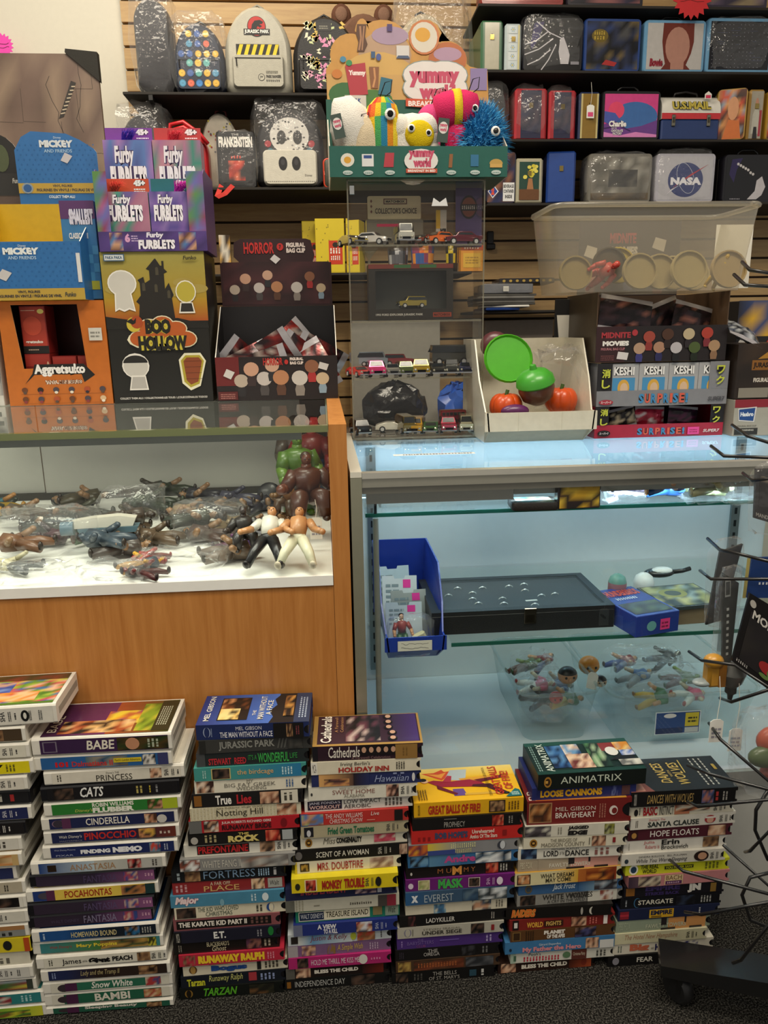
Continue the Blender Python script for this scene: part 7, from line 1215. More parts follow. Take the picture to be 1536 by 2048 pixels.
def collector():
 t,w,h=tbox('boxed_vehicle','cream and grey collector card box behind the top-level cars','boxed toy',736,842,392,3,1.722,.0,'#000',None);m=MB();m.prism(rrect(-w/2,w/2,h*.55,h,.004),0,.003,'#c8b894',side='#a89c80');m.build('card','card',t)
 pr=MB();p=Panel(pr,(-w/2,0,0),(1,0,0),(0,0,1),w,h);p.r(.3,.84,.74,.95,'#5a2c24');p.r(.32,.86,.72,.93,'#c8b894');p.t('MATCHBOX',.34,.87,.70,.92,'#2a2018',.06);p.t("COLLECTOR'S CHOICE",.14,.66,.92,.77,'#3a2c20',.02);[p.d(.07,v,.02,.035,'#6a3428',4)for v in(.9,.8,.7)];pr.build('printing','ink',t)
 MB().cbox(-w/2-.004,w/2+.004,-.012,.012,0,h*.545,.002,'#5c5450').build('tray','acryledge',t);q=MB();pp=Panel(q,(-w/2,-.012,0),(1,0,0),(0,0,1),w,h*.55);pp.r(.16,.72,.72,.82,'#c02850');q.build('red_line','ink',t)
collector()
def pcard(px0,px1,py0,lv,Y,col,lab,pf):
 t,w,h=tbox('blister_card',lab,'toy card',px0,px1,py0,lv,Y,.0,'#000',None);MB().box(-w/2,w/2,0,.0015,0,h,col).build('card','card',t);pr=MB();pf(Panel(pr,(-w/2,0,0),(1,0,0),(0,0,1),w,h));pr.build('printing','ink',t);return t
pcard(911,963,376,3,1.728,'#5c4a7a','purple card with a round dark badge, top level',lambda p:(p.r(0,.86,1,1,'#4a3a68'),p.d(.5,.68,.32,.2,'#2a2028',20),p.d(.5,.68,.27,.165,'#8a4a34',20),p.r(.18,.62,.82,.73,'#2a2028'),p.bars(.24,.645,.76,.705,'#d8ccc0',7,True)))
pcard(872,893,420,3,1.715,'#b8b4a8','small white card lettered in black, top level',lambda p:(p.r(0,.5,.4,1,'#c8a424'),p.t('KII',.4,.3,.95,.5,'#1c1c1c',.08)))
# plush display on top of the tower
YX0,YX1,YY,YZ=.028,.390,1.628,ACT+.0008
def yummy():
 w=YX1-YX0;cx=(YX0+YX1)/2;d=.15;hf=Zat(292,cx,YY)-YZ
 t=thing('display_tray','dark green cardboard tray of plush food toys with scalloped header','display box',(cx,YY,YZ));G='#1d5a50'
 MB().box(-w/2,w/2,0,.002,0,hf,G,b='#b8804a').build('front_panel','card',t);MB().box(-w/2+.002,w/2-.002,.002,d,0,.002,G).build('base','card',t)
 for s in(-1,1):
  m=MB();x=s*(w/2-.001);m.prism([(.002,0),(d,0),(d,hf*2.3),(.11,hf*2.3),(.002,hf)],x-.001,x+.001,'#c8c0b0',M=Matrix(((0,1,0,0),(1,0,0,0),(0,0,1,0),(0,0,0,1))));m.build('side_panel','card',t)
 MB().box(-w/2+.002,w/2-.002,d-.002,d,.002,hf*2,G).build('back_panel','card',t)
 YH=YY+d-.002;hx=lambda px,py:(Xat(px,YH,Zat(py,cx,YH))-cx,Zat(py,cx,YH)-YZ)
 out=[hx(658,300),hx(980,300),hx(975,140),hx(940,132)]
 def bump(cx_,cy,rx,ry,a0,a1,n=7):return[hx(cx_+rx*math.cos(R_(a0+(a1-a0)*i/n)),cy-ry*math.sin(R_(a0+(a1-a0)*i/n)))for i in range(n+1)]
 out+=bump(890,120,44,40,-10,110)+bump(850,72,34,34,-20,200)+bump(765,82,50,42,10,130)+bump(724,72,15,34,20,165)+bump(700,110,40,42,60,200)+[hx(652,140)]
 m=MB();m.prism(out,d-.002,d,'#c8944c',side='#b88a58');m.build('header_card','card',t)
 pr=MB();a,b=hx(652,300),hx(980,40);p=Panel(pr,(a[0],d-.002,a[1]),(1,0,0),(0,0,1),b[0]-a[0],b[1]-a[1]);q=lambda px,py:((hx(px,py)[0]-a[0])/(b[0]-a[0]),(hx(px,py)[1]-a[1])/(b[1]-a[1]))
 def ell(px,py,rx,ry,c,n=18):u,v=q(px,py);p.d(u,v,rx/328,ry/260,c,n)
 def rect(x0,y0,x1,y1,c):p.r(*q(x0,y1),*q(x1,y0),c)
 ell(770,110,52,46,'#b8987c');ell(755,165,80,60,'#d0a860');ell(895,118,38,34,'#b86a3c');ell(895,108,28,14,'#b090a8');ell(780,72,36,18,'#a890a8')
 rect(655,150,950,205,'#c8a060');rect(655,200,965,300,'#1f5a4c');rect(940,136,974,180,'#8a7aa8');ell(690,190,32,24,'#3a6a3c');ell(745,200,40,20,'#4a7a3a')
 p.poly([q(714,50),q(733,50),q(730,75),q(735,90),q(728,105),q(714,105),q(717,85),q(712,70)],'#5a3a28');p.line([q(720,54),q(722,78),q(718,102)],.004,'#a87a5a');p.line([q(728,54),q(726,78),q(724,102)],.003,'#a87a5a')
 ell(848,75,30,34,'#c87a4a');ell(848,75,26,30,'#d8d0c0');ell(845,70,15,14,'#d8a038');rect(793,92,818,118,'#d4d0cc');p.poly([q(792,118),q(820,118),q(816,112),q(796,112)],'#4a5a78')
 p.poly([q(690,133),q(730,127),q(736,190),q(700,193)],'#b03844');p.t('Yummy',*q(697,155),*q(731,142),'#f0e0dc',.06);p.poly([q(738,135),q(758,135),q(756,178),q(742,178)],'#8a5a3a');p.line([q(748,137),q(750,158),q(746,176)],.004,'#c89060');p.poly([q(762,155),q(785,160),q(780,192),q(756,190)],'#2c6a80');rect(690,192,732,218,'#cfcac0');p.t('MILK',*q(703,208),*q(722,198),'#2c4a88',.05);ell(674,150,10,9,'#c87a38');ell(686,121,6,6,'#4a88a8');ell(698,128,6,6,'#3a8a5a');rect(774,50,784,64,'#4a3a70');rect(742,105,750,118,'#3a5a80');ell(757,116,5,7,'#4a5a98')
 for rx,ry,c in((66,42,'#8a9a98'),(63,39,'#e0dcd8')):
  for ox,oy in((-18,-12),(18,-12),(-18,14),(18,14),(0,0)):ell(870+ox,163+oy,rx*.72,ry*.7,c)
 p.t('yummy',*q(818,176),*q(918,143),'#c04a68',.08);p.t('world',*q(838,200),*q(910,170),'#c04a68',.08);p.poly([q(811,198),q(932,204),q(930,222),q(811,214)],'#c8502c');p.t('BREAKFAST',*q(816,214),*q(890,203),'#f0e8e0',.04);pr.build('header_print','ink',t)
 pr=MB();p=Panel(pr,(-w/2,0,0),(1,0,0),(0,0,1),w,hf)
 p.d(.10,.55,.038,.22,'#d8d4c8');p.d(.10,.55,.02,.11,'#d09a30');p.r(.18,.34,.245,.74,'#d8d8d8');p.r(.19,.6,.235,.7,'#2c4a88');p.poly([(.30,.32),(.355,.32),(.36,.78),(.31,.78)],'#b03844');p.poly([(.665,.3),(.685,.3),(.69,.74),(.67,.74)],'#8a5a34');p.r(.79,.34,.835,.72,'#2c6a90');p.d(.935,.42,.038,.16,'#b8944c',14,0,180);p.r(.90,.3,.97,.42,'#c8a058')
 for u in(.10,.215,.335,.68,.815,.935):p.d(u,.14,.028,.075,'#b8c4c0',12);p.bars(u-.02,.11,u+.02,.17,'#6a8a84',1)
 p.d(.51,.52,.095,.38,'#dcd8d4',20);p.t('yummy',.44,.55,.585,.85,'#c04a68',.08);p.t('world',.465,.30,.565,.6,'#c04a68',.08);p.r(.425,.12,.60,.26,'#b84a30');p.t('BREAKFAST IN BED',.435,.15,.59,.23,'#f0e0d8',.04);pr.build('printing','ink',t)
 return hf
HY=yummy()
def plush_pos(px,py,Y):p=aY(px,py,Y);return p
GPL='plush food toys in the green tray'
def eye(m,p,r):m.ell(p,(r,r*.45,r),'#e8e6e0',12,7);m.ell((p[0],p[1]-r*.32,p[2]),(r*.6,r*.3,r*.6),'#1a1818',10,6)
def plush_tag(t,p,rz=-12):
 m=MB();w,h=.022,.045;M_=TR(*p)@RY(rz);m.prism([(-w/2,0),(w/2,0),(w/2,h),(-w/2,h)],-.0006,.0006,'#3a4a44',M=M_);q=MB();pn=Panel(q,M_@Vector((-w/2,-.0006,0)),M_.to_3x3()@Vector((1,0,0)),M_.to_3x3()@Vector((0,0,1)),w,h);pn.d(.5,.6,.42,.25,'#d8d4d0');pn.t('yummy',.15,.6,.85,.75,'#c04a68',.06);pn.t('world',.2,.45,.8,.6,'#c04a68',.06);o=m.build('swing_tag','card',t);q.build('tag_print','ink',o)
def loop(t,p,s=1):m=MB();m.tube([p,(p[0]+.012*s,p[1],p[2]+.03),(p[0]+.026*s,p[1],p[2]+.034),(p[0]+.024*s,p[1]+.004,p[2]+.014),(p[0]+.006*s,p[1],p[2])],.0011,'#1c1a1c',6);m.build('hanging_loop','fabric',t,smooth=True)
ZB=YZ+.0025
def toy(name,lab,px,py,Y,parts,tagp=None,loopp=None):
 p=aY(px,py,Y);t=thing(name,lab,'plush toy',(p.x,Y,ZB),0,GPL);zc=p.z-ZB
 for nm,fn in parts:m=MB();fn(m,zc);m.build(nm,'plush',t,smooth=True)
 if tagp:plush_tag(t,(tagp[0],tagp[1],zc+tagp[2]),tagp[3])
 if loopp:loop(t,(loopp[0],loopp[1],zc+loopp[2]))
 return t
PF=YY+.045
def col_(m,r,zc,c,y=.0):m.tube([(0,y,.012),(0,y,zc)],[r*.6,r*.85],c,14)
toy('plush_milk','white drop-shaped plush leaning at the left of the tray',700,240,PF+.012,[('body',lambda m,z:(m.tube([(.01,.0,.014),(.008,0,z-.02),(-.004,0,z),(-.018,-.002,z+.026),(-.034,-.002,z+.034)],[.04,.048,.044,.028,.006],'#d4d0c8',16))),('yellow_foot',lambda m,z:m.ell((.012,-.036,.032),(.03,.018,.028),'#c8b81c',14,9))],(-.022,-.05,-.046,-12),(.01,-.04,-.03))
def rainbow(m,z):
 m.lathe([(.001,.006),(.024,.012),(.036,.035),(.037,z-.004),(.03,z+.022),(.016,z+.036),(.001,z+.04)],'#fff',18);g=['#c03a30','#d8662c','#d8b02c','#4a9a5a','#2f7fa0','#d88a2c','#e0c83c']
 m.c=[C(g[(i+(i//18)*2)%7])for i in range(len(m.f))]
toy('plush_rainbow','rainbow patchwork egg-shaped plush',765,237,PF-.004,[('body',rainbow),('eye',lambda m,z:eye(m,(.012,-.040,z-.002),.011))],None,(-.006,0,.036))
def eggw(m,z):
 g=[(0,0,.052),(-.036,.002,.036),(.036,.002,.036),(-.02,.02,.034),(.024,.022,.03)]
 for x,zz,r in((0,z-.02,.054),(0,.03,.042),(-.036,.04,.03),(.036,.04,.032),(-.026,z+.004,.028),(.024,z+.006,.028),(0,z-.004,.036)):m.ell((x,0,zz),(r,.022,r),'#dcd8d0',14,9)
toy('plush_egg','white fried-egg plush with yellow yolk at the tray front',825,262,PF-.010,[('white',eggw),('yolk',lambda m,z:m.ell((.012,-.020,z-.012),(.030,.011,.028),'#d0b418',16,10)),('eye',lambda m,z:eye(m,(-.006,-.030,z-.002),.008)),('eye',lambda m,z:eye(m,(.029,-.028,z-.010),.007))],(.056,-.030,-.028,6))
toy('plush_roll','pink and yellow striped roll-shaped plush',915,228,PF+.030,[('body',lambda m,z:(m.tube([(-.05,0,z),(-.046,0,z+.001),(-.028,0,z+.003),(-.006,0,z+.005),(.014,0,z+.005),(.034,0,z+.004),(.046,0,z)],[.012,.032,.038,.04,.04,.034,.012],'#c42a5c',18),col_(m,.034,z-.02,'#c42a5c'))),('yellow_band',lambda m,z:m.tube([(-.012,0,z+.0045),(.004,0,z+.005)],[.0415,.0425],'#d8b82c',18)),('eye',lambda m,z:eye(m,(.03,-.034,z+.002),.008))],None,(.02,0,.036))
toy('plush_cake','small pink plush half hidden at the tray middle',862,240,PF+.036,[('body',lambda m,z:(m.ell((0,0,z),(.03,.026,.03),'#c8487c',14,9),col_(m,.026,z-.01,'#c8487c')))],None,(0,0,.028))
toy('plush_bread','cream knitted plush lying behind the tray front',770,282,PF-.018,[('body',lambda m,z:m.ell((-.036,0,z-.008),(.036,.02,z-.014),'#c8b89c',16,9))])
def furry():
 p=aY(960,262,PF+.022);t=thing('plush_furry','shaggy bright blue plush with one white eye','plush toy',(p.x,PF+.022,ZB),0,GPL);z=p.z-ZB
 m=MB();m.ell((0,0,z*.7),(.044,.036,z*.7),'#2a78b0',18,12);m.build('body','plush',t,smooth=True)
 g=random.Random(4);f=MB()
 for i in range(2600):
  a=g.uniform(0,6.283);c=g.uniform(-.55,1);s=math.sqrt(1-c*c);n=Vector((s*math.cos(a),s*math.sin(a),c));b=Vector((n.x*.043,n.y*.035,z*.7+n.z*z*.69));L=g.uniform(.014,.026)
  tip=b+n*L+Vector((g.uniform(-.008,.008),g.uniform(-.008,.008),g.uniform(-.010,.006)));md=(b+tip)/2+Vector((g.uniform(-.003,.003),g.uniform(-.003,.003),.002))
  f.tube([b,md,tip],[.0011,.0008,.0001],g.choice(['#2f88c4','#3a98d0','#54aee0','#2468a0','#6abce8']),3,cap=False)
 o=f.build('shaggy_fur','plush',t);o['kind']='stuff'
 m=MB();eye(m,(.022,-.050,z-.012),.010);m.build('eye','toy',t,smooth=True)
furry()
# things standing on the aluminium showcase
CZ=AT+.0035
def bin_shell(t,x0,x1,y0,y1,h,hl,col,taper=.012,mat='plast',lip=.02):
 """hopper-front stacking bin: tall back, sides cut down to a low front with a lip"""
 w=x1-x0;th=.003
 MB().box(x0+taper,x1-taper,y0+.05,y1,0,th,col).build('base',mat,t)
 MB().box(x0,x1,y1-th,y1,th,h,col).build('back_wall',mat,t)
 for s,x in((1,x0),(-1,x1)):
  m=MB();xo=x+s*taper;P=[(y0+.05,0),(y1-th,0),(y1-th,h),(y0+.11,h),(y0+.06,hl+(h-hl)*.45),(y0+.02,hl+.004),(y0,hl+.004),(y0,hl-lip)]
  vs=[(xo+(x-xo)*min(1,z/h*1.6),y,z)for y,z in P]+[(xo+(x-xo)*min(1,z/h*1.6)+s*th,y,z)for y,z in P];n=len(P)
  fs=[tuple(range(n)),tuple(range(2*n-1,n-1,-1))]+[(i,(i+1)%n,(i+1)%n+n,i+n)for i in range(n)];m.add(vs,fs,col);m.build('side_wall',mat,t)
 MB().box(x0+.002,x1-.002,y0,y0+th,hl-lip,hl+.004,col).build('front_lip',mat,t)
 m=MB();m.add([(x0+taper,y0+.05,0),(x1-taper,y0+.05,0),(x1-.004,y0+.01,hl-lip),(x0+.004,y0+.01,hl-lip),(x0+taper,y0+.053,.001),(x1-taper,y0+.053,.001),(x1-.004,y0+.013,hl-lip),(x0+.004,y0+.013,hl-lip)],[(0,1,2,3),(7,6,5,4),(3,2,6,7)],col);m.build('front_wall',mat,t)
 for k in(.3,.68):MB().box(x0+w*k,x0+w*k+.002,y0-.0012,y0-.0001,hl-lip,hl+.004,col).build('rib',mat,t)
def white_bin():
 Y=1.50;x0,x1=Xat(968,Y,1.0),Xat(1196,Y,1.0);t=thing('storage_bin','white hopper bin holding an acorn, pumpkins and a green lid','bin',(0,Y,CZ+.0004));h=Zat(676,.5,1.72)-CZ
 bin_shell(t,x0,x1,0,.235,h,Zat(828,.45,Y)-CZ,'#d6d1bf',lip=.034)
 G='trinkets in the white bin'
 def put(nm,lab,px,py,Y2,fn,cat='trinket',mat='toy'):
  p=aY(px,py,Y2);o=thing(nm,lab,cat,p,0,G)
  for n2,f in fn:m=MB();f(m);m.build(n2,mat,o,smooth=40)
 put('round_lid','round green lid leaning in the white bin',1016,718,1.60,[('lid',lambda m:m.lathe([(0,-.002),(.050,-.002),(.053,.004),(.050,.008),(.047,.003),(0,.003)],'#4aa81c',26,M=RX(72)@RZ(10))),('rib_ring',lambda m:m.lathe([(.036,-.0022),(.038,-.004),(.040,-.0022)],'#3a9010',26,M=RX(72)))],'lid')
 def acorn(m):m.lathe([(.001,-.042),(.014,-.039),(.032,-.026),(.038,-.006),(.037,.006)],'#5c3420',20,M=RX(12)@RY(-14))
 def capn(m):m.lathe([(.037,.002),(.041,.006),(.038,.02),(.026,.032),(.008,.037),(.006,.046),(.001,.048)],'#3f9a2c',20,M=RX(12)@RY(-14))
 put('acorn','shiny brown plastic acorn with green cap',1072,772,1.55,[('nut',acorn),('cap',capn)],'toy')
 def pump(m):
  for k in range(8):a=k*.785;m.ell((.016*math.cos(a),.016*math.sin(a),0),(.020,.020,.026),'#c84a14',10,8)
 put('pumpkin','small orange pumpkin left of the acorn',1012,812,1.572,[('body',pump),('stem',lambda m:m.tube([(0,0,.022),(.003,0,.034)],.004,'#3a5a24'))],'toy');put('pumpkin','orange pumpkin right of the acorn',1122,800,1.592,[('body',pump),('stem',lambda m:m.tube([(0,0,.022),(.003,0,.034)],.004,'#3a5a24'))],'toy')
 put('pumpkin','bagged orange pumpkin at the right of the bin',1155,808,1.64,[('body',pump)],'toy');put('egg_toy','purple rounded trinket before the orange pumpkin',1030,822,1.537,[('body',lambda m:m.ell((0,0,0),(.03,.014,.014),'#5a2458'))],'toy');put('egg_toy','dull maroon trinket behind the green lid',990,690,1.69,[('body',lambda m:m.ell((0,0,0),(.034,.014,.03),'#6a3a40'))],'toy')
 p=aY(1118,760,1.63);o=thing('poly_bag','empty crumpled clear bag rising from the white bin','bag',p,0);wrap_film('film',o,-.05,.05,-.03,.03,-.06,.07,.014,31,9)
white_bin()
def kbox(z0,py1,px0,px1,name,lab,col,d=.15,Y=1.56):
 x0,x1=Xat(px0,Y,z0),Xat(px1,Y,z0);h=Zat(py1,.7,Y)-z0;return thing(name,lab,'display box',((x0+x1)/2,Y,z0+.0005)),x1-x0,h-.0005
SUR='SURPRISE!'
def surprise(p,u0,v0,u1,v1):
 ws=[.5 if c in 'I!' else 1 for c in SUR];k=(u1-u0)/sum(ws);a=u0
 for i,ch in enumerate(SUR):p.t(ch,a,v0,a+ws[i]*k*.84,v1,'#3f8ac0' if i%2==0 else '#d8604c',.04,out='#1c1a20',ow=.07);a+=ws[i]*k
def keshi():
 t,w,h=kbox(CZ,812,1188,1444,'display_tray','lower red and black tray of blind packs with pink sticker','')
 hf=h*.42;MB().box(-w/2,w/2,0,.0015,0,hf,'#a8203c').build('front_panel','card',t);MB().box(-w/2,w/2,.002,.15,0,.0015,'#a8203c').build('base','card',t)
 for s in(-1,1):xa,xb=sorted((s*w/2,s*(w/2-.03)));MB().box(xa,xb,.0,.0015,hf+.0002,h,'#1c1a1e').build('front_wing','card',t);xa,xb=sorted((s*w/2,s*(w/2-.0015)));MB().box(xa,xb,.002,.15,.002,h,'#8a1c34').build('side_panel','card',t)
 MB().box(-w/2+.002,w/2-.002,.148,.15,.002,h,'#1c1a1e').build('back_panel','card',t)
 pr=MB();p=Panel(pr,(-w/2,0,0),(1,0,0),(0,0,1),w,h);surprise(p,.33,.08,.70,.30);p.r(.72,.06,.81,.30,'#e8489c');p.bars(.735,.12,.795,.26,'#a82464',2);p.t('SUPER7',.84,.12,.97,.22,'#e0d8dc',.03,.2);p.d(.07,.16,.05,.1,'#1c1a1e');p.t('スーパー7',.035,.12,.105,.20,'#e8e0e4',.03)
 for i,ch in enumerate(('消','し')):p.t(ch,.035,.72-.3*i,.095,.94-.3*i,'#c8d04a',.03)
 for i,ch in enumerate(('ワ','ク')):p.t(ch,.905,.72-.3*i,.965,.94-.3*i,'#c8d04a',.03)
 pr.build('printing','ink',t)
 for i in range(3):foil_pack(t.location+Vector((-.075+.07*i,.03+.012*(i%2),h*.58)),(R_(-8),R_((-12,3,6)[i]),0),60+i,('black foil pack with a tan print, left in the red tray','red foil pack with small white drawings in the red tray','dark plum foil pack, right in the red tray')[i],'foil packs in the red tray',.066,.045,(('#1c1a1c','#2a2628','#a89a80'),('#a82038','#d8d0d0','#8a1c30','#b83048'),('#2a1c28','#4a1c38','#1c181c'))[i])
 z1=CZ+h+.001
 t,w,h=kbox(z1,724,1192,1452,'display_tray','upper grey tray of four blind cartons beneath the movie box','');hf=h*.36;GY='#85868c'
 MB().box(-w/2,w/2,0,.0015,0,hf,GY).build('front_panel','card',t);MB().box(-w/2,w/2,.002,.15,0,.0015,GY).build('base','card',t)
 for s in(-1,1):xa,xb=sorted((s*w/2,s*(w/2-(.032 if s<0 else.042))));MB().box(xa,xb,.0,.0015,hf+.0002,h-.001,'#232226' if s<0 else GY).build('front_wing','card',t);xa,xb=sorted((s*w/2,s*(w/2-.0015)));MB().box(xa,xb,.002,.15,.002,h-.001,GY).build('side_panel','card',t)
 pr=MB();p=Panel(pr,(-w/2,0,0),(1,0,0),(0,0,1),w,h);surprise(p,.32,.06,.70,.28);p.t('SUPER7',.85,.08,.98,.18,'#4a4a50',.03,.2);p.d(.07,.1,.055,.06,'#a83040');p.t('スーパー7',.03,.07,.11,.13,'#f0e8e8',.03)
 for i,ch in enumerate(('消','し')):p.t(ch,.03,.66-.24*i,.095,.86-.24*i,'#c8d04a',.03)
 for i,ch in enumerate(('ワ','ク')):p.t(ch,.90,.70-.24*i,.965,.90-.24*i,'#c8d04a',.03,out='#1c1a1c',ow=.12)
 pr.build('printing','ink',t)
 for i in range(4):
  ww=w*.225;xa=-w/2+.026+i*(ww+.0008);b=thing('blind_carton',('leftmost','second','third','rightmost')[i]+' grey blind carton in the upper surprise tray','box',t.location+Vector((xa,.003,.002)),0,'blind cartons in the grey tray');wc=min(ww,w/2-.004-xa)
  MB().cbox(0,wc,0,.05,0,h-.004,.0006,'#a8a9ac').build('carton','card',b);q=MB();p=Panel(q,(0,0,0),(1,0,0),(0,0,1),ww,h-.004);p.r(.12,.12,.88,.66,'#4a90c0');p.d(.5,.42,.2,.2,'#d8a848');p.d(.52,.40,.13,.14,'#d8b898');p.t('KESHI',.16,.72,.84,.92,'#f0f0f0',.04,out='#1c1c20',ow=.09);q.v=[(min(x,wc),y,z)for x,y,z in q.v];q.build('printing','ink',b)
 return z1+h+.001
ZK=keshi()
def midnite():
 t,w,h=kbox(ZK,583,1190,1450,'display_tray','black movie-monster display tray under the frosted tub','');hf=Zat(652,.7,1.56)-ZK;d=.2;K='#231d1f'
 MB().box(-w/2,w/2,0,.002,0,hf,K).build('front_panel','card',t);MB().box(-w/2,w/2,.002,d,0,.002,K).build('base','card',t);MB().box(-w/2,w/2,d-.002,d,.002,h,'#4a3a30').build('back_panel','card',t)
 for s in(-1,1):xa,xb=sorted((s*w/2,s*(w/2-.002)));m=MB().box(xa,xb,.002,d-.002,.002,h,'#54402f',**({'l':'#3f3428'}if s<0 else{'r':K}));m.build('side_panel','card',t)
 pr=MB();p=Panel(pr,(-w/2,0,0),(1,0,0),(0,0,1),w,hf);p.r(0,0,.22,1,'#341c20');p.t('MIDNITE',.04,.68,.26,.84,'#a8343c',.04);p.t('MOVIES',.05,.46,.25,.60,'#e8e4e0',.07);p.t('FIGURAL BAG CLIP',.04,.34,.22,.41,'#b87880',.02);p.d(.29,.82,.022,.09,'#a8343c');p.poly([(.16,.10),(.24,.06),(.25,.26),(.17,.30)],'#d4d0d0');p.bars(.04,.06,.14,.22,'#7a4a4c',3)
 blob_row(p,[(u,v,.045,a,b)for u,v,a,b in((.33,.38,'#b09078','#3a3a78'),(.40,.70,'#9a4438','#8a3430'),(.48,.40,'#a88068','#2a2a58'),(.54,.76,'#4a3024','#2a2020'),(.61,.38,'#b8b4b8','#1c1c20'),(.70,.76,'#b8a888','#2a2428'),(.75,.38,'#4a5a30','#1c2418'),(.84,.78,'#a83c30','#7a2c34'),(.90,.42,'#a88868','#8a6a50'))]);pr.build('printing','ink',t)
 for i,(x,y,z,ry)in enumerate(((-.07,.03,hf+.022,9),(.03,.07,hf+.014,-20),(.08,.04,hf+.008,14))):foil_pack(t.location+Vector((x,y,z)),(R_(-10),R_(ry),R_(6)),80+i,('large dark foil pack standing left in the movie tray','silver-edged foil pack slanting in the movie tray','dark foil pack at the right of the movie tray')[i],'foil packs in the movie tray',.12 if i==0 else.09,.075,('#1c181c','#2a2028','#3a2a30','#8a5a50','#241c20','#1a1618'))
 hd=MB().box(-w*.42,w*.42,d+.0005,d+.0025,.0,h+Zat(428,.7,1.76)-Zat(583,.7,1.76),'#2c2226');hd.build('header_card','card',t);pr=MB();p=Panel(pr,(-w*.42,d+.0005,h),(1,0,0),(0,0,1),w*.84,.16);p.t('MIDNITE',.3,.72,.56,.86,'#a8343c',.04);p.t('MOVIES',.32,.56,.58,.68,'#d8d4d0',.07);p.poly([(.05,.56),(.16,.5),(.18,.66),(.08,.7)],'#d8d4d0');p.poly([(.72,.66),(.84,.6),(.86,.76),(.75,.8)],'#d8d4d0');blob_row(p,[(.12,.3,.08,'#b87868','#6a4a4a'),(.5,.34,.08,'#b89880','#4a4a68'),(.8,.32,.09,'#b85850','#6a3a3a')]);pr.build('header_print','ink',t)
 return ZK+h+.001
ZM=midnite()
def tub_shell(t,bx0,bx1,tx0,tx1,y0,y1,h,mat,r=.02,rim=.008,n=3,ty=.012,th=.0015):
 a=rrect(bx0,bx1,y0+ty,y1-ty,r,n);b=rrect(tx0,tx1,y0,y1,r*1.4,n);m=MB();N=len(a);vs=[];K=5
 for k in range(K):vs+=[(x+(X-x)*k/(K-1),y+(Y-y)*k/(K-1),h*k/(K-1))for(x,y),(X,Y)in zip(a,b)]
 fs=[(k*N+i,k*N+(i+1)%N,(k+1)*N+(i+1)%N,(k+1)*N+i)for k in range(K-1)for i in range(N)]+[tuple(range(N))[::-1]]
 m.add(vs,fs,'#eee');m.build('body',mat,t,smooth=40)
 m=MB();m.tube([(x,y,h)for x,y in b]+[(*b[0],h)],rim/2,'#e4ded0',6);m.build('rim',mat,t,smooth=True)
def frosted():
 Y=1.53;t=thing('storage_tub','frosted plastic tub of tan lids above the movie tray','tub',(0,Y,ZM));h=Zat(408,.7,Y)-ZM
 bx0,bx1,tx0,tx1=Xat(1128,Y,ZM),Xat(1490,Y,ZM),Xat(1112,Y,ZM+h),Xat(1530,Y,ZM+h);tub_shell(t,bx0,bx1,tx0,tx1,0,.19,h,'frost',rim=.011)
 G='round lids in the frosted tub'
 for i,(px,py,r,Y2,c)in enumerate(((1150,542,.034,1.57,'#8a7a4c'),(1218,520,.036,1.61,'#3a3420'),(1236,505,.038,1.65,'#a89438'),(1278,545,.036,1.57,'#9a8c64'),(1318,540,.036,1.59,'#a49670'),(1345,530,.036,1.64,'#a49670'),(1376,545,.038,1.565,'#a09268'),(1388,528,.034,1.66,'#a49670'),(1456,535,.038,1.57,'#a08c64'))):
  p=aY(px,py,Y2);o=thing('round_lid',('%s tan lid from the left in the frosted tub'%ORD[i])if i not in(1,2)else('dark yellow-rimmed lid in the frosted tub','golden lid behind the dark-rimmed one in the tub')[i-1],'lid',(p.x,Y2,ZM+r+.004+(.016 if i in(1,2)else 0)),0,G);m=MB();m.lathe([(0,-.002),(r,-.002),(r+.001,.002),(r,.008),(r-.003,.008),(r-.003,.001),(0,.001)],['#b8a878' if False else c,c,c,c,c,c],22,M=RX(80));m.build('lid','toy',o,smooth=35)
  if i in(4,6):m=MB();m.lathe([(0,-.003),(.006,-.003),(.006,-.002)],'#d8d4c4',12,M=RX(80));m.build('hub','toy',o)
 figure((Xat(1168,1.62,ZM+.03),1.615,ZM+.022),(R_(62),R_(50),0),'#a83028','#b03a30','#a83028','#b03a2c',.10,'red rubbery figure at the left of the frosted tub');figure((Xat(1418,1.60,ZM+.03),1.60,ZM+.006),(R_(20),R_(20),0),'#c8a428','#c8a830','#c8a428','#d0b038',.075,'yellow rubbery figure at the right of the frosted tub')
 o=thing('paper_sheet','white paper standing at the right end of the frosted tub','paper',(Xat(1478,1.69,ZM+.09),1.692,ZM+.01));MB().box(-.055,.03,0,.001,0,.135,'#e4e0d4').build('sheet','paper',o)
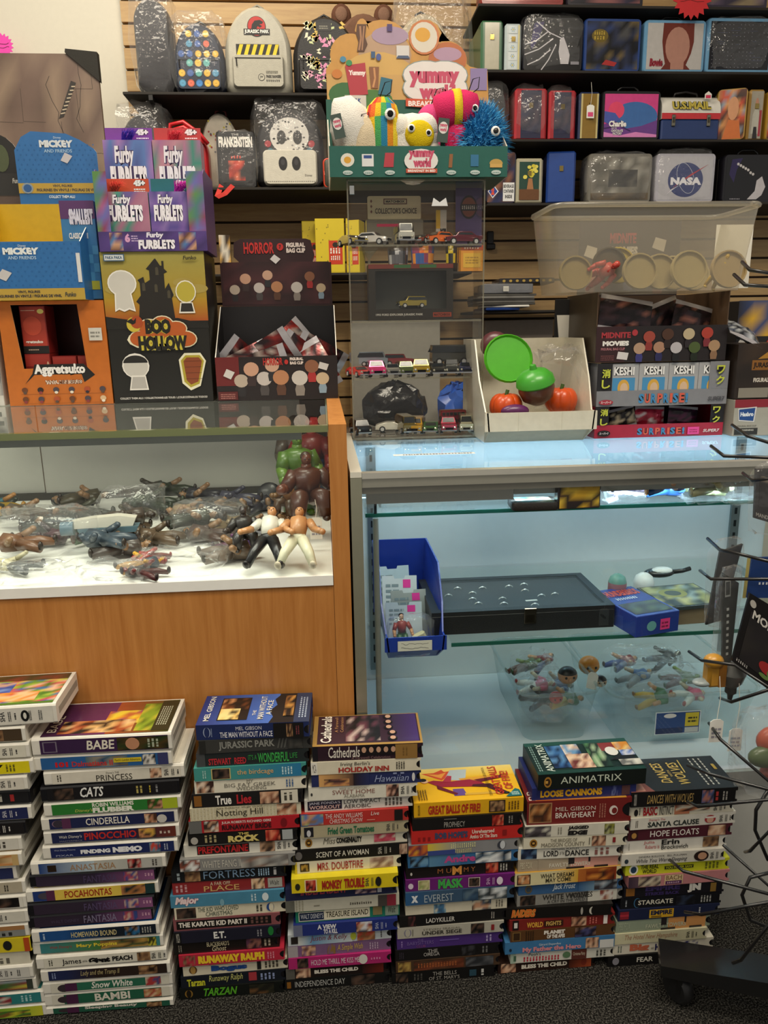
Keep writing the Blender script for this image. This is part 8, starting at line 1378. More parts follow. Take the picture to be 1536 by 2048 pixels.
def figure(loc,rot,skin,top,legs,hair,s,lab,pose=0,cat='action figure',grp=None,bulk=1.0,tagged=False):
 """small articulated toy: one body mesh, head and hair; local z = height"""
 t=thing('toy_figure',lab,cat,loc,0,grp,rot);k=s/.18;b=bulk;m=MB();sp=(.012,.03,.02)[pose];T=lambda pts,r,c:m.tube([Vector(p)*k for p in pts],[q*k*b for q in r],c,8)
 for sd in(-1,1):
  if pose==2:T([(sd*.012,0,.085),(sd*.026,-.045,.092),(sd*.03,-.05,.05)],[.015,.013,.010],legs)
  else:T([(sd*.011,0,.085),(sd*(.011+sp*.6),-.003,.045),(sd*(.011+sp),.002,.008)],[.015,.0125,.009],legs)
  m.ell(((sd*(.011+sp)if pose!=2 else sd*.03)*k,(-.008 if pose!=2 else-.056)*k,(.006 if pose!=2 else.046)*k),(.009*k,.015*k,.007*k),legs if hair=='#1a1614' else hair,8,6)
  a=(sd*.026,0,.138);e=(sd*(.040 if pose<2 else.05),-.012,.108);hnd=(sd*(.042 if pose==0 else.062),-.03,.086 if pose!=2 else.11);T([a,e],[.0115,.0095],top);T([e,hnd],[.0092,.007],skin);m.ell(Vector(hnd)*k,.0078*k*b,skin,8,6)
 m.ell((0,0,.092*k),(.021*k*b,.014*k*b,.016*k),legs,12,7);T([(0,0,.095),(0,-.001,.118),(0,0,.142),(0,0,.150)],[.018,.022,.024,.010],top);T([(0,0,.145),(0,0,.158)],[.008,.0075],skin);m.build('body','toy',t,smooth=True)
 m=MB();m.ell((0,-.002*k,.168*k),(.0115*k,.0125*k,.0145*k),skin,12,8);m.ell((0,-.0145*k,.166*k),(.002*k,.0025*k,.003*k),skin,6,5)
 for sd in(-1,1):m.ell((sd*.0045*k,-.013*k,.170*k),.0017*k,'#1c1816',6,5)
 h=m.build('head','toy',t,smooth=True);m=MB();m.ell((0,.002*k,.1735*k),(.0125*k,.0130*k,.0115*k),hair,12,7);m.build('hair','toy',h,smooth=True)
 return t
frosted()
def rb(z,py1,px0,px1,Y,d,col,lab,pf,rz=0):
 x0=Xat(px0,Y,z);x1=Xat(px1,Y,z);h=Zat(py1,x0,Y)-z;t=thing('toy_carton',lab,'box',((x0+x1)/2,Y,z+.0005),rz);w=x1-x0;MB().cbox(-w/2,w/2,0,d,0,h-.0006,.001,col).build('carton','card',t);pr=MB();pf(Panel(pr,(-w/2,0,0),(1,0,0),(0,0,1),w,h));pr.build('printing','ink',t);return z+h
z=rb(CZ,800,1464,1600,1.535,.13,'#a8a498','grey and red carton with a tilted blue logo at right',lambda p:(p.r(0,.78,1,1,'#8a2430'),p.poly([(.07,.42),(.30,.38),(.32,.80),(.05,.76)],'#d8d4d0'),p.poly([(.08,.45),(.285,.41),(.30,.77),(.065,.73)],'#1f4a8a'),p.t('Hasbro',.09,.54,.28,.66,'#e8ecf0',.05),p.t('FIGURAL BAG CLIP',.06,.26,.34,.30,'#6a665c',.02),p.r(.02,.04,.36,.22,'#2c2a26'),p.t('WARNING',.12,.14,.3,.19,'#c8c4b8',.02)))
z=rb(z+.001,688,1468,1600,1.54,.12,'#2a201a','dark brown dinosaur carton on the grey and red one',lambda p:(p.pic(0,.2,1,1,['#2a201a','#3a2c20','#241c18'],4,4,2),p.r(.22,.52,.9,.70,'#8a5a24'),p.t('JURASSIC WORLD',.24,.54,.88,.66,'#2a1a10',.05),p.poly([(.3,.72),(.5,.9),(.7,.86),(.6,.74)],'#a87a2c'),p.t('FIGURAL BAG CLIP',.26,.3,.75,.38,'#d8d0c4',.04),p.r(.05,.02,.5,.2,'#8a8478')))
foil_pack((Xat(1490,1.56,z+.02),1.57,z+.022),(R_(-60),R_(25),0),91,'clear-silver foil pack lying on the dark dinosaur carton','foil packs at the right end',.08,.07,('#3a4458','#2a2c34','#8a8c94','#c8ccd0','#1c1e24'))
rb(CZ,602,1456,1600,1.71,.05,'#1e1c1e','black carton with white and orange faces behind the dinosaur box',lambda p:(p.pic(0,.72,1,1,['#c8902c','#3a4a78','#e0b030','#2a2c3a'],5,2,3),blob_row(p,[(.12,.66,.09,'#d0ccc8','#4a4444'),(.3,.60,.08,'#c8b8a8','#3a3434'),(.5,.66,.09,'#b83c30','#3a3a4a')]),p.t('FIGURAL BAG CLIP',.2,.46,.66,.50,'#e0dcd8',.04)))
rb(ZM+.0,470,1524,1600,1.95,.02,'#b85a24','orange card with bold black letters at the right edge',lambda p:(p.r(0,0,1,.3,'#1c1a1a'),p.t('TH',.1,.5,.6,.9,'#1c1a1a',.05)))if False else None
# inside the wooden counter: loose toys
DZ=.7695
GA='loose toys in the wooden counter'
def lay(px,py,z=DZ):p=aZ(px,py,z);return p
def fig(px,py,rz,cols,s,lab,pose=0,lie=True,dz=.0,bulk=1.0,tip=0):
 p=lay(px,py)
 if isinstance(rz,tuple):q=lay(*rz)-p;s=.135;rz=-math.degrees(math.atan2(q.x,q.y));tip=-52
 r=(R_(tip or-88),0,R_(rz))if lie else(R_(tip),0,R_(rz));k=s/.18
 return figure((p.x,p.y,DZ+(.018*k*bulk+dz if lie else dz+.0005)),r,*cols,s,lab,pose,grp=GA,bulk=bulk)
SKN='#c08a5c'
fig(528,1152,(575,1078),(SKN,'#d8d4c8','#1b1a1c','#1a1614'),.125,'toy wrestler in white shirt and black trousers lying on deck',1)
fig(592,1153,(618,1076),(SKN,SKN,'#d6d2b8','#1a1614'),.125,'bare-chested toy wrestler in white trousers lying on deck',1)
fig(618,1068,12,('#5a3020','#4a2618','#4a2a1c','#3a2418'),.17,'bulky brown monster toy sitting beside the wooden end panel',2,False,bulk=1.5,dz=-.07+.072)
fig(600,1030,20,('#5a7a2c','#4a6a24','#3a5a20','#4a6a24'),.19,'green monster toy standing behind the brown one',0,False,bulk=1.5)
fig(628,1012,-14,('#8a2c28','#7a2824','#2a4a78','#6a2420'),.215,'red-headed toy figure at the back of the corner group',0,False,bulk=1.3)
fig(596,1008,25,('#5a5244','#4a4038','#3a3430','#6a6450'),.215,'grey-capped toy figure at the back left of the corner group',0,False,bulk=1.2)
fig(585,1052,-35,('#6a4a24','#7a5028','#4a3420','#5a3a1c'),.11,'ochre toy creature crouching left of the brown monster',2,False,dz=.001,bulk=1.4)
fig(492,1120,10,('#3a302c','#34302e','#2a2624','#2a2422'),.10,'dark armoured toy robot kneeling in front of the pile',2,False,dz=.002,bulk=1.35)
fig(500,1060,-70,('#8a6a4a','#6a4a2c','#4a4440','#4a3420'),.12,'brown-vested toy figure lying left of the creature',1)
fig(545,1072,60,('#7a5a40','#5a4a40','#6a6a70','#3a2a20'),.11,'grey-legged toy figure lying beneath the black disc',1)
fig(425,1040,-60,('#9a7a5a','#7a6448','#6a5438','#4a3a28'),.12,'tan toy soldier lying at the back of the pile',1,dz=.012)
fig(360,1035,75,('#3a4432','#2c3828','#26301f','#2a3424'),.14,'dark green toy soldier lying across the pile',1,dz=.012,bulk=1.2)
fig(305,1030,-82,('#34382c','#2a2e26','#24281f','#22261c'),.14,'olive toy soldier lying near the middle of the pile',1,bulk=1.2)
fig(215,1045,70,('#4a4a3c','#3a3e34','#2c3028','#2a2c24'),.14,'drab toy figure lying behind the white blaster',1)
fig(140,1090,-65,('#a87a54','#8a3a34','#4a6a44','#5a3420'),.13,'red and green toy figure inside the left clear bag',1)
fig(30,1040,55,('#b8844c','#2c6a78','#a8861c','#a87a2c'),.13,'teal and yellow toy figure at the far left',1,dz=.01)
fig(20,1100,-75,('#3a2c30','#4a2c34','#2a2428','#2a2024'),.13,'dark maroon toy figure at the left frame edge',1)
fig(340,1128,85,('#a83028','#b8342c','#7a2420','#8a2420'),.07,'small bright red toy lying in the front clear bag',1,bulk=1.5)
fig(425,1108,-78,('#5a3058','#3a2a58','#4a2038','#2a1c30'),.09,'purple toy figure in the front clear bag',1)
fig(330,1160,70,('#6a2424','#2a2426','#4a1c1c','#2a1c1c'),.085,'black and red toy figure by the front lip',1)
fig(235,1150,-60,('#c8962c','#3a4450','#a87a24','#2a2c34'),.09,'slate and gold toy figure bagged at the front',1)
fig(75,1148,72,('#b8b090','#c8c09c','#2a3036','#3a3c40'),.10,'cream toy figure bagged at the left front',1)
for i,(px,py,rz,c,lab)in enumerate(((60,1035,80,'#3a4038','slate'),(120,1030,-75,'#4a4434','khaki'),(175,1022,60,'#2c3330','pine green'),(255,1015,-60,'#3a3428','dark brown'),(300,1070,88,'#5a4a3a','dusty brown'),(385,1010,70,'#28301f','deep green'),(400,1075,-70,'#7a6a50','sand'),(455,1020,85,'#2a2a30','black'),(480,1035,-40,'#34343c','charcoal'),(520,1030,75,'#3a3a48','steel grey'),(465,1090,65,'#4a3a34','umber'),(105,1125,80,'#6a4a34','copper'),(40,1070,-70,'#2c302c','blackish green'),(90,1062,65,'#54483a','walnut'),(150,1060,85,'#33382e','moss'),(200,1072,-80,'#463c34','chocolate'),(250,1080,62,'#2e2e34','graphite'),(330,1080,-66,'#3c4038','grey-green'),(370,1092,80,'#5c4c3c','hazel'),(430,1062,70,'#8a7454','wheat'),(180,1120,-75,'#4c4440','ash brown'),(270,1118,74,'#3a4650','blue-grey'),(400,1130,-72,'#6a5c50','mushroom'),(470,1060,60,'#28282c','jet black'),(300,1045,40,'#46402e','army brown'))):
 fig(px,py,rz,('#8a6a4c' if i%3 else c,c,c,'#2a221c'),.115,lab+' toy figure lying in the heap of the wooden counter',1,dz=.02 if i%2 else.0,bulk=1.3)
def blaster():
 p=lay(215,1098);t=thing('toy_vehicle','white and slate-blue toy launcher lying on the pile','toy',(p.x,p.y,DZ+.036),6,GA);m=MB();m.prism([(-.07,.012),(.055,.012),(.062,.028),(.03,.034),(-.02,.032),(-.07,.026)],-.012,.012,'#cfcabc');m.build('shell','toy',t)
 m=MB();m.prism([(-.045,.0),(.06,.0),(.066,.0115),(-.05,.0115)],-.016,.016,'#56707c');m.build('hull','toy',t);m=MB();m.tube([(-.06,0,.024),(-.11,0,.030)],[.004,.003],'#4a4e50');m.build('barrel','toy',t)
 for y in(-.012,.012):m=MB();m.lathe([(0,-.012),(.014,-.012),(.014,.012),(0,.012)],'#4f6a78',14,M=TR(-.068,y,.014)@RY(90));m.build('tank','toy',t,smooth=40)
blaster()
t=thing('toy_disc','black toy disc standing behind the armoured figures','toy',(lay(540,1012).x,lay(540,1012).y,DZ+.03),0,GA);m=MB();m.lathe([(0,-.004),(.022,-.004),(.03,0),(.022,.004),(0,.004)],'#1b1b1d',20,M=RX(70));m.lathe([(0,-.0055),(.008,-.0055),(.008,-.004)],'#3a3430',14,M=RX(70));m.build('disc','toy',t,smooth=40)
p=lay(634,1085);t=thing('hang_tag','white string price tag hung on the brown monster','tag',(p.x,p.y-.045,DZ+.10),0);string_tag(t,(0,0,0),.035,.024,.044,False,'tag')
for i,(px,py,sx,sy,h,lab)in enumerate(((95,1100,.11,.06,.085,'tall clear bag over the left toys'),(420,1080,.075,.05,.08,'clear bag standing in the middle of the pile'),(70,1160,.07,.03,.03,'flat clear bag at the left front lip'),(228,1160,.055,.03,.032,'flat clear bag with the slate figure at front'),(365,1140,.085,.045,.04,'clear bag over the small red toy'),(270,1050,.07,.05,.085,'billowing clear bag behind the white launcher'))):
 p=lay(px,py);t=thing('poly_bag',lab,'bag',(p.x,p.y,DZ+.0006),0,'clear bags in the wooden counter');wrap_film('film',t,-sx,sx,-sy,sy,0,h,.008,40+i,9)
 # inside the aluminium showcase
T1=S1+.004+.0;T2=S2+.004
def on(px,py,z):return aZ(px,py,z)
def wallet():
 p=on(1072,1022,T1);t=thing('zip_wallet','black zip wallet with a colourful print on the top glass shelf','wallet',(p.x,p.y,T1),-4);m=MB();pillow(m,rrect(-.042,.042,-.028,.028,.008),0,.014,'#26221f',((0,.97),(.2,1),(.8,1),(1,.97)),M=TR(0,.03,0)@RX(-90));m.v=[(x,y,z+.014 if False else z)for x,y,z in m.v];zz=min(v[2]for v in m.v);m.v=[(x,y,z-zz)for x,y,z in m.v];m.build('body','leather',t,smooth=35)
 pr=MB();pn=Panel(pr,(-.036,.008,.0141),(1,0,0),(0,1,0),.072,.046);pn.pic(.05,.05,.95,.95,['#6a9ab0','#c8c8c0','#4a7a58','#b08a6a','#8ab0c0'],6,4,2);pr.build('print','ink',t)
wallet()
p=on(1158,1018,T1);t=thing('picture_tin','black tin with a yellow printed patch on the top shelf','tin',(p.x,p.y,T1),3);MB().cbox(-.04,.04,0,.02,0,.05,.002,'#201a1a').build('body','tin',t);pr=MB();pn=Panel(pr,(-.04,0,0),(1,0,0),(0,0,1),.08,.05);pn.pic(.04,.05,.96,.95,['#2a1c1c','#c8a02c','#3a2020','#d8b840','#201a1a'],5,4,3);pr.build('print','ink',t)
GS='bagged toys on the top glass shelf'
for px,cols,lab in((1250,('#7a6a78','#6a5a68','#5a5060','#4a4450'),'mauve bagged toy figure on the top glass shelf'),(1318,(SKN,'#2f5a98','#28508c',SKN),'blue-clad toy figure lying on the top glass shelf'),(1405,('#b0ac7c','#a8a878','#a0a070','#b0ac80'),'pale yellow bagged toy on the top glass shelf')):
 p=on(px,1000,T1);figure((p.x-.04,p.y,T1+.018),(R_(-88),0,R_(-86)),*cols,.10,lab,1,grp=GS,bulk=1.3)
for px,lab in((1245,'clear bag around the mauve toy'),(1410,'clear bag around the pale yellow toy'),(1480,'empty crumpled clear bag at the right of the top shelf')):
 p=on(px,1000,T1);t=thing('poly_bag',lab,'bag',(p.x,p.y,T1+.0004),0,GS);wrap_film('film',t,-.05,.05,-.03,.03,0,.045,.007,px,9)
def blue_bin():
 Y=CF+.024;zb=.573;x0,x1=.094,.214;t=thing('storage_bin','blue hopper bin of carded toys with a handwritten label','bin',(0,Y,zb));bin_shell(t,x0,x1,0,.29,.17,.058,'#1c3a9c',.012,lip=.024)
 m=MB();pn=Panel(m,(x0+.026,-.0012,.036),(1,0,0),(0,0,1),.064,.020);pn.k=6;pn.r(0,0,1,1,'#dcd8cc');g=random.Random(2)
 for k in range(2):pn.line([(.1+.8*i/14,.68-.4*k+g.uniform(-.08,.08))for i in range(15)],.0007,'#4a4a4c')
 m.build('label','paper',t)
 G='carded toys in the blue bin'
 for i,(y,h,dx,rz,lab)in enumerate(((.20,.125,-.02,4,'rearmost pale blue backing card in the blue bin'),(.165,.115,-.012,-3,'white backing card with pink sticker in the blue bin'),(.12,.10,.004,3,'grey backing card with pink sticker in the blue bin'),(.085,.088,-.012,-2,'front white backing card with pink sticker, blue bin'))):
  o=thing('backing_card',lab,'card',((x0+x1)/2+dx,Y+y,zb+.006),0,G,(R_(-16),0,R_(rz)));m=MB();m.prism([(-.036,0),(.036,0),(.036,h),(.012,h),(.010,h-.006),(-.010,h-.006),(-.012,h),(-.036,h)],0,.0015,['#b8c8d0','#d4d8d8','#a8aaa4','#ccd4d8'][i]);m.build('card','card',o)
  q=MB();pn=Panel(q,(-.036,0,0),(1,0,0),(0,0,1),.072,h)
  if i:pn.r(.6,.78,.82,.93,'#f03c9c')
  pn.bars(.1,.5,.5,.9,'#8a989c',4);q.build('printing','ink',o)
 figure((x0+.042,Y+.055,zb+.008),(R_(-12),0,R_(8)),SKN,'#8a2420','#2a5a30','#1a1614',.075,'toy figure in red coat bagged at the bin front',0,grp=G);o=thing('toy_watch','cream toy block bagged at the bin front','toy',(x0+.078,Y+.05,zb+.028),0,G);m=MB();m.cbox(-.014,.014,-.006,.006,.0,.022,.003,'#cfc89c',M=RY(-25));m.ell((0,0,-.004),(.016,.01,.009),'#c4bc90');m.build('block','toy',o)
 o=thing('poly_bag','clear bag at the front of the blue bin','bag',((x0+x1)/2-.004,Y+.05,zb+.004),0,G);wrap_film('film',o,-.046,.046,-.018,.018,0,.082,.003,71,9)
blue_bin()
def ringbox():
 a=on(878,1272,T2);b=on(1221,1254,T2);z=T2;Y=(a.y+b.y)/2;w=b.x-a.x+.02;d=.20;h=.046;t=thing('ring_tray','black ring display box with clear lid on the middle glass shelf','display box',((a.x+b.x)/2-.004,Y,z+.0003),0)
 m=MB();m.cbox(-w/2,w/2,0,d,0,h-.008,.001,'#17181a');m.build('box','leather',t);m=MB()
 for x0,x1,y0,y1 in((-w/2,w/2,0,.016),(-w/2,w/2,d-.016,d),(-w/2,-w/2+.016,.016,d-.016),(w/2-.016,w/2,.016,d-.016)):m.box(x0,x1,y0,y1,h-.0078,h,'#191a1c')
 m.build('lid_frame','leather',t);MB().box(-w/2+.016,w/2-.016,.016,d-.016,h-.0075,h-.0055,'#22262a').build('foam','fabric',t);MB().box(-w/2+.0162,w/2-.0162,.0162,d-.0162,h-.0012,h-.0004,'#fff').build('lid_glass','acryl',t)
 m=MB();m.cbox(.0,.024,-.003,0,h-.030,h+.002,.001,'#7a7468');m.box(.004,.020,-.0042,-.003,h-.026,h-.010,'#5a5448');m.build('clasp','chrome',t)
 for i,(px,py)in enumerate(((897,1188),(915,1174),(945,1183),(965,1173),(945,1195),(957,1204),(1005,1194),(1018,1170),(1008,1204),(1048,1166),(1050,1178),(1083,1188),(1070,1206),(1110,1185))):
  p=on(px,py,z+h);o=thing('finger_ring',ORD[i]+' silver ring counted from the left in the ring tray','ring',(p.x,p.y,z+h-.006+.0008),0,'silver rings in the ring tray');m=MB();m.tube([(.0068*math.cos(R_(180*k/8)),0,.0055*math.sin(R_(180*k/8)))for k in range(9)],.0011,'#e0e0dc',6);m.ell((0,-.0005,.0056),(.003,.0024,.0018),'#f4f4f4',8,5);m.build('band','alu',o,smooth=True);o.scale=(1.1,1,.8)
 p=on(1064,1197,z+h);o=thing('paper_slip','tiny white paper slip among the rings','paper',(p.x,p.y,z+h-.0053),4);MB().box(-.012,.012,0,.006,0,.0006,'#e4e4e0').build('slip','paper',o)
ringbox()
def capsule(px,py,cols,lab,h=.058,r=.019):
 p=on(px,py,T2);t=thing('capsule_toy',lab,'toy',(p.x,p.y,T2+.0003));m=MB();m.lathe([(.001,0),(r*.8,.002),(r,.012),(r,h*.4),(r,h-r),(r*.8,h-r*.4),(r*.4,h-.002),(.001,h)],[cols[0],cols[0],cols[1],cols[1],cols[2],cols[2],cols[2]],16);m.build('body','toy',t,smooth=True)
capsule(1232,1212,('#a89a34','#9a6a70','#6a9a8c'),'teal and pink capsule-shaped toy on the middle shelf',.072);capsule(1285,1200,('#d8d8d4','#d0d0cc','#d8d8d4'),'white dome-headed capsule toy behind the blue box',.062,.022)
def bluebox():
 a=on(1270,1278,T2);t=thing('game_box','blue wrapped box with red lettering and pink sticker','box',(a.x+.002,a.y+.004,T2+.0003),14);w,d,h=.098,.15,.042;m=MB();m.cbox(0,w,0,d,0,h,.001,'#263c8c');m.build('carton','gloss',t);pr=MB();p=Panel(pr,(0,0,h),(1,0,0),(0,1,0),w,d);p.r(.06,.06,.94,.44,'#3a4046');p.pic(.08,.08,.92,.42,['#3a4046','#5a6a58','#2a3036','#4a5a60'],5,3,2);p.t('THUNDERBIRDS',.08,.70,.92,.90,'#c8503c',.04,.15);p.bars(.2,.56,.7,.63,'#d8dce4',9,True);p=Panel(pr,(0,0,0),(1,0,0),(0,0,1),w,h);p.d(.36,.45,.11,.24,'#6aa8a8');p.r(.56,.2,.78,.72,'#e83c84');p.bars(.59,.3,.75,.65,'#8a1c48',2);pr.build('printing','ink',t)
bluebox()
a=on(1392,1252,T2);t=thing('carton_flat','brown cardboard carton under the disc case','box',(a.x,a.y+.01,T2+.0003),4);MB().cbox(-.05,.07,0,.11,0,.032,.001,'#7a6a52').build('carton','card',t)
t=thing('disc_case','clear disc case with olive artwork on the cardboard carton','disc case',(a.x,a.y+.006,T2+.0328),6);MB().cbox(-.06,.07,0,.12,0,.008,.001,'#3a4244').build('case','gloss',t);pr=MB();pn=Panel(pr,(-.056,.004,.008),(1,0,0),(0,1,0),.122,.112);pn.pic(0,0,1,1,['#3a4244','#8a8a50','#5a6458','#a8a470','#2a3234','#8a9894'],8,7,3);pn.d(.4,.6,.24,.22,'#8e8c4e');pn.d(.4,.6,.14,.13,'#4a5048');pr.build('artwork','ink',t)
a=on(1340,1200,T2);t=thing('flat_magnet','black and white flat ornament behind the blue box','toy',(a.x,a.y+.06,T2+.042),0);m=MB();m.ell((0,0,0),(.034,.02,.01),'#1d1d1f');m.ell((.004,-.004,.006),(.024,.014,.008),'#d8d8d4');m.tube([(.02,0,0),(.05,-.006,.004),(.068,-.004,.008)],[.006,.005,.005],'#1d1d1f');m.build('ornament','toy',t,smooth=True)
def cleartub(bx,tx,y0,y1,h,lab,figs,mat='cleartub'):
 t=thing('storage_tub',lab,'tub',(0,0,DK+.0006));tub_shell(t,bx[0],bx[1],tx[0],tx[1],y0,y1,h,mat,.025,.008,4,.02);return t
H1=.115;cleartub((.405,.54),(.385,.562),1.40,1.70,H1,'narrow clear tub of bagged toys on the showcase deck',None);H2=.115;cleartub((.60,.87),(.575,.90),1.37,1.70,H2,'wide clear tub of bagged toys with a printed label',None)
GT='bagged toys in the clear tubs'
CL=[(SKN,'#8a2c2c','#2a3a78','#3a2418'),('#3a302c','#2a2a2e','#3a3438','#1c1a1c'),(SKN,'#3a6a3c','#c8a02c','#8a5a1c'),('#c8b490','#c84a68','#d8d4c8','#a83a34'),('#b89a78','#4a6a98','#8a8a8c','#2a2420'),('#7a8a4a','#5a6a3c','#6a3a2c','#3a4a24')]
WHO=['red-shirted','charcoal','green-shirted','pink-shirted','blue-shirted','olive']
def fill(x0,x1,y0,y1,n,tub,seed):
 g=random.Random(seed)
 for i in range(n):
  u=(i%2+.5)/2;v=(i//2+.5)/(n/2);x=x0+(x1-x0)*(u*.8+.1)-.03;y=y0+(y1-y0)*v
  figure((x,y,DK+.05+.012*v),(R_(-80+g.uniform(-15,10)),R_(g.uniform(-20,20)),R_(-80+g.uniform(-25,25))),*CL[(i+seed)%6],.088,'%s small toy figure, %s from front in the %s tub'%(WHO[(i+seed)%6],ORD[i],tub),1,grp=GT,bulk=1.25)
  if i%2==0:t=thing('poly_bag','crumpled clear bag in the %s tub, %s from the front'%(tub,ORD[i//2]),'bag',((x0+x1)/2,y,DK+.025),0,GT);wrap_film('film',t,-(x1-x0)*.40,(x1-x0)*.40,-.034,.034,0,.085,.009,seed*20+i,8)
fill(.41,.535,1.45,1.66,6,'narrow',1);fill(.62,.86,1.43,1.66,6,'wide',2)
def big_head(px,py,Y,col,top,lab,r=.02):
 p=aY(px,py,Y);t=thing('bobble_toy',lab,'toy',p,0,GT);m=MB();m.ell((0,0,0),(r,r*.9,r*.9),col,14,10,top=(.6,top));m.ell((0,-r*.9,-r*.15),r*.2,col,8,6);[m.ell((s*r*.38,-r*.82,r*.05),(r*.14,r*.08,r*.14),'#1c1a1a',8,5)for s in(-1,1)];m.build('head','toy',t,smooth=True)
big_head(1135,1350,1.475,'#b88a68','#1c1a1a','black-haired toy head in the narrow tub',.022);big_head(1178,1330,1.54,'#d8923c','#c87a24','orange toy head in the narrow tub',.024);big_head(1200,1362,1.46,'#c8a888','#1c1c1e','small dark-capped toy head beside the white tag',.015);big_head(1112,1395,1.44,'#c84a40','#a83028','red-capped toy head at the narrow tub front',.015)
p=aY(1182,1378,1.44);t=thing('hang_tag','white price tag lying in the narrow tub','tag',p,0);m=MB();m.prism([(-.012,0),(.012,0),(.012,.03),(.006,.036),(-.006,.036),(-.012,.03)],-.0004,.0004,'#e4e2da',M=RY(18)@RX(-25));m.build('tag','paper',t)
t=[o for o in COL.objects if o.get('label','').startswith('wide clear tub')][0];m=MB();pn=Panel(m,(.665,1.368-.0,.028),(1,0,0),(0,0,1),.098,.052);pn.r(0,0,1,1,'#d0d4d8');pn.r(.02,.04,.98,.96,'#28447c');pn.r(.66,.32,.96,.92,'#c8b02c');pn.d(.32,.82,.14,.1,'#d8d0d0');pn.bars(.72,.5,.92,.8,'#3a3418',2);pn.r(.02,.04,.62,.28,'#1c2c58');pn.r(.66,.06,.96,.28,'#b8b8b8');m.build('label','ink',t)
# wire spinner rack at the right edge
RKX,RKY=.98,.93
def rack():
 t=thing('spinner_rack','black wire peg rack on a castor base at the right edge','rack',(RKX,RKY,0));W=lambda p:(p[0]-RKX,p[1]-RKY,p[2])
 m=MB();m.tube([(0,0,.09),(0,0,1.75)],.016,'#141414',12);m.build('pole','wire',t,smooth=40)
 for k in range(4):
  a=R_(160+90*k);L=(.44,.36,.36,.27)[k];d=Vector((math.cos(a),math.sin(a),0));n=Vector((-d.y,d.x,0));M=Matrix(((d.x,n.x,0,0),(d.y,n.y,0,0),(0,0,1,0),(0,0,0,1)))
  b=MB();b.prism([(.0,.062),(L,.072),(L,.094),(.0,.112)],-.032,.032,'#19191a',M=M);o=b.build('base_leg','wire',t)
  c=MB();q=d*(L-.035);c.box(-.004,.004,-.02,.02,.03,.066,'#141414',M=Matrix.Translation(q)@M.to_3x3().to_4x4());c.lathe([(0,-.011),(.026,-.011),(.03,-.006),(.03,.006),(.026,.011),(0,.011)],'#1e1e1f',20,M=Matrix.Translation(q+Vector((0,0,.030)))@RZ(20)@RY(90));c.build('castor','black',o,smooth=40)
 hooks=[([(1484,524),(1500,540),(1560,549)],1.12),([(1468,549),(1490,570),(1560,574)],1.12),([(1464,850),(1495,872),(1560,892)],1.10),([(1422,892),(1448,912),(1560,916)],1.10),([(1486,946),(1505,961),(1560,955)],1.1),([(1415,1077),(1440,1100),(1462,1104),(1560,1128)],1.1),([(1400,1141),(1422,1158),(1560,1158)],1.1),([(1378,1303),(1404,1321),(1470,1330),(1560,1390)],1.09),([(1440,1396),(1462,1404),(1560,1372)],1.06),([(1418,1446),(1440,1478),(1560,1582)],1.05),([(1375,1530),(1420,1548),(1560,1585)],1.05),([(1375,1604),(1396,1613),(1560,1597)],1.03),([(1446,1690),(1560,1792)],1.05),([(1340,1720),(1366,1742),(1560,1794)],1.02),([(1370,1824),(1402,1829),(1560,1800)],1.0),([(1490,1704),(1500,1702),(1560,1640)],1.0),([(1466,1926),(1482,1920),(1560,1820)],.97)]
 for pts,Y in hooks:
  q=[aY(x,y,Y-.05*i)for i,(x,y)in enumerate(pts)];e=q[-1];r=[W(p)for p in q]+[(0,0,max(.1,e.z+.01))];m=MB();m.tube(r,.0026,'#141415',8);m.build('peg_hook','wire',t,smooth=True)
 for pts in([(1536,1580),(1512,1620),(1510,1660),(1536,1720)],[(1560,1740),(1500,1755),(1484,1790),(1500,1840),(1550,1860)]):m=MB();m.tube([W(aY(x,y,.98))for x,y in pts],.0028,'#1a1a1b',8);m.build('wire_loop','wire',t,smooth=True)
rack()
GK='packages hanging on the peg rack'
def hang(name,lab,corners,Y,col,pf=None,film=False,d=.004):
 """flat hanging package from its four picture corners (bottom-left, bottom-right, top-right, top-left)"""
 q=[aY(x,y,Y)for x,y in corners];c=sum(q,Vector())/4;t=thing(name,lab,'package',c,0,GK);l=[p-c for p in q];m=MB()
 m.add(l+[p+Vector((0,d,0))for p in l],[(0,1,2,3),(7,6,5,4),(0,4,5,1),(1,5,6,2),(2,6,7,3),(3,7,4,0)],col);m.build('card','gloss',t)
 if pf:pr=MB();p=Panel(pr,l[0],l[1]-l[0],l[3]-l[0],(l[1]-l[0]).length,(l[3]-l[0]).length);pf(p);pr.build('printing','ink',t)
 if film:xs=[p.x for p in l];zs=[p.z for p in l];wrap_film('clear_pouch',t,min(xs)-.004,max(xs)+.004,-.008,d+.006,min(zs)-.006,max(zs)+.012,.003,5,8)
 return t
hang('carded_pack','black carded pack with pale letters at its foot, upper right',[(1508,1036),(1590,1060),(1590,935),(1512,938)],1.05,'#1c1b1d',lambda p:(p.t('MANDAL',.04,.05,.46,.13,'#a8a49c',.02),p.pic(.1,.25,.9,.9,['#1c1b1d','#3a3430','#242224','#b8a890','#1c1b1d'],4,5,2)),True)
hang('carded_pack','blue pack in a yellowed sleeve on the rack',[(1494,1196),(1590,1196),(1590,1112),(1504,1116)],1.03,'#203a70',lambda p:(p.r(-.10,0,-.03,1,'#a89c5c'),p.bars(.2,.34,.42,.4,'#c8ccd4',3,True)),False)
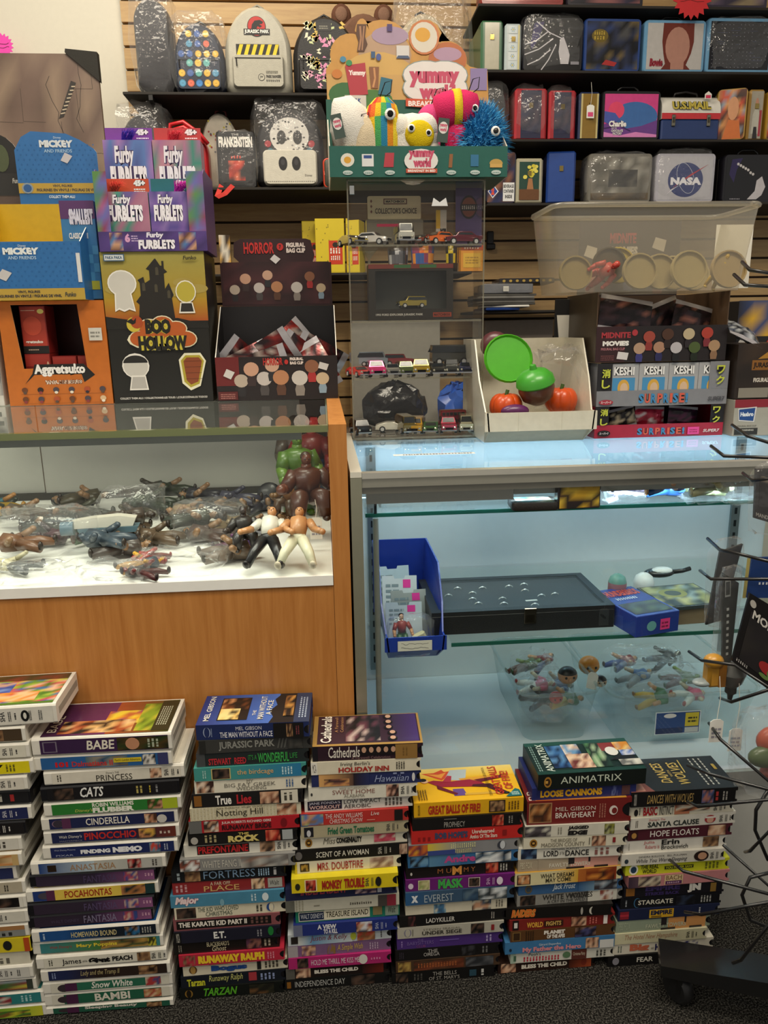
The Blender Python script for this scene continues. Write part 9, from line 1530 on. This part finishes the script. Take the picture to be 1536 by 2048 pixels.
hang('carded_pack','large black angled pack with a red and green creature print',[(1464,1322),(1560,1398),(1590,1240),(1500,1186)],1.02,'#1d1b1c',lambda p:(p.pic(.1,.1,.95,.8,['#1d1b1c','#2a2624','#242022'],5,5,3),p.d(.1,.9,.06,.05,'#b8b4ac'),p.t('MONST',.14,.72,.8,.84,'#d8d4cc',.03),p.bars(.06,.05,.3,.09,'#b8b4b0',6,True),p.d(.62,.24,.16,.08,'#a82c2c'),p.d(.78,.2,.14,.10,'#6a8a4a'),p.d(.6,.12,.1,.03,'#6a8a4a')))
hang('sleeve_pack','narrow black sleeve seen edge-on with white lettering',[(1444,1330),(1462,1326),(1478,1166),(1446,1146)],1.06,'#232624',lambda p:([p.r(.4,.1+.07*i,.66,.13+.07*i,'#b8bcb8')for i in range(8)],p.r(.2,.74,.8,.92,'#8a8e8c'),p.r(.28,.76,.72,.90,'#232624')),True)
hang('sleeve_pack','dark folded sleeve hooked behind the narrow one',[(1412,1250),(1444,1240),(1486,1088),(1440,1104)],1.085,'#2b2c2c',None,True)
for i,(px,py,c1,c2,lab)in enumerate(((1428,1338,'#b8862c','#8a5a1c','yellow-capped toy hanging by string from the rack'),(1464,1352,'#5c5c58','#3a3a38','grey bulb-shaped toy hanging by string from the rack'))):
 p=aY(px,py,1.06);t=thing('hanging_toy',lab,'toy',p,0,GK);m=MB()
 if i==0:m.cbox(-.014,.014,-.012,.012,-.028,.018,.005,c1);m.ell((-.004,-.004,.016),(.016,.014,.012),c1);m.ell((-.018,0,-.022),(.016,.012,.006),'#8a9494');m.box(.002,.0145,-.0125,-.0121,-.026,.012,c2)
 else:m.lathe([(.001,.026),(.014,.022),(.021,.006),(.016,-.010),(.009,-.018),(.009,-.028),(.005,-.032),(.003,-.044),(.001,-.046)],['#5c5c58']*4+['#3a3a38']*4,16)
 m.build('body','toy',t,smooth=40);string_tag(t,(-.002+.002*i,-.022,-.002),.072+.004*i,.022,.040,False)
p=aY(1530,1505,1.0);t=thing('bagged_toy','green and orange toy in a clear pouch at the right edge','package',p,0,GK);m=MB();m.ell((.01,0,.02),(.026,.016,.024),'#a84a2c');m.ell((-.004,-.008,-.002),(.028,.014,.018),'#4a5a34');m.ell((.02,0,-.036),(.024,.016,.016),'#8a3a28');m.build('toy','toy',t,smooth=True);wrap_film('clear_pouch',t,-.046,.046,-.024,.024,-.065,.075,.006,77,9)
